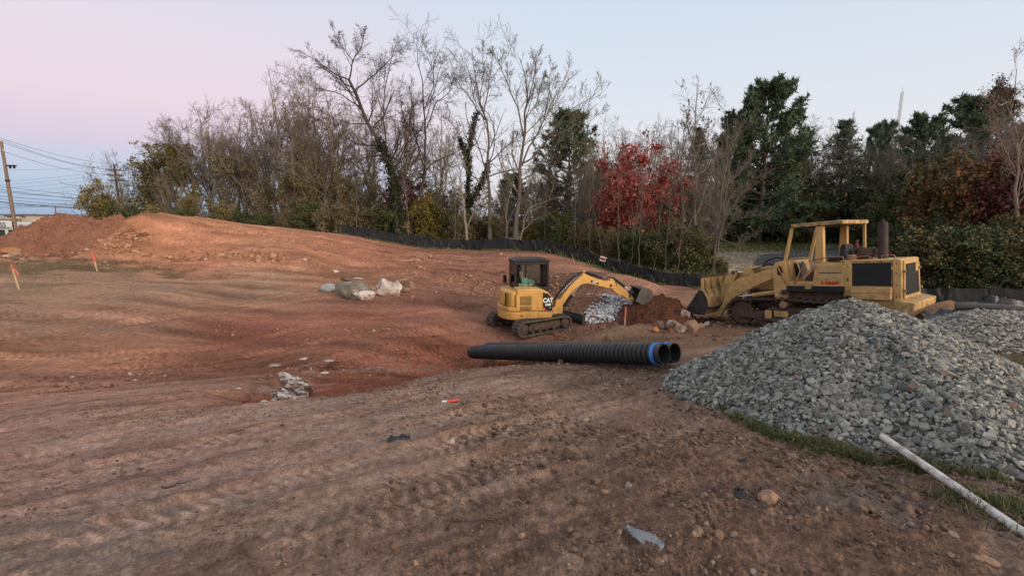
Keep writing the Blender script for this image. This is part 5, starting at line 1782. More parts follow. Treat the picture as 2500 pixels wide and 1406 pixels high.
def crumple(name, px, py, w, dpt, h, mat, seed, label, cat, rot=0, Y=None):
    """a crumpled sheet lying on the ground"""
    p = hit(px, py) if Y is None else G(px, py, Y)
    n = 34
    u, v = np.meshgrid(np.linspace(-1, 1, n), np.linspace(-1, 1, n), indexing='ij')
    e_ = 1 + .25 * vnoise(u * 2 + seed, v * 2, seed)
    x, y = u * w / 2 * e_, v * dpt / 2 * (1 + .3 * vnoise(u * 2, v * 2 + seed, seed + 1))
    fold = np.abs(fbm(u * 2.2 + v * 1.2 + seed, v * 1.5 - u * .6, 4, seed))
    z = h * (fold * 1.3 + .55) * (1 - np.maximum(np.abs(u), np.abs(v)) ** 3)
    c, s = math.cos(R(rot)), math.sin(R(rot))
    xw, yw = p[0] + x * c - y * s, p[1] + x * s + y * c
    zw = ground_z(xw.ravel(), yw.ravel()).reshape(x.shape) + z
    Vc = np.stack([xw - p[0], yw - p[1], zw - p[2]], -1).reshape(-1, 3)
    i = np.arange(n * n).reshape(n, n)
    q = np.stack([i[:-1, :-1], i[1:, :-1], i[1:, 1:], i[:-1, 1:]], -1).reshape(-1, 4)
    o = link(name, np_mesh(name, Vc, q), None, mat, 40)
    o.location = p
    tag(o, label, cat)
    so = o.modifiers.new('thickness', 'SOLIDIFY')
    so.thickness = .003
    return o


crumple('plastic_scrap', 976, 1076, .22, .12, .045, M['tarp'], 5, 'torn scrap of black plastic pressed into a wheel rut', 'plastic scrap', 18)
crumple('plastic_scrap', 1815, 1130, .10, .08, .03, M['tarp'], 8, 'small black rag of plastic left of the grass edge', 'plastic scrap', 40)
crumple('plastic_scrap', 1808, 1200, .13, .07, .03, M['tarp'], 9, 'dark shred of plastic above the flat pinkish slab', 'plastic scrap', 60)
# flag lying down, with its wire
p = hit(1104, 981)
fl = empty('marker_flag', p, 'fallen orange and white marker flag on the foreground ramp', 'flag', mat=frame_mat((p[0], p[1], ground_z(p[0], p[1])[0] + .02), 12))
MB().box(-.06, .09, -.028, .03, 0, .005).build('flag_cloth', m_basic('orange red vinyl', (.75, .09, .05), .5, .1), fl)
MB().box(-.12, -.065, -.022, .02, 0, .005).build('white_end', M['white'], fl)
MB().tube([(0, .05, .0), (.03, .05, .12), (.035, .05, .24)], .003, 6).build('wire', M['rust_steel'], fl)
# twigs and roots
TWIG = ['long dark bent twig in the foreground near the middle', 'thin pale root at the bottom edge left of the middle', 'short pale straw in a rut at the lower left', 'dark curved twig on the left foreground ramp', 'dark twig below the white streaked ledge', 'pale straw above the rounded brown stone', 'pale root above the long dark bent twig']
for k, (x0_, y0_, x1_, y1_, mt) in enumerate(((1090, 1291, 1240, 1262, 'pole_dark'), (640, 1350, 690, 1330, 'pole_wood'), (345, 1225, 410, 1219, 'pole_wood'), (388, 1197, 480, 1175, 'pole_dark'), (560, 1060, 625, 1040, 'pole_dark'), (1520, 1108, 1560, 1085, 'pole_wood'), (1235, 1240, 1290, 1228, 'pole_wood'))):
    a, b = hit(x0_, y0_), hit(x1_, y1_)
    pts = []
    for t in np.linspace(0, 1, 6):
        q = a + (b - a) * t
        pts.append((q[0] + .02 * rg_.normal(), q[1] + .02 * rg_.normal(), ground_z(q[0], q[1])[0] + .012 + .01 * rg_.random()))
    o = MB().tube(pts, [.006, .006, .005, .004, .003, .002], 6).build('twig', M[mt], None, smooth=60)
    tag(o, TWIG[k], 'twig', 'twigs on the foreground soil')

# ------------------------------------------------------------------ plastic sheeting and roll at the right
print('sheeting')
crumple('plastic_sheet', 2425, 752, 4.2, 2.0, .85, M['tarp'], 21, 'heap of crumpled black plastic sheeting against the right edge', 'plastic sheeting', 6, 12.4)
crumple('plastic_sheet', 2275, 757, 2.6, 1.2, .34, M['tarp'], 24, 'flat dark plastic sheeting beside the rear of the loader', 'plastic sheeting', 8, 12.6)
a, b = G(2330, 764, 11.5), G(2600, 785, 10.4)
pts = [tuple(a + (b - a) * t) for t in np.linspace(0, 1, 9)]
pts = [(q[0], q[1], ground_z(q[0], q[1])[0] + .58 - .02 * k) for k, q in enumerate(pts)]
o = MB().tube(pts, [.09 + .012 * math.sin(k * 2.1) for k in range(9)], 18).build('sheet_roll', m_basic('grey rolled fabric', (.085, .08, .082), .75, .25, 4, .01, dirt=(.16, .12, .10)), None, smooth=60)
tag(o, 'long grey roll of fabric lying across the plastic sheeting', 'fabric roll')
crumple('plastic_sheet', 2480, 782, 2.0, .9, .36, M['tarp'], 28, 'black plastic sheeting in front of the grey fabric roll', 'plastic sheeting', 4, 10.6)

# asphalt drive on the straw field beyond the loader
pts = [(1848, 655, 31), (1905, 633, 33.5), (2000, 621, 36), (2120, 612, 39), (2300, 600, 44)]
b = np.array([hit(*p[:2]) for p in pts])
tt = np.linspace(0, len(b) - 1, 40)
cx_, cy_ = np.interp(tt, range(len(b)), b[:, 0]), np.interp(tt, range(len(b)), b[:, 1])
V_, F_ = [], []
for k in range(40):
    wd = 2.4 * min(1, .15 + k / 10)
    dx, dy = np.gradient(cx_)[k], np.gradient(cy_)[k]
    l = math.hypot(dx, dy)
    for j, sgn in enumerate(np.linspace(-1.6, .6, 7)):
        x, y = cx_[k] - dy / l * sgn * wd, cy_[k] + dx / l * sgn * wd
        V_.append((x, y, h0(np.array([x]), np.array([y]))[0] + .24))
    if k:
        F_ += [((k - 1) * 7 + j, (k - 1) * 7 + j + 1, k * 7 + j + 1, k * 7 + j) for j in range(6)]
o = MB().add(V_, F_).build('drive', m_basic('dark asphalt', (.05, .05, .058), .85, .2, 2), None, smooth=180)
tag(o, kind='structure')

# ------------------------------------------------------------------ trees
print('trees')


def nrm(v):
    return v / np.maximum(np.linalg.norm(v, axis=-1, keepdims=True), 1e-9)


def sub_branches(rg, P, Rr, n, ang, lenr, k, wig, up, trange, rr, rmin, base_len=None, taper=.55):
    """grow n children on each of the parent polylines P (B,K,3)"""
    B, K, _ = P.shape
    L = np.linalg.norm(P[:, 1:] - P[:, :-1], axis=2).sum(1) if base_len is None else np.full(B, base_len)
    t = (np.arange(n)[None] + rg.uniform(0, 1, (B, n))) / n
    t = trange[0] + (trange[1] - trange[0]) * t
    f = t * (K - 1)
    i = np.minimum(f.astype(int), K - 2)
    fr_ = (f - i)[..., None]
    bi = np.arange(B)[:, None]
    P0 = P[bi, i] * (1 - fr_) + P[bi, i + 1] * fr_
    T = nrm(P[bi, i + 1] - P[bi, i])
    r0 = Rr[bi, i] * (1 - fr_[..., 0]) + Rr[bi, i + 1] * fr_[..., 0]
    rnd = rg.normal(size=T.shape)
    perp = nrm(np.cross(T, rnd))
    a = rg.uniform(R(ang[0]), R(ang[1]), t.shape)[..., None]
    D = nrm(T * np.cos(a) + perp * np.sin(a))
    ln = L[:, None] * rg.uniform(*lenr, t.shape) * (1 - taper * (t - trange[0]) / max(trange[1] - trange[0], 1e-6))
    P0, D, ln, r0 = P0.reshape(-1, 3), D.reshape(-1, 3), ln.reshape(-1), r0.reshape(-1)
    return walk(rg, P0, D, ln, np.maximum(np.minimum(r0 * rr, ln * .035), rmin), k, wig, up, rmin)


def walk(rg, P0, D, ln, r0, k, wig, up, rmin, endr=.4):
    pts = [P0]
    for s in range(k - 1):
        D = nrm(D + rg.normal(size=D.shape) * wig + np.array([0, 0, up]))
        pts.append(pts[-1] + D * (ln / (k - 1))[:, None])
    P = np.stack(pts, 1)
    Rr = r0[:, None] * (1 - (1 - endr) * np.linspace(0, 1, k)[None])
    return P, np.maximum(Rr, rmin * .8)


def tubes(P, Rr, S):
    B, K, _ = P.shape
    T = np.empty_like(P)
    T[:, 1:-1] = P[:, 2:] - P[:, :-2]
    T[:, 0], T[:, -1] = P[:, 1] - P[:, 0], P[:, -1] - P[:, -2]
    T = nrm(T)
    avg = nrm(P[:, -1] - P[:, 0])
    ref = np.where(np.abs(avg[:, 2:3]) > .8, np.array([[1.0, .13, 0]]), np.array([[0, .1, 1.0]]))
    N = nrm(np.cross(T, ref[:, None]))
    Bn = np.cross(T, N)
    a = np.arange(S) * 2 * PI / S
    ring = P[:, :, None] + Rr[:, :, None, None] * (N[:, :, None] * np.cos(a)[None, None, :, None] + Bn[:, :, None] * np.sin(a)[None, None, :, None])
    i = np.arange(B * K * S).reshape(B, K, S)
    j = np.roll(i, -1, 2)
    q = np.stack([i[:, :-1], j[:, :-1], j[:, 1:], i[:, 1:]], -1).reshape(-1, 4)
    return ring.reshape(-1, 3), q


def join(parts):
    Vs, Fs, n = [], [], 0
    for V, q in parts:
        Vs.append(V)
        Fs.append(q + n)
        n += len(V)
    return np.vstack(Vs), np.vstack(Fs)


def leaves(rg, C, size, asp=.6, up=0.0):
    n = len(C)
    u = nrm(rg.normal(size=(n, 3)))
    w = nrm(np.cross(u, rg.normal(size=(n, 3)) + np.array([0, 0, up])))
    s = (size * rg.uniform(.6, 1.35, n))[:, None]
    V = np.stack([C - u * s * .5, C + w * s * .5 * asp, C + u * s * .5, C - w * s * .5 * asp], 1).reshape(-1, 3)
    return V, np.arange(4 * n).reshape(n, 4)


def along(rg, P, n, lo=.2, hi=1.0, jit=.05):
    """n random points on the polylines P"""
    B, K, _ = P.shape
    b = rg.integers(0, B, n)
    f = rg.uniform(lo, hi, n) * (K - 1)
    i = np.minimum(f.astype(int), K - 2)
    fr_ = (f - i)[:, None]
    return P[b, i] * (1 - fr_) + P[b, i + 1] * fr_ + rg.normal(size=(n, 3)) * jit


def poly(pts, k):
    p = np.array(pts, float)
    d = np.concatenate([[0], np.cumsum(np.linalg.norm(p[1:] - p[:-1], axis=1))])
    s = np.linspace(0, d[-1], k)
    return np.stack([np.interp(s, d, p[:, i]) for i in range(3)], 1)


def grow(rg, mains, radii, spec, rmin):
    """mains: list of polylines (trunk and big limbs); returns (trunk mesh data, crown mesh data, list of branch levels)"""
    K = 12
    P = np.stack([poly(m, K) for m in mains])
    P[:, 1:-1] += rg.normal(size=P[:, 1:-1].shape) * np.linalg.norm(P[:, -1] - P[:, 0], axis=1)[:, None, None] * .006
    Rr = np.stack([np.maximum(a + (b - a) * np.linspace(0, 1, K) ** .8, rmin) for a, b in radii])
    Rr[0, 0] *= 1.35
    trunk = [tubes(P, Rr, 8)]
    crown, lv = [], [(P, Rr)]
    for s in spec:
        P, Rr = sub_branches(rg, lv[-1][0], lv[-1][1], rmin=rmin, **s)
        lv.append((P, Rr))
        crown.append(tubes(P, Rr, 4 if len(lv) == 2 else 3))
    return join(trunk), join(crown), lv


def S_(n, ang, lenr, k, wig, up, tr, rr, taper=.55):
    return dict(n=n, ang=ang, lenr=lenr, k=k, wig=wig, up=up, trange=tr, rr=rr, taper=taper)


def to_mesh(name, VF):
    m = np_mesh(name, VF[0], VF[1])
    m.polygons.foreach_set('use_smooth', np.ones(len(m.polygons), bool))
    return m


def flat_mesh(name, VF):
    return np_mesh(name, VF[0], VF[1])


M['bark_grey'] = m_bark('grey brown bark', (.225, .196, .170))
M['bark_dark'] = m_bark('dark bark', (.088, .073, .065))
M['bark_brown'] = m_bark('brown bark', (.235, .192, .158))
M['bark_shade'] = m_bark('shaded bark', (.175, .148, .128))  # darker bark copy, the right wood's shade put into its colour
M['bark_mid'] = m_bark('mid grey bark', (.135, .116, .102))
M['bark_pale'] = m_bark('pale bark', (.15, .13, .113))
M['needles'] = m_leaf('pine needles', [(0, (0.0389, 0.0628, 0.0389)), (.6, (0.0748, 0.1166, 0.0628)), (1, (0.1196, 0.1674, 0.0837))])
M['spruce'] = m_leaf('spruce needles', [(0, (0.0328, 0.0546, 0.0400)), (.6, (0.0582, 0.0946, 0.0637)), (1, (0.0910, 0.1365, 0.0910))])
M['ivy'] = m_leaf('ivy', [(0, (.012, .022, .010)), (.6, (.026, .042, .018)), (1, (.05, .068, .028))])
M['lf_red'] = m_leaf('red maple leaves', [(0, (0.1932, 0.0483, 0.0483)), (.5, (0.3542, 0.0725, 0.0676)), (.85, (0.5313, 0.1368, 0.1207)), (1, (0.4186, 0.2093, 0.1449))])
M['lf_dkred'] = m_leaf('dark purple red leaves', [(0, (0.0490, 0.0168, 0.0182)), (.6, (0.1050, 0.0308, 0.0308)), (1, (0.1820, 0.0630, 0.0490))])
M['lf_olive'] = m_leaf('olive leaves', [(0, (.10, .088, .036)), (.6, (.18, .152, .062)), (.9, (.25, .195, .07)), (1, (.31, .22, .07))])
M['lf_green'] = m_leaf('dull green leaves', [(0, (0.0345, 0.0483, 0.0196)), (.6, (0.0747, 0.0943, 0.0368)), (1, (0.1380, 0.1380, 0.0517))])
M['lf_dkgreen'] = m_leaf('dark green leaves', [(0, (0.0280, 0.0440, 0.0220)), (.6, (0.0600, 0.0840, 0.0360)), (.9, (0.1160, 0.1280, 0.0520)), (1, (0.2600, 0.1700, 0.0700))])
M['lf_darkmix'] = m_leaf('dark mixed leaves', [(0, (0.0310, 0.0465, 0.0232)), (.4, (0.0736, 0.0930, 0.0387)), (.7, (0.1452, 0.1162, 0.0504)), (.9, (0.2325, 0.1452, 0.0581)), (1, (0.3100, 0.1938, 0.0871))])
M['lf_yellow'] = m_leaf('yellow green leaves', [(0, (.06, .055, .016)), (.6, (.15, .125, .028)), (1, (.27, .20, .04))])
M['lf_rust'] = m_leaf('rusty leaves', [(0, (0.0420, 0.0420, 0.0182)), (.35, (0.0910, 0.0700, 0.0252)), (.7, (0.2100, 0.1050, 0.0308)), (1, (0.3220, 0.1400, 0.0420))])
M['lf_brown'] = m_leaf('dead brown leaves', [(0, (.045, .028, .020)), (.6, (.10, .062, .042)), (1, (.17, .11, .07))])
M['lf_brush'] = m_leaf('brown green brush leaves', [(0, (.075, .066, .038)), (.5, (.15, .130, .072)), (.85, (.21, .168, .095)), (1, (.26, .19, .10))])

RG = np.random.default_rng(77)
VAR = {}


def variant(kind, seed):
    """mesh set of one tree about 10 m tall, standing at the origin: list of (part name, mesh)"""
    rg = np.random.default_rng(seed)
    H = 10.0
    if kind == 'bare':
        lean = rg.normal(0, .5, 2)
        tr = [(0, 0, -.3), (lean[0] * .2, lean[1] * .2, 3), (lean[0] * .6, lean[1] * .6, 6), (lean[0], lean[1], 9.6)]
        mains, rad_ = [tr], [(.14, .02)]
        for k in range(rg.integers(3, 6)):
            t = rg.uniform(.22, .6)
            b = poly(tr, 12)[int(t * 11)]
            a = rg.uniform(0, 2 * PI)
            rd_ = rg.uniform(1.2, 2.8)
            top = rg.uniform(7.2, 9.6)
            mains.append([b, b + np.array([math.cos(a) * rd_ * .45, math.sin(a) * rd_ * .45, (top - b[2]) * .38]), (b[0] + math.cos(a) * rd_, b[1] + math.sin(a) * rd_, top)])
            rad_.append((.075, .014))
        t_, c_, lv = grow(rg, mains, rad_, [S_(13, (25, 60), (.22, .44), 5, .18, .10, (.22, 1), .55), S_(8, (25, 60), (.35, .65), 4, .2, .06, (.15, 1), .6), S_(5, (25, 65), (.4, .8), 3, .2, .03, (.15, 1), .6)], .0075)
        return [('trunk', to_mesh('trunk', t_)), ('branches', to_mesh('branches', c_))], lv
    if kind == 'brush':      # many stemmed thicket tree, fanning upwards
        mains, rad_ = [], []
        for k in range(9):
            a, rd_ = rg.uniform(0, 2 * PI), rg.uniform(.6, 3.2)
            top = rg.uniform(6.5, 10)
            b = np.array([rg.normal(0, .35), rg.normal(0, .35), -.2])
            mains.append([b, b + np.array([math.cos(a) * rd_ * .35, math.sin(a) * rd_ * .35, top * .45]), (math.cos(a) * rd_, math.sin(a) * rd_, top)])
            rad_.append((.07, .012))
        t_, c_, lv = grow(rg, mains, rad_, [S_(13, (18, 55), (.18, .36), 5, .16, .10, (.15, 1), .5), S_(6, (20, 60), (.4, .8), 4, .2, .05, (.12, 1), .6), S_(4, (25, 70), (.45, .9), 3, .22, .0, (.15, 1), .6)], .0078)
        return [('stems', to_mesh('stems', t_)), ('branches', to_mesh('branches', c_))], lv
    if kind == 'leafy':      # bare crown with leaves left on it
        p, lv = variant('bare', seed + 500)
        C = along(rg, lv[-1][0], 5200, .2, 1, .10)
        C = C[C[:, 2] < rg.uniform(7.0, 9.5)]
        p.append(('foliage', flat_mesh('foliage', leaves(rg, C, .17))))
        return p, lv
    if kind == 'brushleaf':
        p, lv = variant('brush', seed + 700)
        C = along(rg, lv[-1][0], 6500, .1, 1, .14)
        p.append(('foliage', flat_mesh('foliage', leaves(rg, C, .20))))
        return p, lv
    if kind == 'shrub':      # dense uneven shrub, 10 units tall, about 10 wide
        mains, rad_ = [], []
        for k in range(8):
            a, rd_ = rg.uniform(0, 2 * PI), rg.uniform(.4, 4)
            top = rg.uniform(5, 10)
            mains.append([(rg.normal(0, .6), rg.normal(0, .6), -.2), (math.cos(a) * rd_ * .5, math.sin(a) * rd_ * .5, top * .5), (math.cos(a) * rd_, math.sin(a) * rd_, top)])
            rad_.append((.10, .02))
        t_, c_, lv = grow(rg, mains, rad_, [S_(9, (30, 70), (.2, .45), 4, .2, .03, (.08, 1), .5, .3), S_(5, (30, 70), (.4, .8), 3, .25, 0, (.15, 1), .6, .3)], .02)
        # clumps of leaves through the volume
        nc = 110
        tips = lv[-1][0][:, -1]
        cc = tips[rg.integers(0, len(tips), nc)]
        n = 7500
        w = rg.integers(0, nc, n)
        C = cc[w] + rg.normal(size=(n, 3)) * rg.uniform(.25, .75, nc)[w][:, None] * np.array([1, 1, .8])
        C2 = along(rg, lv[-1][0], 3500, .1, 1, .2)
        C = np.vstack([C, C2])
        C = C[C[:, 2] > .05]
        return [('stems', to_mesh('stems', join([t_, c_]))), ('foliage', flat_mesh('foliage', leaves(rg, C, .42, .62)))], lv
    if kind == 'pine':       # white pine: whorls of long level limbs that lift into plumes
        mains, rad_ = [[(0, 0, -.3), (.05, 0, 4), (rg.normal(0, .15), rg.normal(0, .15), 9.8)]], [(.2, .03)]
        tr = poly(mains[0], 60)
        P0, D, ln = [], [], []
        for z in np.arange(1.2, 9.8, .42):
            b = tr[int(min(z / 10, .999) * 59)]
            m_ = rg.integers(4, 7)
            ph = rg.uniform(0, 2 * PI)
            env = (1.0 - (z / 10.4) ** 2.2) ** .75 * (.62 + .38 * min(1, z / 3))
            for k in range(m_):
                a = ph + 2 * PI * k / m_ + rg.normal(0, .25)
                if rg.random() < .12:
                    continue
                P0.append(b)
                el = .10 + .55 * (z / 10) ** 2
                D.append((math.cos(a), math.sin(a), el))
                ln.append(3.25 * env * rg.uniform(.6, 1.2) + .35)
        P0, D, ln = np.array(P0), nrm(np.array(D)), np.array(ln)
        LP, LR = walk(rg, P0, D, ln, .012 + .018 * ln, 7, .07, .035, .01)
        SP, SR = sub_branches(rg, LP, LR, 9, (25, 65), (.22, .42), 4, .10, .14, (.28, 1), .55, .008)
        t_ = join([tubes(np.stack([poly(mains[0], 12)]), np.linspace(.2, .03, 12)[None], 8), tubes(LP, LR, 4)])
        C = along(rg, SP, 24000, .08, 1.05, .06)
        n = len(C)
        u = nrm(rg.normal(size=(n, 3)) * .8 + np.array([0, 0, .55]))
        w = nrm(np.cross(u, rg.normal(size=(n, 3))))
        s = (.31 * rg.uniform(.6, 1.3, n))[:, None]
        Vn = np.stack([C - w * s * .14, C + w * s * .14, C + u * s], 1).reshape(-1, 3)
        return [('trunk', to_mesh('trunk', t_)), ('twigs', to_mesh('twigs', tubes(SP, SR, 3))), ('needles', flat_mesh('needles', (Vn, np.arange(3 * n).reshape(n, 3))))], None
    if kind == 'spruce':     # narrow conifer with drooping shelves
        tr = poly([(0, 0, -.3), (0, 0, 9.9)], 60)
        P0, D, ln = [], [], []
        for z in np.arange(.6, 9.8, .22):
            b = tr[int(z / 10 * 59)]
            for k in range(6):
                a = rg.uniform(0, 2 * PI)
                P0.append(b)
                D.append((math.cos(a), math.sin(a), .25 - .3 * (1 - z / 10)))
                ln.append((2.3 * (1 - z / 10) ** .9 + .22) * rg.uniform(.65, 1.15))
        LP, LR = walk(rg, np.array(P0), nrm(np.array(D)), np.array(ln), .01 + .012 * np.array(ln), 5, .06, -.01, .008)
        SP, SR = sub_branches(rg, LP, LR, 6, (30, 60), (.25, .4), 3, .1, -.05, (.15, 1), .5, .006)
        C = np.vstack([along(rg, SP, 11000, .0, 1.05, .05), along(rg, LP, 3000, .3, 1, .05)])
        n = len(C)
        u = nrm(rg.normal(size=(n, 3)) + np.array([0, 0, -.1]))
        w = nrm(np.cross(u, rg.normal(size=(n, 3))))
        s = (.24 * rg.uniform(.6, 1.3, n))[:, None]
        Vn = np.stack([C - w * s * .14, C + w * s * .14, C + u * s], 1).reshape(-1, 3)
        t_ = join([tubes(tr[None, ::5], np.linspace(.16, .01, 12)[None], 8), tubes(LP, LR, 3)])
        return [('trunk', to_mesh('trunk', t_)), ('needles', flat_mesh('needles', (Vn, np.arange(3 * n).reshape(n, 3))))], None
    if kind == 'maple':
        mains, rad_ = [[(0, 0, -.2), (.1, 0, 3), (.0, .1, 9)]], [(.13, .02)]
        for k in range(13):
            a, rd_ = 2 * PI * k / 13 + rg.normal(0, .3), rg.uniform(1.8, 3.6)
            z0 = rg.uniform(1.2, 4.0)
            top = z0 + rg.uniform(.8, 5.2)
            mains.append([(0, 0, z0), (math.cos(a) * rd_ * .5, math.sin(a) * rd_ * .5, z0 + (top - z0) * .55), (math.cos(a) * rd_, math.sin(a) * rd_, top)])
            rad_.append((.07, .015))
        t_, c_, lv = grow(rg, mains, rad_, [S_(9, (30, 65), (.25, .45), 5, .15, .04, (.25, 1), .55, .4), S_(6, (30, 60), (.35, .65), 3, .2, .0, (.2, 1), .6, .4)], .012)
        tips = lv[2][0][:, -1]
        nc = 190
        cc = tips[rg.integers(0, len(tips), nc)] - np.array([0, 0, .35])
        n = 7500
        w = rg.integers(0, nc, n)
        C = cc[w] + rg.normal(size=(n, 3)) * rg.uniform(.15, .50, nc)[w][:, None] * np.array([1, 1, .55])
        C2 = along(rg, lv[2][0], 2500, .2, 1, .12)
        C = np.vstack([C, C2])
        return [('trunk', to_mesh('trunk', t_)), ('branches', to_mesh('branches', c_)), ('foliage', flat_mesh('foliage', leaves(rg, C, .24, .75)))], lv
    if kind == 'sapling':
        ln_ = rg.normal(0, .9, 2)
        tr = [(0, 0, -.2), (ln_[0] * .25, ln_[1] * .25, 4), (ln_[0] * .7, ln_[1] * .7, 7.5), (ln_[0], ln_[1], 9.8)]
        t_, c_, lv = grow(rg, [tr], [(.075, .016)], [S_(12, (25, 55), (.14, .30), 5, .14, .10, (.35, 1), .5), S_(5, (25, 60), (.3, .6), 3, .2, .05, (.2, 1), .6)], .012)
        return [('trunk', to_mesh('trunk', t_)), ('branches', to_mesh('branches', c_))], lv
    raise KeyError(kind)


def get_var(kind, k):
    if (kind, k) not in VAR:
        VAR[(kind, k)] = variant(kind, 1000 + 37 * k + sum(map(ord, kind)))[0]
    return VAR[(kind, k)]


NV = dict(bare=5, brush=4, leafy=3, brushleaf=3, shrub=5, pine=3, spruce=2, maple=1, sapling=4)
cnt, PX = {}, {}


def plant(name, kind, px, Y, top, label, cat, bark='bark_grey', leaf=None, group=None, wide=1.0, lean=0, v=None, base=None):
    """plant a tree so that its foot is at distance Y in the direction of photo column px and its top reaches photo row top"""
    p = G(px, 600, Y)
    z0 = hz1(p[0], p[1]) if base is None else base
    zt = G(px, top, Y)[2]
    s = max(zt - z0, .4) / 9.8
    if v is None:
        v = cnt.get(kind, 0) % NV[kind]
        cnt[kind] = cnt.get(kind, 0) + 1
    T = Matrix.Translation((p[0], p[1], z0 - .05)) @ Matrix.Rotation(R(lean), 4, 'Y') @ Matrix.Rotation(RG.uniform(0, 2 * PI), 4, 'Z') @ Matrix.Diagonal((s * wide, s * wide, s, 1))
    root = empty(name, (0, 0, 0), label, cat, group, mat=T)
    PX[root.name] = px
    for pn, me_ in get_var(kind, v):
        o = bpy.data.objects.new(pn, me_)
        COL.objects.link(o)
        o.parent = root
        if pn in ('twigs', 'foliage', 'needles'):
            o['kind'] = 'stuff'
        mt = M[leaf] if pn in ('foliage', 'needles') else M[bark]
        if not me_.materials:
            me_.materials.append(mt)
        o.material_slots[0].link = 'OBJECT'
        o.material_slots[0].material = mt
    return root


def hero(name, Y, limbs, label, bark, spec, rmin=.009, seed=1, ivy=None, dy=1.6, leaf=None, nleaf=0, lsize=.16):
    """a tree whose trunk and main limbs follow the photograph: limbs = [(polyline in photo pixels, start radius, end radius)]"""
    rg = np.random.default_rng(seed)
    b0 = limbs[0][0][0]
    p0 = G(b0[0], b0[1], Y)
    p0[2] = hz1(p0[0], p0[1]) - .15
    mains, rads, prev = [], [], []
    for li, (pl, ra, rb) in enumerate(limbs):
        q, side = [], rg.uniform(-dy, dy)
        if prev:   # depth of the joint on an earlier limb
            st = np.array(pl[0])
            best = min(((np.hypot(*(np.array(pp) - st)), yy) for (pp, yy) in prev), key=lambda t: t[0])
            y0_ = best[1]
        else:
            y0_, side = Y, rg.uniform(-.5, .5)
        for k, (a, b) in enumerate(pl):
            yy = y0_ + side * k / max(1, len(pl) - 1)
            w = G(a, b, yy)
            if li == 0 and k == 0:
                w = p0.copy()
            q.append(w - p0)
            prev.append(((a, b), yy))
        mains.append(q)
        rads.append((ra * .85, rb * .8) if li == 0 else (ra * .6, rb * .7))
    t_, c_, lv = grow(rg, mains, rads, spec, rmin)
    root = empty(name, p0, label, 'tree')
    link('trunk', to_mesh('trunk', t_), root, M[bark])
    link('branches', to_mesh('branches', c_), root, M[bark])
    if ivy:
        pts = []
        for (li, lo, hi, n, j) in ivy:
            pts.append(along(rg, lv[0][0][li:li + 1], n, lo, hi, j))
        link('ivy', flat_mesh('ivy', leaves(rg, np.vstack(pts), .17, .8)), root, M['ivy'])
    if leaf:
        link('foliage', flat_mesh('foliage', leaves(rg, along(rg, lv[-1][0], nleaf, .2, 1, .1), lsize)), root, M[leaf])
    return root


SP_H = [S_(13, (25, 65), (.22, .46), 7, .17, .05, (.25, 1), .5, .45), S_(8, (25, 60), (.32, .62), 5, .2, .03, (.15, 1), .6), S_(5, (25, 65), (.4, .75), 3, .22, .02, (.15, 1), .6)]
hero('bare_tree', 37, [([(968, 575), (962, 470), (955, 405), (930, 348), (900, 305), (877, 260), (866, 222), (852, 196)], .33, .13),
                       ([(852, 196), (815, 180), (775, 150), (735, 128)], .11, .02), ([(852, 196), (862, 150), (885, 110), (880, 70)], .11, .02), ([(866, 222), (905, 190), (940, 160), (975, 120)], .10, .02),
                       ([(877, 260), (820, 225), (770, 215), (720, 190)], .09, .02), ([(942, 360), (938, 300), (936, 240), (950, 170), (965, 110)], .12, .02), ([(900, 305), (850, 300), (800, 285), (755, 300)], .08, .02),
                       ([(955, 405), (990, 350), (1000, 300), (1010, 250)], .09, .02), ([(862, 150), (830, 110), (815, 75)], .06, .015)],
     'tallest bare tree leaning left with ivy on its lower trunk', 'bark_dark', SP_H, seed=11, ivy=[(0, .05, .62, 3600, .24)])
hero('bare_tree', 39, [([(1026, 575), (1030, 470), (1034, 415), (1038, 362), (1042, 313), (1036, 265), (1030, 200), (1018, 105)], .22, .02),
                       ([(1042, 313), (1062, 253), (1095, 228), (1110, 190)], .10, .02), ([(1034, 405), (1013, 326), (1007, 273), (998, 205)], .11, .02), ([(1036, 265), (1060, 210), (1050, 140), (1035, 110)], .08, .02), ([(1013, 326), (985, 290), (975, 230)], .07, .02)],
     'slender bare tree with crooked trunk between the leaning tree and the pale wide one', 'bark_dark', SP_H, seed=12)
hero('bare_tree', 36, [([(1197, 578), (1194, 496), (1192, 415), (1190, 374), (1184, 293), (1172, 245), (1159, 184), (1152, 118)], .22, .02),
                       ([(1184, 293), (1143, 236), (1115, 200), (1095, 140)], .10, .02), ([(1182, 280), (1192, 220), (1200, 170), (1203, 128)], .09, .02), ([(1192, 400), (1236, 358), (1268, 325)], .10, .03), ([(1172, 245), (1180, 190), (1178, 120)], .06, .02), ([(1190, 374), (1150, 350), (1120, 330), (1090, 280)], .07, .02)],
     'tall bare tree with narrow twiggy crown left of the pale wide tree', 'bark_mid', SP_H, seed=13)
hero('ivy_snag', 38, [([(1150, 578), (1141, 471), (1143, 374), (1155, 313), (1164, 277)], .19, .06), ([(1143, 400), (1130, 360), (1122, 338)], .10, .06), ([(1146, 500), (1170, 460), (1186, 430), (1192, 400)], .13, .06), ([(1143, 374), (1165, 345), (1180, 310)], .06, .02)],
     'dark ivy covered forked trunk standing in front of the narrow crowned tree', 'bark_dark', [S_(6, (30, 70), (.15, .3), 4, .2, .05, (.3, 1), .5), S_(4, (30, 60), (.4, .7), 3, .2, 0, (.2, 1), .6)], seed=14, ivy=[(0, .05, 1, 2600, .14), (1, 0, 1, 700, .12), (2, 0, 1, 1300, .15)])
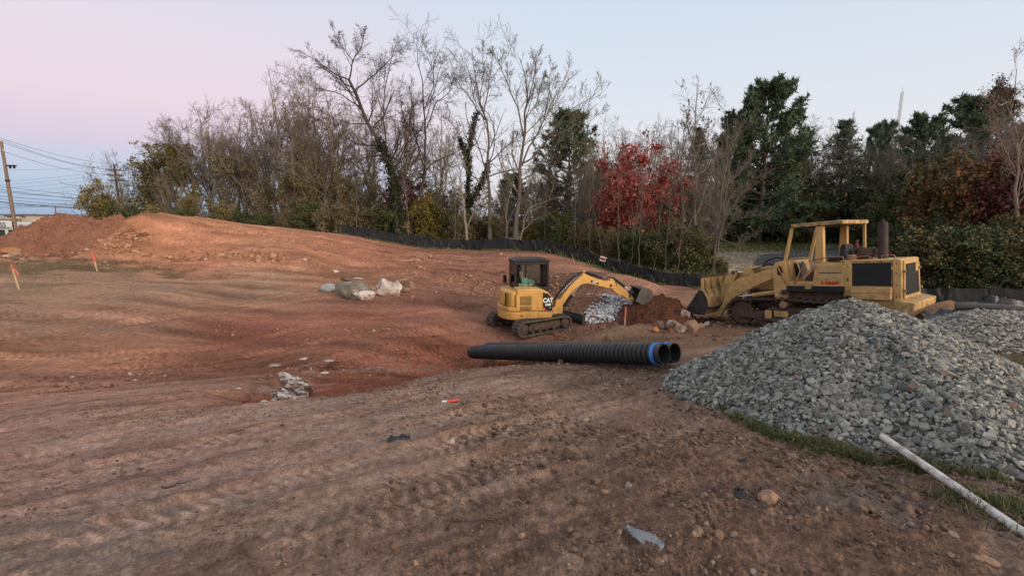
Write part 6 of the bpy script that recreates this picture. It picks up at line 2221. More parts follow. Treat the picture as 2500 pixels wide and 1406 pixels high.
hero('bare_tree', 35, [([(1140, 578), (1133, 500), (1127, 470), (1105, 440), (1090, 400), (1075, 340)], .13, .02), ([(1127, 470), (1122, 400), (1100, 350), (1085, 290)], .07, .02), ([(1105, 440), (1080, 420), (1060, 380)], .05, .02)],
     'thin pale trunked tree leaning left in front of the ivy covered trunk', 'bark_grey', SP_H[1:], seed=15)
SP_P = [S_(12, (22, 50), (.22, .42), 6, .12, .10, (.25, 1), .5, .5), S_(7, (22, 50), (.32, .62), 4, .15, .06, (.15, 1), .6), S_(4, (25, 60), (.38, .75), 3, .18, .04, (.15, 1), .6)]
hero('bare_tree', 34, [([(1260, 584), (1265, 496), (1273, 415), (1277, 334), (1283, 293), (1289, 253), (1286, 200), (1271, 145)], .26, .02),
                       ([(1277, 334), (1265, 269), (1249, 228), (1232, 184), (1214, 140)], .11, .02), ([(1274, 405), (1289, 366), (1309, 330), (1330, 289), (1358, 232), (1388, 170)], .12, .02),
                       ([(1275, 400), (1305, 382), (1342, 334), (1378, 277), (1430, 250), (1470, 215)], .12, .02), ([(1272, 440), (1290, 432), (1326, 399), (1358, 354), (1400, 300)], .09, .02), ([(1289, 253), (1303, 195), (1312, 125)], .08, .02),
                       ([(1330, 289), (1340, 230), (1345, 165)], .07, .02), ([(1283, 293), (1310, 250), (1325, 190)], .06, .02), ([(1342, 334), (1400, 310), (1450, 290), (1475, 265)], .06, .02)],
     'wide pale barked tree with upswept fan of bare branches right of the middle', 'bark_pale', SP_P, rmin=.011, seed=16)
hero('bare_tree', 34.5, [([(1238, 584), (1238, 500), (1250, 440), (1256, 380)], .12, .03), ([(1250, 440), (1228, 400), (1222, 350)], .06, .02)], 'short pale trunk standing close left of the wide pale barked tree', 'bark_pale', SP_P[1:], seed=17)
hero('bare_tree', 34.2, [([(1268, 584), (1279, 530), (1295, 505), (1340, 490), (1375, 478)], .10, .03), ([(1340, 490), (1352, 450), (1350, 410)], .05, .02)], 'low limbed trunk bending right at the foot of the wide pale barked tree', 'bark_grey', SP_P[1:], seed=18)
hero('bare_tree', 26, [([(1739, 668), (1750, 541), (1762, 463), (1774, 385), (1780, 330), (1776, 290)], .15, .02), ([(1743, 640), (1756, 600), (1770, 502), (1782, 400), (1790, 350), (1800, 315)], .11, .02),
                       ([(1752, 575), (1780, 545), (1813, 530), (1871, 522)], .05, .012), ([(1766, 529), (1805, 482), (1844, 439), (1870, 420)], .06, .012), ([(1762, 463), (1813, 416), (1840, 369)], .06, .012),
                       ([(1750, 530), (1719, 494), (1690, 470)], .05, .012), ([(1762, 463), (1740, 420), (1728, 370), (1730, 320)], .05, .012), ([(1752, 580), (1800, 600), (1850, 560)], .035, .01)],
     'pale twin stemmed bare tree with spreading branches in front of the tall pine', 'bark_mid', SP_P, rmin=.008, seed=19)
hero('bare_tree', 29, [([(1697, 660), (1697, 463), (1697, 380), (1696, 306), (1703, 215)], .13, .015), ([(1697, 380), (1680, 320), (1676, 270)], .05, .015), ([(1697, 420), (1720, 360), (1725, 300)], .05, .015)],
     'tall thin bare tree whose tip stands left of the tall pine', 'bark_shade', SP_P, rmin=.009, seed=20, leaf='lf_brown', nleaf=160)
hero('bare_tree', 28, [([(1664, 664), (1668, 560), (1668, 463), (1660, 400), (1655, 330)], .12, .015), ([(1668, 463), (1640, 420), (1620, 380)], .05, .015)], 'straight pale trunk right of the red maple', 'bark_mid', SP_P[1:], seed=21)
hero('bare_tree', 24, [([(2480, 640), (2478, 500), (2482, 380), (2475, 300), (2482, 170)], .16, .015), ([(2478, 420), (2440, 340), (2420, 260)], .07, .015), ([(2482, 380), (2510, 300), (2520, 220)], .07, .015), ([(2475, 300), (2450, 240), (2435, 200)], .05, .015)],
     'bare tree with a few last leaves at the right edge of the picture', 'bark_brown', SP_P, rmin=.008, seed=22, leaf='lf_dkred', nleaf=900, lsize=.10)
hero('bare_tree', 58, [([(372, 560), (385, 500), (362, 440), (345, 405)], .24, .10), ([(385, 500), (350, 470), (330, 440), (318, 400)], .13, .03), ([(362, 440), (380, 400), (385, 380)], .10, .03)],
     'dark ivy wrapped tree leaning left near the second utility pole', 'bark_dark', SP_H[1:], rmin=.016, seed=23, ivy=[(0, 0, .95, 2200, .30), (1, 0, .5, 600, .2)])
hero('bare_tree', 60, [([(245, 555), (225, 510), (205, 480), (175, 450)], .13, .02), ([(225, 510), (230, 470), (225, 435)], .07, .02), ([(245, 545), (265, 480), (240, 430), (215, 395)], .09, .02), ([(265, 480), (275, 420), (262, 390)], .06, .02)],
     'small bare tree spreading left at the edge of the mounds', 'bark_brown', SP_H[1:], rmin=.016, seed=24)

# woodland behind, tree by tree
B_ = 'leafless brown tree in the left wood above the orange bank'
GB = 'leafless trees of the left wood'
for (px, Y, top) in ((318, 60, 385), (520, 52, 300), (560, 50, 268), (590, 54, 285), (625, 49, 268), (660, 50, 262), (690, 46, 225), (735, 44, 205), (760, 48, 190), (800, 46, 240), (830, 44, 225), (905, 47, 250), (985, 45, 225), (1075, 47, 270)):
    plant('bare_tree', 'bare', px, Y, top, B_, 'tree', 'bark_brown' if px % 3 else 'bark_grey', None, GB, 1.1)
plant('leafy_tree', 'leafy', 432, 54, 305, 'olive leaved tree at the left end of the wood', 'tree', 'bark_dark', 'lf_olive', None, 1.25, v=0)
plant('leafy_tree', 'leafy', 490, 51, 292, 'tall sparse tree with yellowing leaves right of the olive leaved tree', 'tree', 'bark_grey', 'lf_yellow', None, .9, v=1)
plant('leafy_tree', 'brushleaf', 405, 56, 372, 'dense olive bush tree in front of the olive leaved tree', 'tree', 'bark_dark', 'lf_olive', None, 1.0, v=0)
plant('leafy_tree', 'leafy', 610, 47, 330, 'thin tree with last ochre leaves in the middle of the left wood', 'tree', 'bark_brown', 'lf_brush', None, 1.0, v=2)
plant('bush', 'shrub', 262, 57, 470, 'olive and orange bush between the dark heap and the second utility pole', 'bush', 'bark_brown', 'lf_olive', None, .75, v=0)
plant('bush', 'shrub', 305, 56, 505, 'dark green bush at the foot of the second utility pole', 'bush', 'bark_brown', 'lf_green', None, .9, v=1)
for (px, Y, top, lf) in ((345, 54, 455, 'lf_brush'), (470, 47, 455, 'lf_yellow'), (525, 46, 470, 'lf_brush'), (640, 45, 440, 'lf_brush'), (720, 44, 400, 'lf_brush'), (790, 43, 380, 'lf_olive'), (850, 43, 420, 'lf_olive'), (900, 42, 420, 'lf_brush'), (1090, 42, 450, 'lf_brush'),
                         (1340, 43, 430, 'lf_brush'), (1440, 42, 400, 'lf_brush'), (1640, 36, 420, 'lf_brush')):
    plant('thicket_tree', 'brushleaf', px, Y, top, 'many stemmed thicket tree with sparse dull leaves in the wood', 'tree', 'bark_brown', lf, 'thicket trees of the wood', 1.15)
for (px, Y, top) in ((440, 50, 420), (580, 48, 360), (680, 47, 330), (760, 46, 330), (820, 45, 350), (880, 45, 330), (950, 44, 400), (1010, 45, 420), (1060, 44, 430), (1120, 43, 440), (1180, 42, 460), (1230, 42, 430), (1300, 41, 420), (1420, 38, 340), (1470, 40, 345), (1610, 42, 380), (1660, 36, 350), (1720, 33, 360),
                     (1330, 44, 380), (1500, 44, 320), (1560, 45, 322)):
    plant('thicket_tree', 'brush', px, Y, top, 'many stemmed leafless thicket tree in the wood', 'tree', 'bark_shade' if px > 1400 else ('bark_grey' if px % 40 else 'bark_brown'), None, 'leafless thicket trees of the wood', 1.0)
# dark red small tree, red maple
plant('leafy_tree', 'maple', 990, 40, 412, 'dark purple red leaved small tree below the slender bare tree', 'tree', 'bark_dark', 'lf_dkred', None, 1.0)
plant('red_maple', 'maple', 1540, 33.5, 332, 'bright red maple in leaf', 'tree', 'bark_brown', 'lf_red', None, 1.02)
# conifers
plant('pine_tree', 'pine', 1388, 44, 278, 'dense dark pine behind the wide pale barked tree', 'tree', 'bark_dark', 'needles', None, .92, v=0)
plant('pine_tree', 'pine', 1850, 46, 207, 'tallest dark green pine right of the middle', 'tree', 'bark_dark', 'needles', None, .95, v=1)
plant('pine_tree', 'pine', 1775, 50, 275, 'dark pine joined to the left side of the tallest pine', 'tree', 'bark_dark', 'needles', None, .7, v=2)
plant('spruce_tree', 'spruce', 1690, 52, 305, 'narrow dark spruce behind the thin bare tree', 'tree', 'bark_dark', 'spruce', None, .9, v=0)
plant('spruce_tree', 'spruce', 2035, 54, 285, 'pointed dark spruce above the canopy of the loader', 'tree', 'bark_dark', 'spruce', None, 1.2, v=1)
plant('pine_tree', 'pine', 2100, 58, 300, 'narrow pine with upturned tip right of the pointed spruce', 'tree', 'bark_dark', 'needles', None, .6, 6, v=0)
plant('pine_tree', 'pine', 2228, 52, 288, 'dark pine below the radio mast', 'tree', 'bark_dark', 'needles', None, .85, v=2)
plant('pine_tree', 'pine', 2345, 42, 238, 'broad layered pine in the upper right', 'tree', 'bark_dark', 'needles', None, 1.05, v=1)
plant('pine_tree', 'pine', 1255, 50, 425, 'small dark pine seen low between the bare trunks', 'tree', 'bark_dark', 'needles', None, 1.0, v=0)
for (px, Y, top) in ((1780, 50, 300), (1905, 52, 330), (1945, 53, 325), (1985, 52, 315), (2020, 52, 330), (2080, 52, 380), (2140, 48, 345), (2190, 43, 355), (2235, 40, 360), (2270, 38, 345), (2330, 34, 360), (2390, 34, 320), (2430, 32, 280), (2500, 32, 300), (2560, 28, 260)):
    plant('bare_tree', 'brush', px, Y, top, 'grey brown fan of leafless stems in the dark wood on the right', 'tree', 'bark_shade', None, 'leafless trees of the right wood', 1.05)
for (px, Y, top) in ((1960, 52, 300), (2150, 50, 330), (1640, 50, 300), (1560, 48, 318), (1480, 50, 310), (2420, 40, 240), (2280, 46, 330), (1860, 55, 330)):
    plant('bare_tree', 'bare', px, Y, top, 'thin leafless tree rising behind the right wood', 'tree', 'bark_shade', None, 'thin leafless trees behind the right wood', 1.1)
for (px, Y, top, lf, w, lab) in ((1912, 49, 405, 'lf_yellow', .42, 'yellow green bush tree left above the canopy of the loader'), (1968, 50, 480, 'lf_olive', .8, 'low olive bush at the edge of the grass strip'),
                                 (2175, 36, 468, 'lf_green', .8, 'green bush above the exhaust stack of the loader'), (2315, 29, 385, 'lf_rust', .85, 'large rusty orange bush on the right'),
                                 (2260, 31, 450, 'lf_rust', .7, 'smaller rust and green bush left of the large rusty bush'), (2455, 26, 400, 'lf_dkred', .85, 'dark red bush near the right edge'),
                                 (2400, 27, 440, 'lf_rust', .8, 'brown rust bush between the large rusty bush and the dark red bush')):
    plant('bush', 'shrub', px, Y, top, lab, 'bush', 'bark_brown', lf, None, w)
for (px, Y, top, lf) in ((2120, 44, 500, 'lf_dkgreen'), (2175, 31, 535, 'lf_dkgreen'), (2220, 29, 560, 'lf_dkgreen'), (2265, 27, 545, 'lf_dkgreen'), (2310, 26, 560, 'lf_dkgreen'), (2360, 25, 550, 'lf_dkgreen'), (2410, 24.5, 560, 'lf_dkgreen'), (2460, 24, 540, 'lf_dkgreen'), (2520, 23, 540, 'lf_dkgreen'),
                         (2040, 52, 490, 'lf_dkgreen'), (2090, 51, 480, 'lf_dkgreen'), (1990, 54, 490, 'lf_dkgreen'), (1850, 53, 510, 'lf_dkgreen'), (1800, 52, 500, 'lf_dkgreen'), (1930, 54, 510, 'lf_dkgreen'), (1890, 56, 500, 'lf_dkgreen'), (2060, 56, 470, 'lf_dkgreen'), (2150, 46, 440, 'lf_dkgreen'), (2240, 36, 430, 'lf_dkgreen'), (2380, 31, 420, 'lf_dkgreen')):
    plant('bush', 'shrub', px, Y, top, 'dark green bush in the hedge of the right wood', 'bush', 'bark_dark', lf if int(px + Y) % 5 < 3 else 'lf_darkmix', 'dark green bushes of the right wood', .95)
# undergrowth behind the fence
for k, (px, Y, top, lf) in enumerate(((360, 52, 505, 'lf_green'), (410, 50, 500, 'lf_olive'), (460, 47, 515, 'lf_green'), (560, 43, 508, 'lf_olive'), (600, 42, 515, 'lf_green'), (650, 42, 520, 'lf_green'), (700, 41, 510, 'lf_brush'), (750, 41, 500, 'lf_green'), (800, 40, 505, 'lf_brush'), (850, 39, 500, 'lf_brush'), (900, 39, 510, 'lf_brush'),
                                      (950, 38, 500, 'lf_green'), (1000, 38, 515, 'lf_brush'), (1050, 38, 495, 'lf_yellow'), (1090, 38, 510, 'lf_green'), (1130, 37, 525, 'lf_brush'), (1180, 38, 520, 'lf_brush'), (1220, 37, 530, 'lf_brush'), (1290, 35.5, 545, 'lf_yellow'), (1325, 35, 540, 'lf_green'), (1370, 34, 520, 'lf_green'),
                                      (1410, 33, 540, 'lf_brush'), (1450, 32, 560, 'lf_darkmix'), (1490, 31, 570, 'lf_brush'), (1530, 30, 575, 'lf_green'), (1575, 29, 565, 'lf_green'), (1600, 28, 585, 'lf_darkmix'), (1630, 27.5, 575, 'lf_green'), (1665, 27, 560, 'lf_brush'), (1700, 26.5, 570, 'lf_green'), (1728, 26.4, 605, 'lf_darkmix'), (1762, 26.2, 625, 'lf_darkmix'), (1500, 34, 545, 'lf_brush'), (1640, 32, 545, 'lf_darkmix'))):
    plant('bush', 'shrub', px, Y, top, 'low bush of the undergrowth behind the silt fence', 'bush', 'bark_grey', lf, 'undergrowth bushes behind the silt fence', 1.05)
# slender pale saplings by the fence
SAP = [(1512, 28.5, 425, 'sapling rising left of the red maple trunk'), (1540, 28, 440, 'sapling stem in front of the red maple'), (1475, 30, 450, 'sapling above the small red sign'), (1562, 27.5, 410, 'sapling crossing the right of the red maple'),
       (1627, 26.5, 450, 'sapling right of the red maple foot'), (1597, 27, 470, 'short sapling between the maple and the straight pale trunk'), (1440, 31, 440, 'sapling left of the small red sign'), (1330, 34, 450, 'sapling in front of the dense dark pine'),
       (1110, 36, 460, 'sapling left of the thin leaning trunk'), (1000, 37, 430, 'sapling below the slender crooked tree'), (790, 39, 420, 'sapling at the left end of the silt fence'), (870, 38, 440, 'sapling behind the start of the silt fence'), (1405, 32, 420, 'sapling right of the dense dark pine'), (1655, 26, 500, 'sapling beside the straight pale trunk')]
for k, (px, Y, top, lab) in enumerate(SAP):
    plant('sapling', 'sapling', px, Y, top, 'slender pale ' + lab, 'tree', 'bark_grey' if px < 1400 else 'bark_mid', None, 'pale saplings behind the silt fence', .9, RG.normal(0, 4))
for px, Y in ((2255, 21.6), (2310, 21.3), (2365, 20.8), (2420, 20.3), (2475, 19.8), (2535, 19.4)):
    plant('bush', 'shrub', px, Y, 590 - (px % 3) * 12, 'dark green bush growing right against the right hand silt fence', 'bush', 'bark_dark', 'lf_darkmix' if px % 2 else 'lf_dkgreen', 'dark bushes against the right hand fence', 1.1)

# distant wood seen as one mass
print('far wood')


def far_wood(name, xs, ys, hs, n, seed, mat, lsize):
    rg = np.random.default_rng(seed)
    t = rg.uniform(0, 1, n)
    x = np.interp(t, np.linspace(0, 1, len(xs)), xs)
    y = np.interp(t, np.linspace(0, 1, len(ys)), ys) + rg.uniform(-1, 1, n) * 5
    h = np.interp(t, np.linspace(0, 1, len(hs)), hs) * (.78 + .30 * fbm(t * 60, t * 0 + seed, 3, seed) * 1.4)
    z = h0(x, y) + h * rg.uniform(0, 1, n) ** .6
    V1 = leaves(rg, np.stack([x, y, z], 1), lsize, .5)
    o = link(name, np_mesh(name, V1[0], V1[1]), None, mat)
    tag(o, kind='stuff')
    return o


far_wood('distant_wood', [-420, -300, -180, -90], [330, 330, 310, 300], [13, 12, 12, 12], 16000, 3, m_leaf('hazy far wood', [(0, (.085, .068, .066)), (1, (.16, .13, .12))]), 1.3)
far_wood('inner_wood', [-26, -8, 10, 22, 34], [64, 62, 60, 58, 58], [7.5, 8.0, 7.5, 8.5, 9], 15000, 4, M['lf_brush'], .42)
far_wood('inner_wood', [24, 38, 50, 66], [52, 50, 48, 40], [9.5, 10, 10, 10], 13000, 5, M['lf_dkgreen'], .42)

# ------------------------------------------------------------------ grass
print('grass')
M['grass'] = m_leaf('grass blades', [(0, (.028, .045, .012)), (.45, (.05, .075, .02)), (.72, (.085, .095, .03)), (.86, (.19, .15, .075)), (1, (.26, .20, .11))])
M['dry_grass'] = m_leaf('dry grass blades', [(0, (.07, .065, .03)), (.4, (.13, .105, .05)), (1, (.25, .19, .11))])
M['field_grass'] = m_leaf('field grass', [(0, (0.0595, 0.0850, 0.0306)), (.6, (0.1190, 0.1360, 0.0510)), (1, (0.2550, 0.2210, 0.1105))])


def grass(name, x, y, ln, wd, seed, mat, lean=.5, zoff=0):
    rg = np.random.default_rng(seed)
    n = len(x)
    z = ground_z(x, y) + zoff
    a = rg.uniform(0, 2 * PI, n)
    L = ln * rg.uniform(.45, 1.3, n)
    w = wd * rg.uniform(.7, 1.3, n)
    d = rg.normal(0, lean, (n, 2))
    b = np.stack([x, y, z - .01], 1)
    s = np.stack([np.cos(a) * w / 2, np.sin(a) * w / 2, 0 * a], 1)
    m1 = b + np.stack([d[:, 0] * L * .35, d[:, 1] * L * .35, L * .6], 1)
    tp = b + np.stack([d[:, 0] * L, d[:, 1] * L, L * np.clip(1 - .25 * (d ** 2).sum(1), .2, 1)], 1)
    V = np.stack([b - s, b + s, m1 + s * .7, m1 - s * .7, tp], 1).reshape(-1, 3)
    i = (np.arange(n) * 5)[:, None]
    o = link(name, np_mesh(name, V, [np.hstack([i, i + 1, i + 2, i + 3]), np.hstack([i + 3, i + 2, i + 4])]), None, mat)
    tag(o, kind='stuff')
    return o


def strip(rg, pts, wid, n):
    w = np.array([hit(*p)[:2] for p in pts])
    t = rg.uniform(0, len(w) - 1, n)
    x, y = np.interp(t, range(len(w)), w[:, 0]), np.interp(t, range(len(w)), w[:, 1])
    ww = np.interp(t, range(len(w)), wid)
    return x + rg.normal(0, 1, n) * ww, y + rg.normal(0, 1, n) * ww


rg = np.random.default_rng(8)
x, y = strip(rg, [(1645, 948), (1720, 985), (1800, 1018), (1900, 1055), (2000, 1088), (2120, 1118), (2250, 1150), (2400, 1195), (2560, 1260)], [.05, .05, .07, .09, .10, .12, .16, .20, .26], 26000)
k = clump(x, y, 3, 9) > .12
grass('grass', x[k], y[k], .085, .0055, 41, M['grass'], .7)
x, y = strip(rg, [(2440, 900), (2480, 915), (2560, 950)], [.12, .22, .3], 6000)
grass('grass', x, y, .12, .009, 42, M['grass'], .6)
x, y = rg.uniform(-24, -10, 26000), rg.uniform(15, 22.5, 26000)
q = hit(110, 650)
k = (fbm(x * 1.3, y * 1.3, 4, 61) * .8 + np.exp(-(((x - q[0]) / 7) ** 2 + ((y - q[1]) / 2.6) ** 2)) > .55) & (rg.uniform(0, 1, len(x)) < .8)
grass('dry_grass', x[k], y[k], .07, .018, 43, M['dry_grass'], 1.0)
x, y = rg.uniform(18, 44, 30000), rg.uniform(40, 54, 30000)
grass('field_grass', x, y, .45, .07, 44, M['field_grass'], .6)
# grass and weeds along the silt fence
fp = np.array([G(*p)[:2] for p in FENCE])
t = rg.uniform(0, len(fp) - 1, 9000)
x, y = np.interp(t, range(len(fp)), fp[:, 0]) + rg.normal(0, .3, 9000), np.interp(t, range(len(fp)), fp[:, 1]) - np.abs(rg.normal(0, .25, 9000)) - .1
k = clump(x, y, .8, 3) > .3
grass('grass', x[k], y[k], .16, .02, 45, M['field_grass'], .6)
y2 = y + .6 + np.abs(rg.normal(0, 1.2, 9000))
grass('weeds', x, y2, .6, .05, 46, M['field_grass'], .5)
# straw mulch flecks on the pale field
x, y = rg.uniform(14, 30, 16000), rg.uniform(27, 42, 16000)
k = np.exp(-(((x - 21) / 9.5) ** 2 + ((y - 35) / 7.5) ** 2)) > .45
M['straw'] = m_leaf('straw', [(0, (.30, .25, .18)), (.5, (.48, .41, .31)), (1, (.60, .53, .42))])
grass('straw_mulch', x[k], y[k], .35, .035, 47, M['straw'], 2.2, .02)

# ------------------------------------------------------------------ utility poles, wires, masts
print('poles')
UP1, UP2 = G(40, 572, 52), G(297, 545, 76)
z1, z2 = hz1(UP1[0], UP1[1]), hz1(UP2[0], UP2[1])
t1 = G(3, 345, 52)[2]
t2 = G(281, 402, 76)[2]
lx = 0.0
u1 = empty('utility_pole', (UP1[0], UP1[1], z1), 'pale wooden utility pole at the left edge of the picture', 'utility pole')
MB().tube([(0, 0, -.5), (0, 0, (t1 - z1) * .5), (0, 0, t1 - z1)], [.20, .17, .13], 14).build('pole', M['pole_wood'], u1, smooth=60)
MB().tube([(0, -.22, -.3), (0, -.22, 3.2)], .05, 8).build('cable_guard', M['dark_panel'], u1, smooth=60)
MB().box(-.08, .08, -.26, -.17, 1.9, 2.3).build('meter_plate', M['trim'], u1)
hp = t1 - z1
for zz, ln_ in ((hp - .1, .3), (hp - 1.1, .35)):
    MB().cyl((.15, -.05, zz), (.15, -.05, zz + .25), .06, 10).build('insulator', M['trim'], u1, smooth=60)
MB().box(.1, 1.3, -.05, .05, hp - 2.75, hp - 2.62).box(.5, .6, -.1, .1, hp - 3.0, hp - 2.6).box(.95, 1.05, -.1, .1, hp - 3.0, hp - 2.6).build('switch_arm', M['dark_panel'], u1)
MB().tube([(0, 0, hp - 4.45), (0, 0, hp - 4.25)], .21, 12).build('band', M['dark_panel'], u1)
u2 = empty('utility_pole', (UP2[0], UP2[1], z2), 'dark utility pole with three crossarms beside the ivy wrapped tree', 'utility pole')
H2 = t2 - z2
MB().tube([(0, 0, -.5), (0, 0, H2)], [.22, .15], 12).build('pole', M['pole_dark'], u2, smooth=60)
for k, zz in enumerate((H2 - .9, H2 - 1.75, H2 - 2.6)):
    for yy, sl in ((-.2, 0.06), (.2, -.06)):
        MB().box(-1.25, 1.25, yy - .05, yy + .05, zz - .07 + sl, zz + .05 + sl).build('crossarm', M['pole_dark'], u2)
    for xx in (-1.15, -.6, .6, 1.15):
        MB().cyl((xx, -.2, zz + .1), (xx, -.2, zz + .26), .05, 8).build('insulator', M['pole_dark'], u2)


def wire(a, b, sag, r, label, group):
    a, b = Vector(a), Vector(b)
    pts = []
    for t in np.linspace(0, 1, 22):
        q = a.lerp(b, t)
        pts.append((q.x, q.y, q.z - 4 * sag * t * (1 - t)))
    o = MB().tube(pts, r, 5).build('overhead_wire', M['wire'], None, smooth=180)
    tag(o, label, 'wire', group)


W1 = 'thin wire running from the top of the pale pole down to the dark pole'
W2 = 'thin grey wire of the row behind, rising to the right towards the dark pole'
W3 = 'black cable low on the pale pole running down to the right'
A_ = lambda z, dx=0: (UP1[0] + dx, UP1[1], z)
for z, dx, e, ex in ((t1 + .45, -.3, t2 + .1, 0), (t1 + .1, .15, H2 + z2 - .8, -1.1), (t1 - .15, .15, H2 + z2 - .85, -.6), (t1 - 1.15, .15, H2 + z2 - 1.6, -1.1)):
    wire(A_(z, dx), (UP2[0] + ex, UP2[1], e), .55, .02, W1, 'upper wires between the two poles')
    wire(A_(z, dx), A_(z, dx - 30), .5, .02, W1, 'upper wires between the two poles')
for px0, py0, px1, py1 in ((-60, 414, 275, 405), (-60, 446, 275, 416), (-60, 454, 275, 424), (-60, 462, 275, 434), (-60, 474, 275, 444), (-60, 482, 280, 455)):
    wire(G(px0, py0, 95), G(px1, py1, 76.5), .35, .016, W2, 'far row of wires')
for py0, px1, py1, r in ((449, 300, 482, .022), (457, 300, 492, .026), (464, 300, 486, .022), (476, 300, 493, .026), (482, 300, 505, .022), (490, 310, 510, .055), (497, 300, 508, .022)):
    wire(G(-60, py0 - 3, 51.6), G(px1, py1, 75.6), .3, r, W3 if r < .05 else 'thickest black cable crossing the pale pole low down', None if r > .05 else 'lower cables on the pale pole')
for py0, py1 in ((503, 478), (507, 482)):
    wire(G(-60, py0 + 4, 60), G(300, py1 + 8, 90), .2, .024, 'dark wire crossing the lower cables and rising to the right', 'crossing wires')
p = G(139, 535, 150)
o = MB().tube([(p[0], p[1], p[2] - 6), (p[0], p[1], G(139, 505, 150)[2])], [.2, .12], 8).build('light_pole', M['wire'], None, smooth=60)
tag(o, 'thin grey pole far off above the left heap', 'pole')


def mast(px, y0, y1, Y, w, label):
    a, b = G(px, y0, Y), G(px, y1, Y)
    base_z = hz1(a[0], a[1])
    r_ = empty('radio_mast', (a[0], a[1], base_z), label, 'radio mast')
    hgt = b[2] - base_z
    mb = MB()
    C3 = [(w * math.cos(t), w * math.sin(t)) for t in (0, 2.1, 4.2)]
    for x, y in C3:
        mb.tube([(x, y, 0), (x, y, hgt)], w * .16, 4)
    mb.build('legs', M['steel_far'], r_)
    lt = MB()
    n = int(hgt / (w * 2.4))
    for k in range(n):
        za, zb_ = hgt * k / n, hgt * (k + 1) / n
        for i in range(3):
            p, q = C3[i], C3[(i + 1) % 3]
            lt.tube([(p[0], p[1], za), (q[0], q[1], zb_)], w * .09, 3, False)
            lt.tube([(p[0], p[1], za), (q[0], q[1], za)], w * .09, 3, False)
    lt.build('lattice', M['steel_far'], r_)
    MB().tube([(0, 0, hgt), (0, 0, hgt * 1.03)], w * .15, 4).build('aerial', M['steel_far'], r_)


mast(2190, 330, 224, 420, 1.1, 'tall lattice radio mast above the pine on the right')
mast(2079, 330, 273, 600, 1.0, 'farther thin radio mast left of the tall one')

# ------------------------------------------------------------------ shops and cars far left
print('buildings')


def block(mb, px0, px1, py0, py1, Y, dep):
    a, b = G(px0, py1, Y), G(px1, py0, Y)
    return mb.box(a[0], b[0], Y, Y + dep, a[2], b[2])


Y = 112.0
org = G(40, 575, Y)
bs = empty('store', (0, 0, 0), 'long low white store with lettering on its front behind the pale utility pole', 'store')
gzb = hz1(org[0], Y) - .3
yb_ = Y
xa, xb = G(-120, 560, Y)[0], G(28, 560, Y)[0]
zt_, zm = G(20, 544, Y)[2], G(20, 553, Y)[2]
MB().box(xa, xb, Y, Y + 14, gzb, zt_).build('wall', M['store_white'], bs)
MB().box(xa, xb + .3, Y - .9, Y - .05, zm - .2, zt_ + .5).build('sign_band', M['store_white'], bs)
put_text('LASS', 1.5, M['black_print'], bs, (G(8, 549, Y)[0], Y - .95, G(8, 549.5, Y)[2]), (1, 0, 0), (0, 0, 1), .02, 1.1)
x2, x3 = xb + .05, G(112, 560, Y)[0]
MB().box(x2, x3, Y + 1, Y + 13, gzb, G(60, 546, Y)[2]).build('wing', m_basic('pale blue grey cladding', (.44, .48, .52), .7, .06, .5), bs)
for k in range(7):
    x = x2 + .8 + k * 1.35
    MB().box(x, x + 1.0, Y + .9, Y + .98, gzb + .6, G(60, 558, Y)[2]).build('window', M['dark_glass'], bs)
for k in range(5):
    x = xa + 2 + k * 3.1
    MB().box(x, x + 2.2, Y - .08, Y - .02, gzb + .4, zm - .8).build('window', M['dark_glass'], bs)
dm = G(94, 545, Y + 20)
o = MB().tube([(dm[0], dm[1], dm[2] - .6), (dm[0], dm[1], dm[2] + .2), (dm[0], dm[1], dm[2] + .75), (dm[0], dm[1], dm[2] + 1.05)], [1.25, 1.22, .85, .2], 18).build('dome', M['white'], bs, smooth=60)
Y = 165.0
bt_ = empty('hotel', (0, 0, 0), 'tan stepped building with a flat dark roof behind the store', 'building')
gzt = hz1(G(30, 560, Y)[0], Y)
xs_ = [G(px, 540, Y)[0] for px in (-10, 3, 55, 62)]
MB().box(xs_[0], xs_[3], Y, Y + 18, gzt, G(30, 533, Y)[2]).build('wall', M['store_tan'], bt_)
MB().box(xs_[1], xs_[2], Y + 1, Y + 16, gzt, G(30, 526, Y)[2]).build('tower', M['store_tan'], bt_)
MB().box(xs_[1] - .6, xs_[2] + .6, Y - .2, Y + 17, G(30, 526, Y)[2], G(30, 522.5, Y)[2]).build('roof', M['store_roof'], bt_)
MB().box(xs_[0], xs_[3] + .6, Y - .4, Y - .05, G(30, 534, Y)[2], G(30, 532, Y)[2]).build('cornice', M['trim'], bt_)
for k in range(7):
    x = xs_[0] + 1.0 + k * (xs_[3] - xs_[0] - 2) / 7
    MB().box(x, x + .9, Y - .06, Y - .01, G(30, 540, Y)[2], G(30, 536.5, Y)[2]).build('window', M['dark_glass'], bt_)
for k in range(3):
    x = xs_[1] + 1.5 + k * 2.6
    MB().box(x, x + 1.6, Y + .94, Y + .99, G(30, 531, Y)[2], G(30, 528.5, Y)[2]).build('window', M['white'] if k == 1 else M['dark_glass'], bt_)


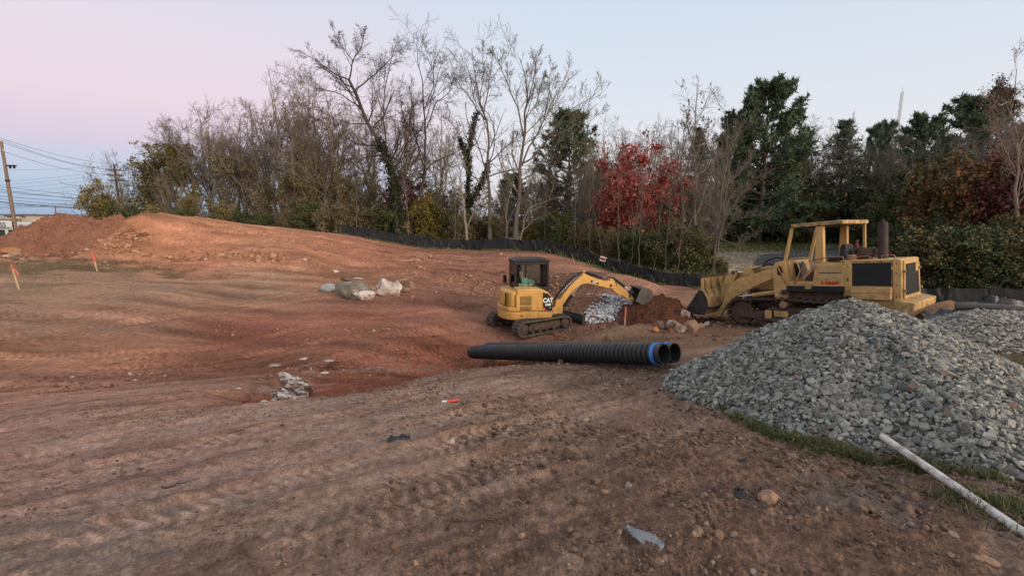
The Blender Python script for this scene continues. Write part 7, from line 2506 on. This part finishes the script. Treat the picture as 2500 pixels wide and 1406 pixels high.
def car(px, py, Y, rot, paint, label):
    p = G(px, py, Y)
    z = hz1(p[0], p[1])
    r_ = empty('parked_car', (p[0], p[1], z), label, 'car', mat=frame_mat((p[0], p[1], z), rot))
    side = [(-2.2, .35), (2.2, .35), (2.25, .62), (2.1, .85), (1.2, .95), (.55, 1.42), (-1.1, 1.46), (-1.9, 1.0), (-2.25, .92)]
    MB().prism(side, -.86, .86).build('body', paint, r_, bev=.06, smooth=50)
    MB().prism([(1.05, .97), (.52, 1.36), (-1.05, 1.40), (-1.7, 1.0)], -.875, .875).build('window', M['dark_glass'], r_)
    for x in (-1.35, 1.4):
        for y in (-.80, .80):
            MB().cyl((x, y - .1, .33), (x, y + .1, .33), .33, 16).build('wheel', M['hose'], r_, smooth=40)


car(22, 578, 78, 178, m_basic('dark blue car paint', (.012, .02, .035), .3, .1, 2, spec=.5), 'dark blue car parked before the store at the left')
car(-6, 572, 92, 170, m_basic('dark red car paint', (.12, .02, .025), .3, .1, 2, spec=.5), 'dark red car at the left edge before the store')
car(68, 568, 95, 100, m_basic('white car paint', (.6, .6, .62), .3, .05, 2, spec=.5), 'white car half hidden behind the dark red heap')

# brick house glimpsed through the wood
Y = 62.0
hb = empty('brick_house', (0, 0, 0), 'dark red brick house glimpsed through the bare wood right of the red maple', 'house')
xa, xb = G(1618, 470, Y)[0], G(1705, 470, Y)[0]
gz_ = hz1(xa, Y)
zt_ = G(1650, 462, Y)[2]
MB().box(xa, xb, Y, Y + 8, gz_, zt_).build('wall', M['brick'], hb)
MB().prism([(Y - .5, zt_), (Y + 4, zt_ + 1.6), (Y + 8.5, zt_)], xa - .4, xb + .4, 'x').build('roof', M['store_roof'], hb)
for k in range(3):
    x = xa + .6 + k * 1.7
    w_ = MB().box(x, x + .9, Y - .08, Y - .01, zt_ - 1.9, zt_ - .6).build('window', M['dark_glass'], hb)
    MB().box(x - .08, x + .98, Y - .1, Y - .02, zt_ - .6, zt_ - .5).box(x - .08, x + .98, Y - .1, Y - .02, zt_ - 2.0, zt_ - 1.9).build('frame', M['trim'], w_)
# tell the many alike plants of the wood apart by the thing they stand by
MARKS = [(250, 'near the left clay heap'), (305, 'near the second utility pole'), (372, 'near the ivy wrapped leaning tree'), (432, 'near the olive leaved tree'), (490, 'near the yellowing tree'), (580, 'above the middle of the orange bank'),
         (660, 'above the right of the orange bank'), (740, 'left of the tall leaning tree'), (850, 'at the start of the silt fence'), (960, 'below the tall leaning tree'), (1035, 'by the slender crooked tree'), (1145, 'by the ivy covered trunk'),
         (1195, 'by the narrow crowned tree'), (1262, 'by the wide pale tree'), (1325, 'above the excavator cab'), (1388, 'by the dense dark pine'), (1475, 'behind the small red sign'), (1545, 'at the red maple'), (1625, 'right of the red maple'),
         (1697, 'by the tall thin bare tree'), (1745, 'by the pale twin stemmed tree'), (1850, 'by the tallest pine'), (1912, 'by the yellow green bush'), (2035, 'above the loader canopy'), (2110, 'right of the loader canopy'),
         (2165, 'by the exhaust stack'), (2228, 'below the radio mast'), (2315, 'by the large rusty bush'), (2400, 'left of the dark red bush'), (2455, 'by the dark red bush'), (2530, 'at the right edge')]
SHORT = {'undergrowth bushes behind the silt fence': 'low undergrowth bush', 'dark green bushes of the right wood': 'dark green hedge bush', 'leafless trees of the left wood': 'leafless brown tree', 'leafless thicket trees of the wood': 'leafless many stemmed thicket tree',
         'thicket trees of the wood': 'thicket tree with sparse dull leaves', 'leafless trees of the right wood': 'grey brown fan of leafless stems', 'thin leafless trees behind the right wood': 'thin leafless tree behind the wood', 'dark bushes against the right hand fence': 'dark bush against the right fence'}
same = {}
for nm, px in PX.items():
    o = bpy.data.objects[nm]
    if o.get('group') in SHORT:
        k = min(MARKS, key=lambda t: abs(t[0] - px))[1]
        same.setdefault(SHORT[o['group']] + ' ' + k, []).append((px, o))
for lab, lst in same.items():
    lst.sort(key=lambda t: t[0])
    for i, (px, o) in enumerate(lst):
        pos = '' if len(lst) == 1 else (', the left one', ', the right one')[i] if len(lst) == 2 else (', leftmost of them', ', second from the left', ', third from the left', ', fourth from the left', ', fifth from the left')[min(i, 4)]
        o['label'] = lab + pos

print('done', len(bpy.data.objects), sum(len(m.loops) - 2 * len(m.polygons) for m in bpy.data.meshes))
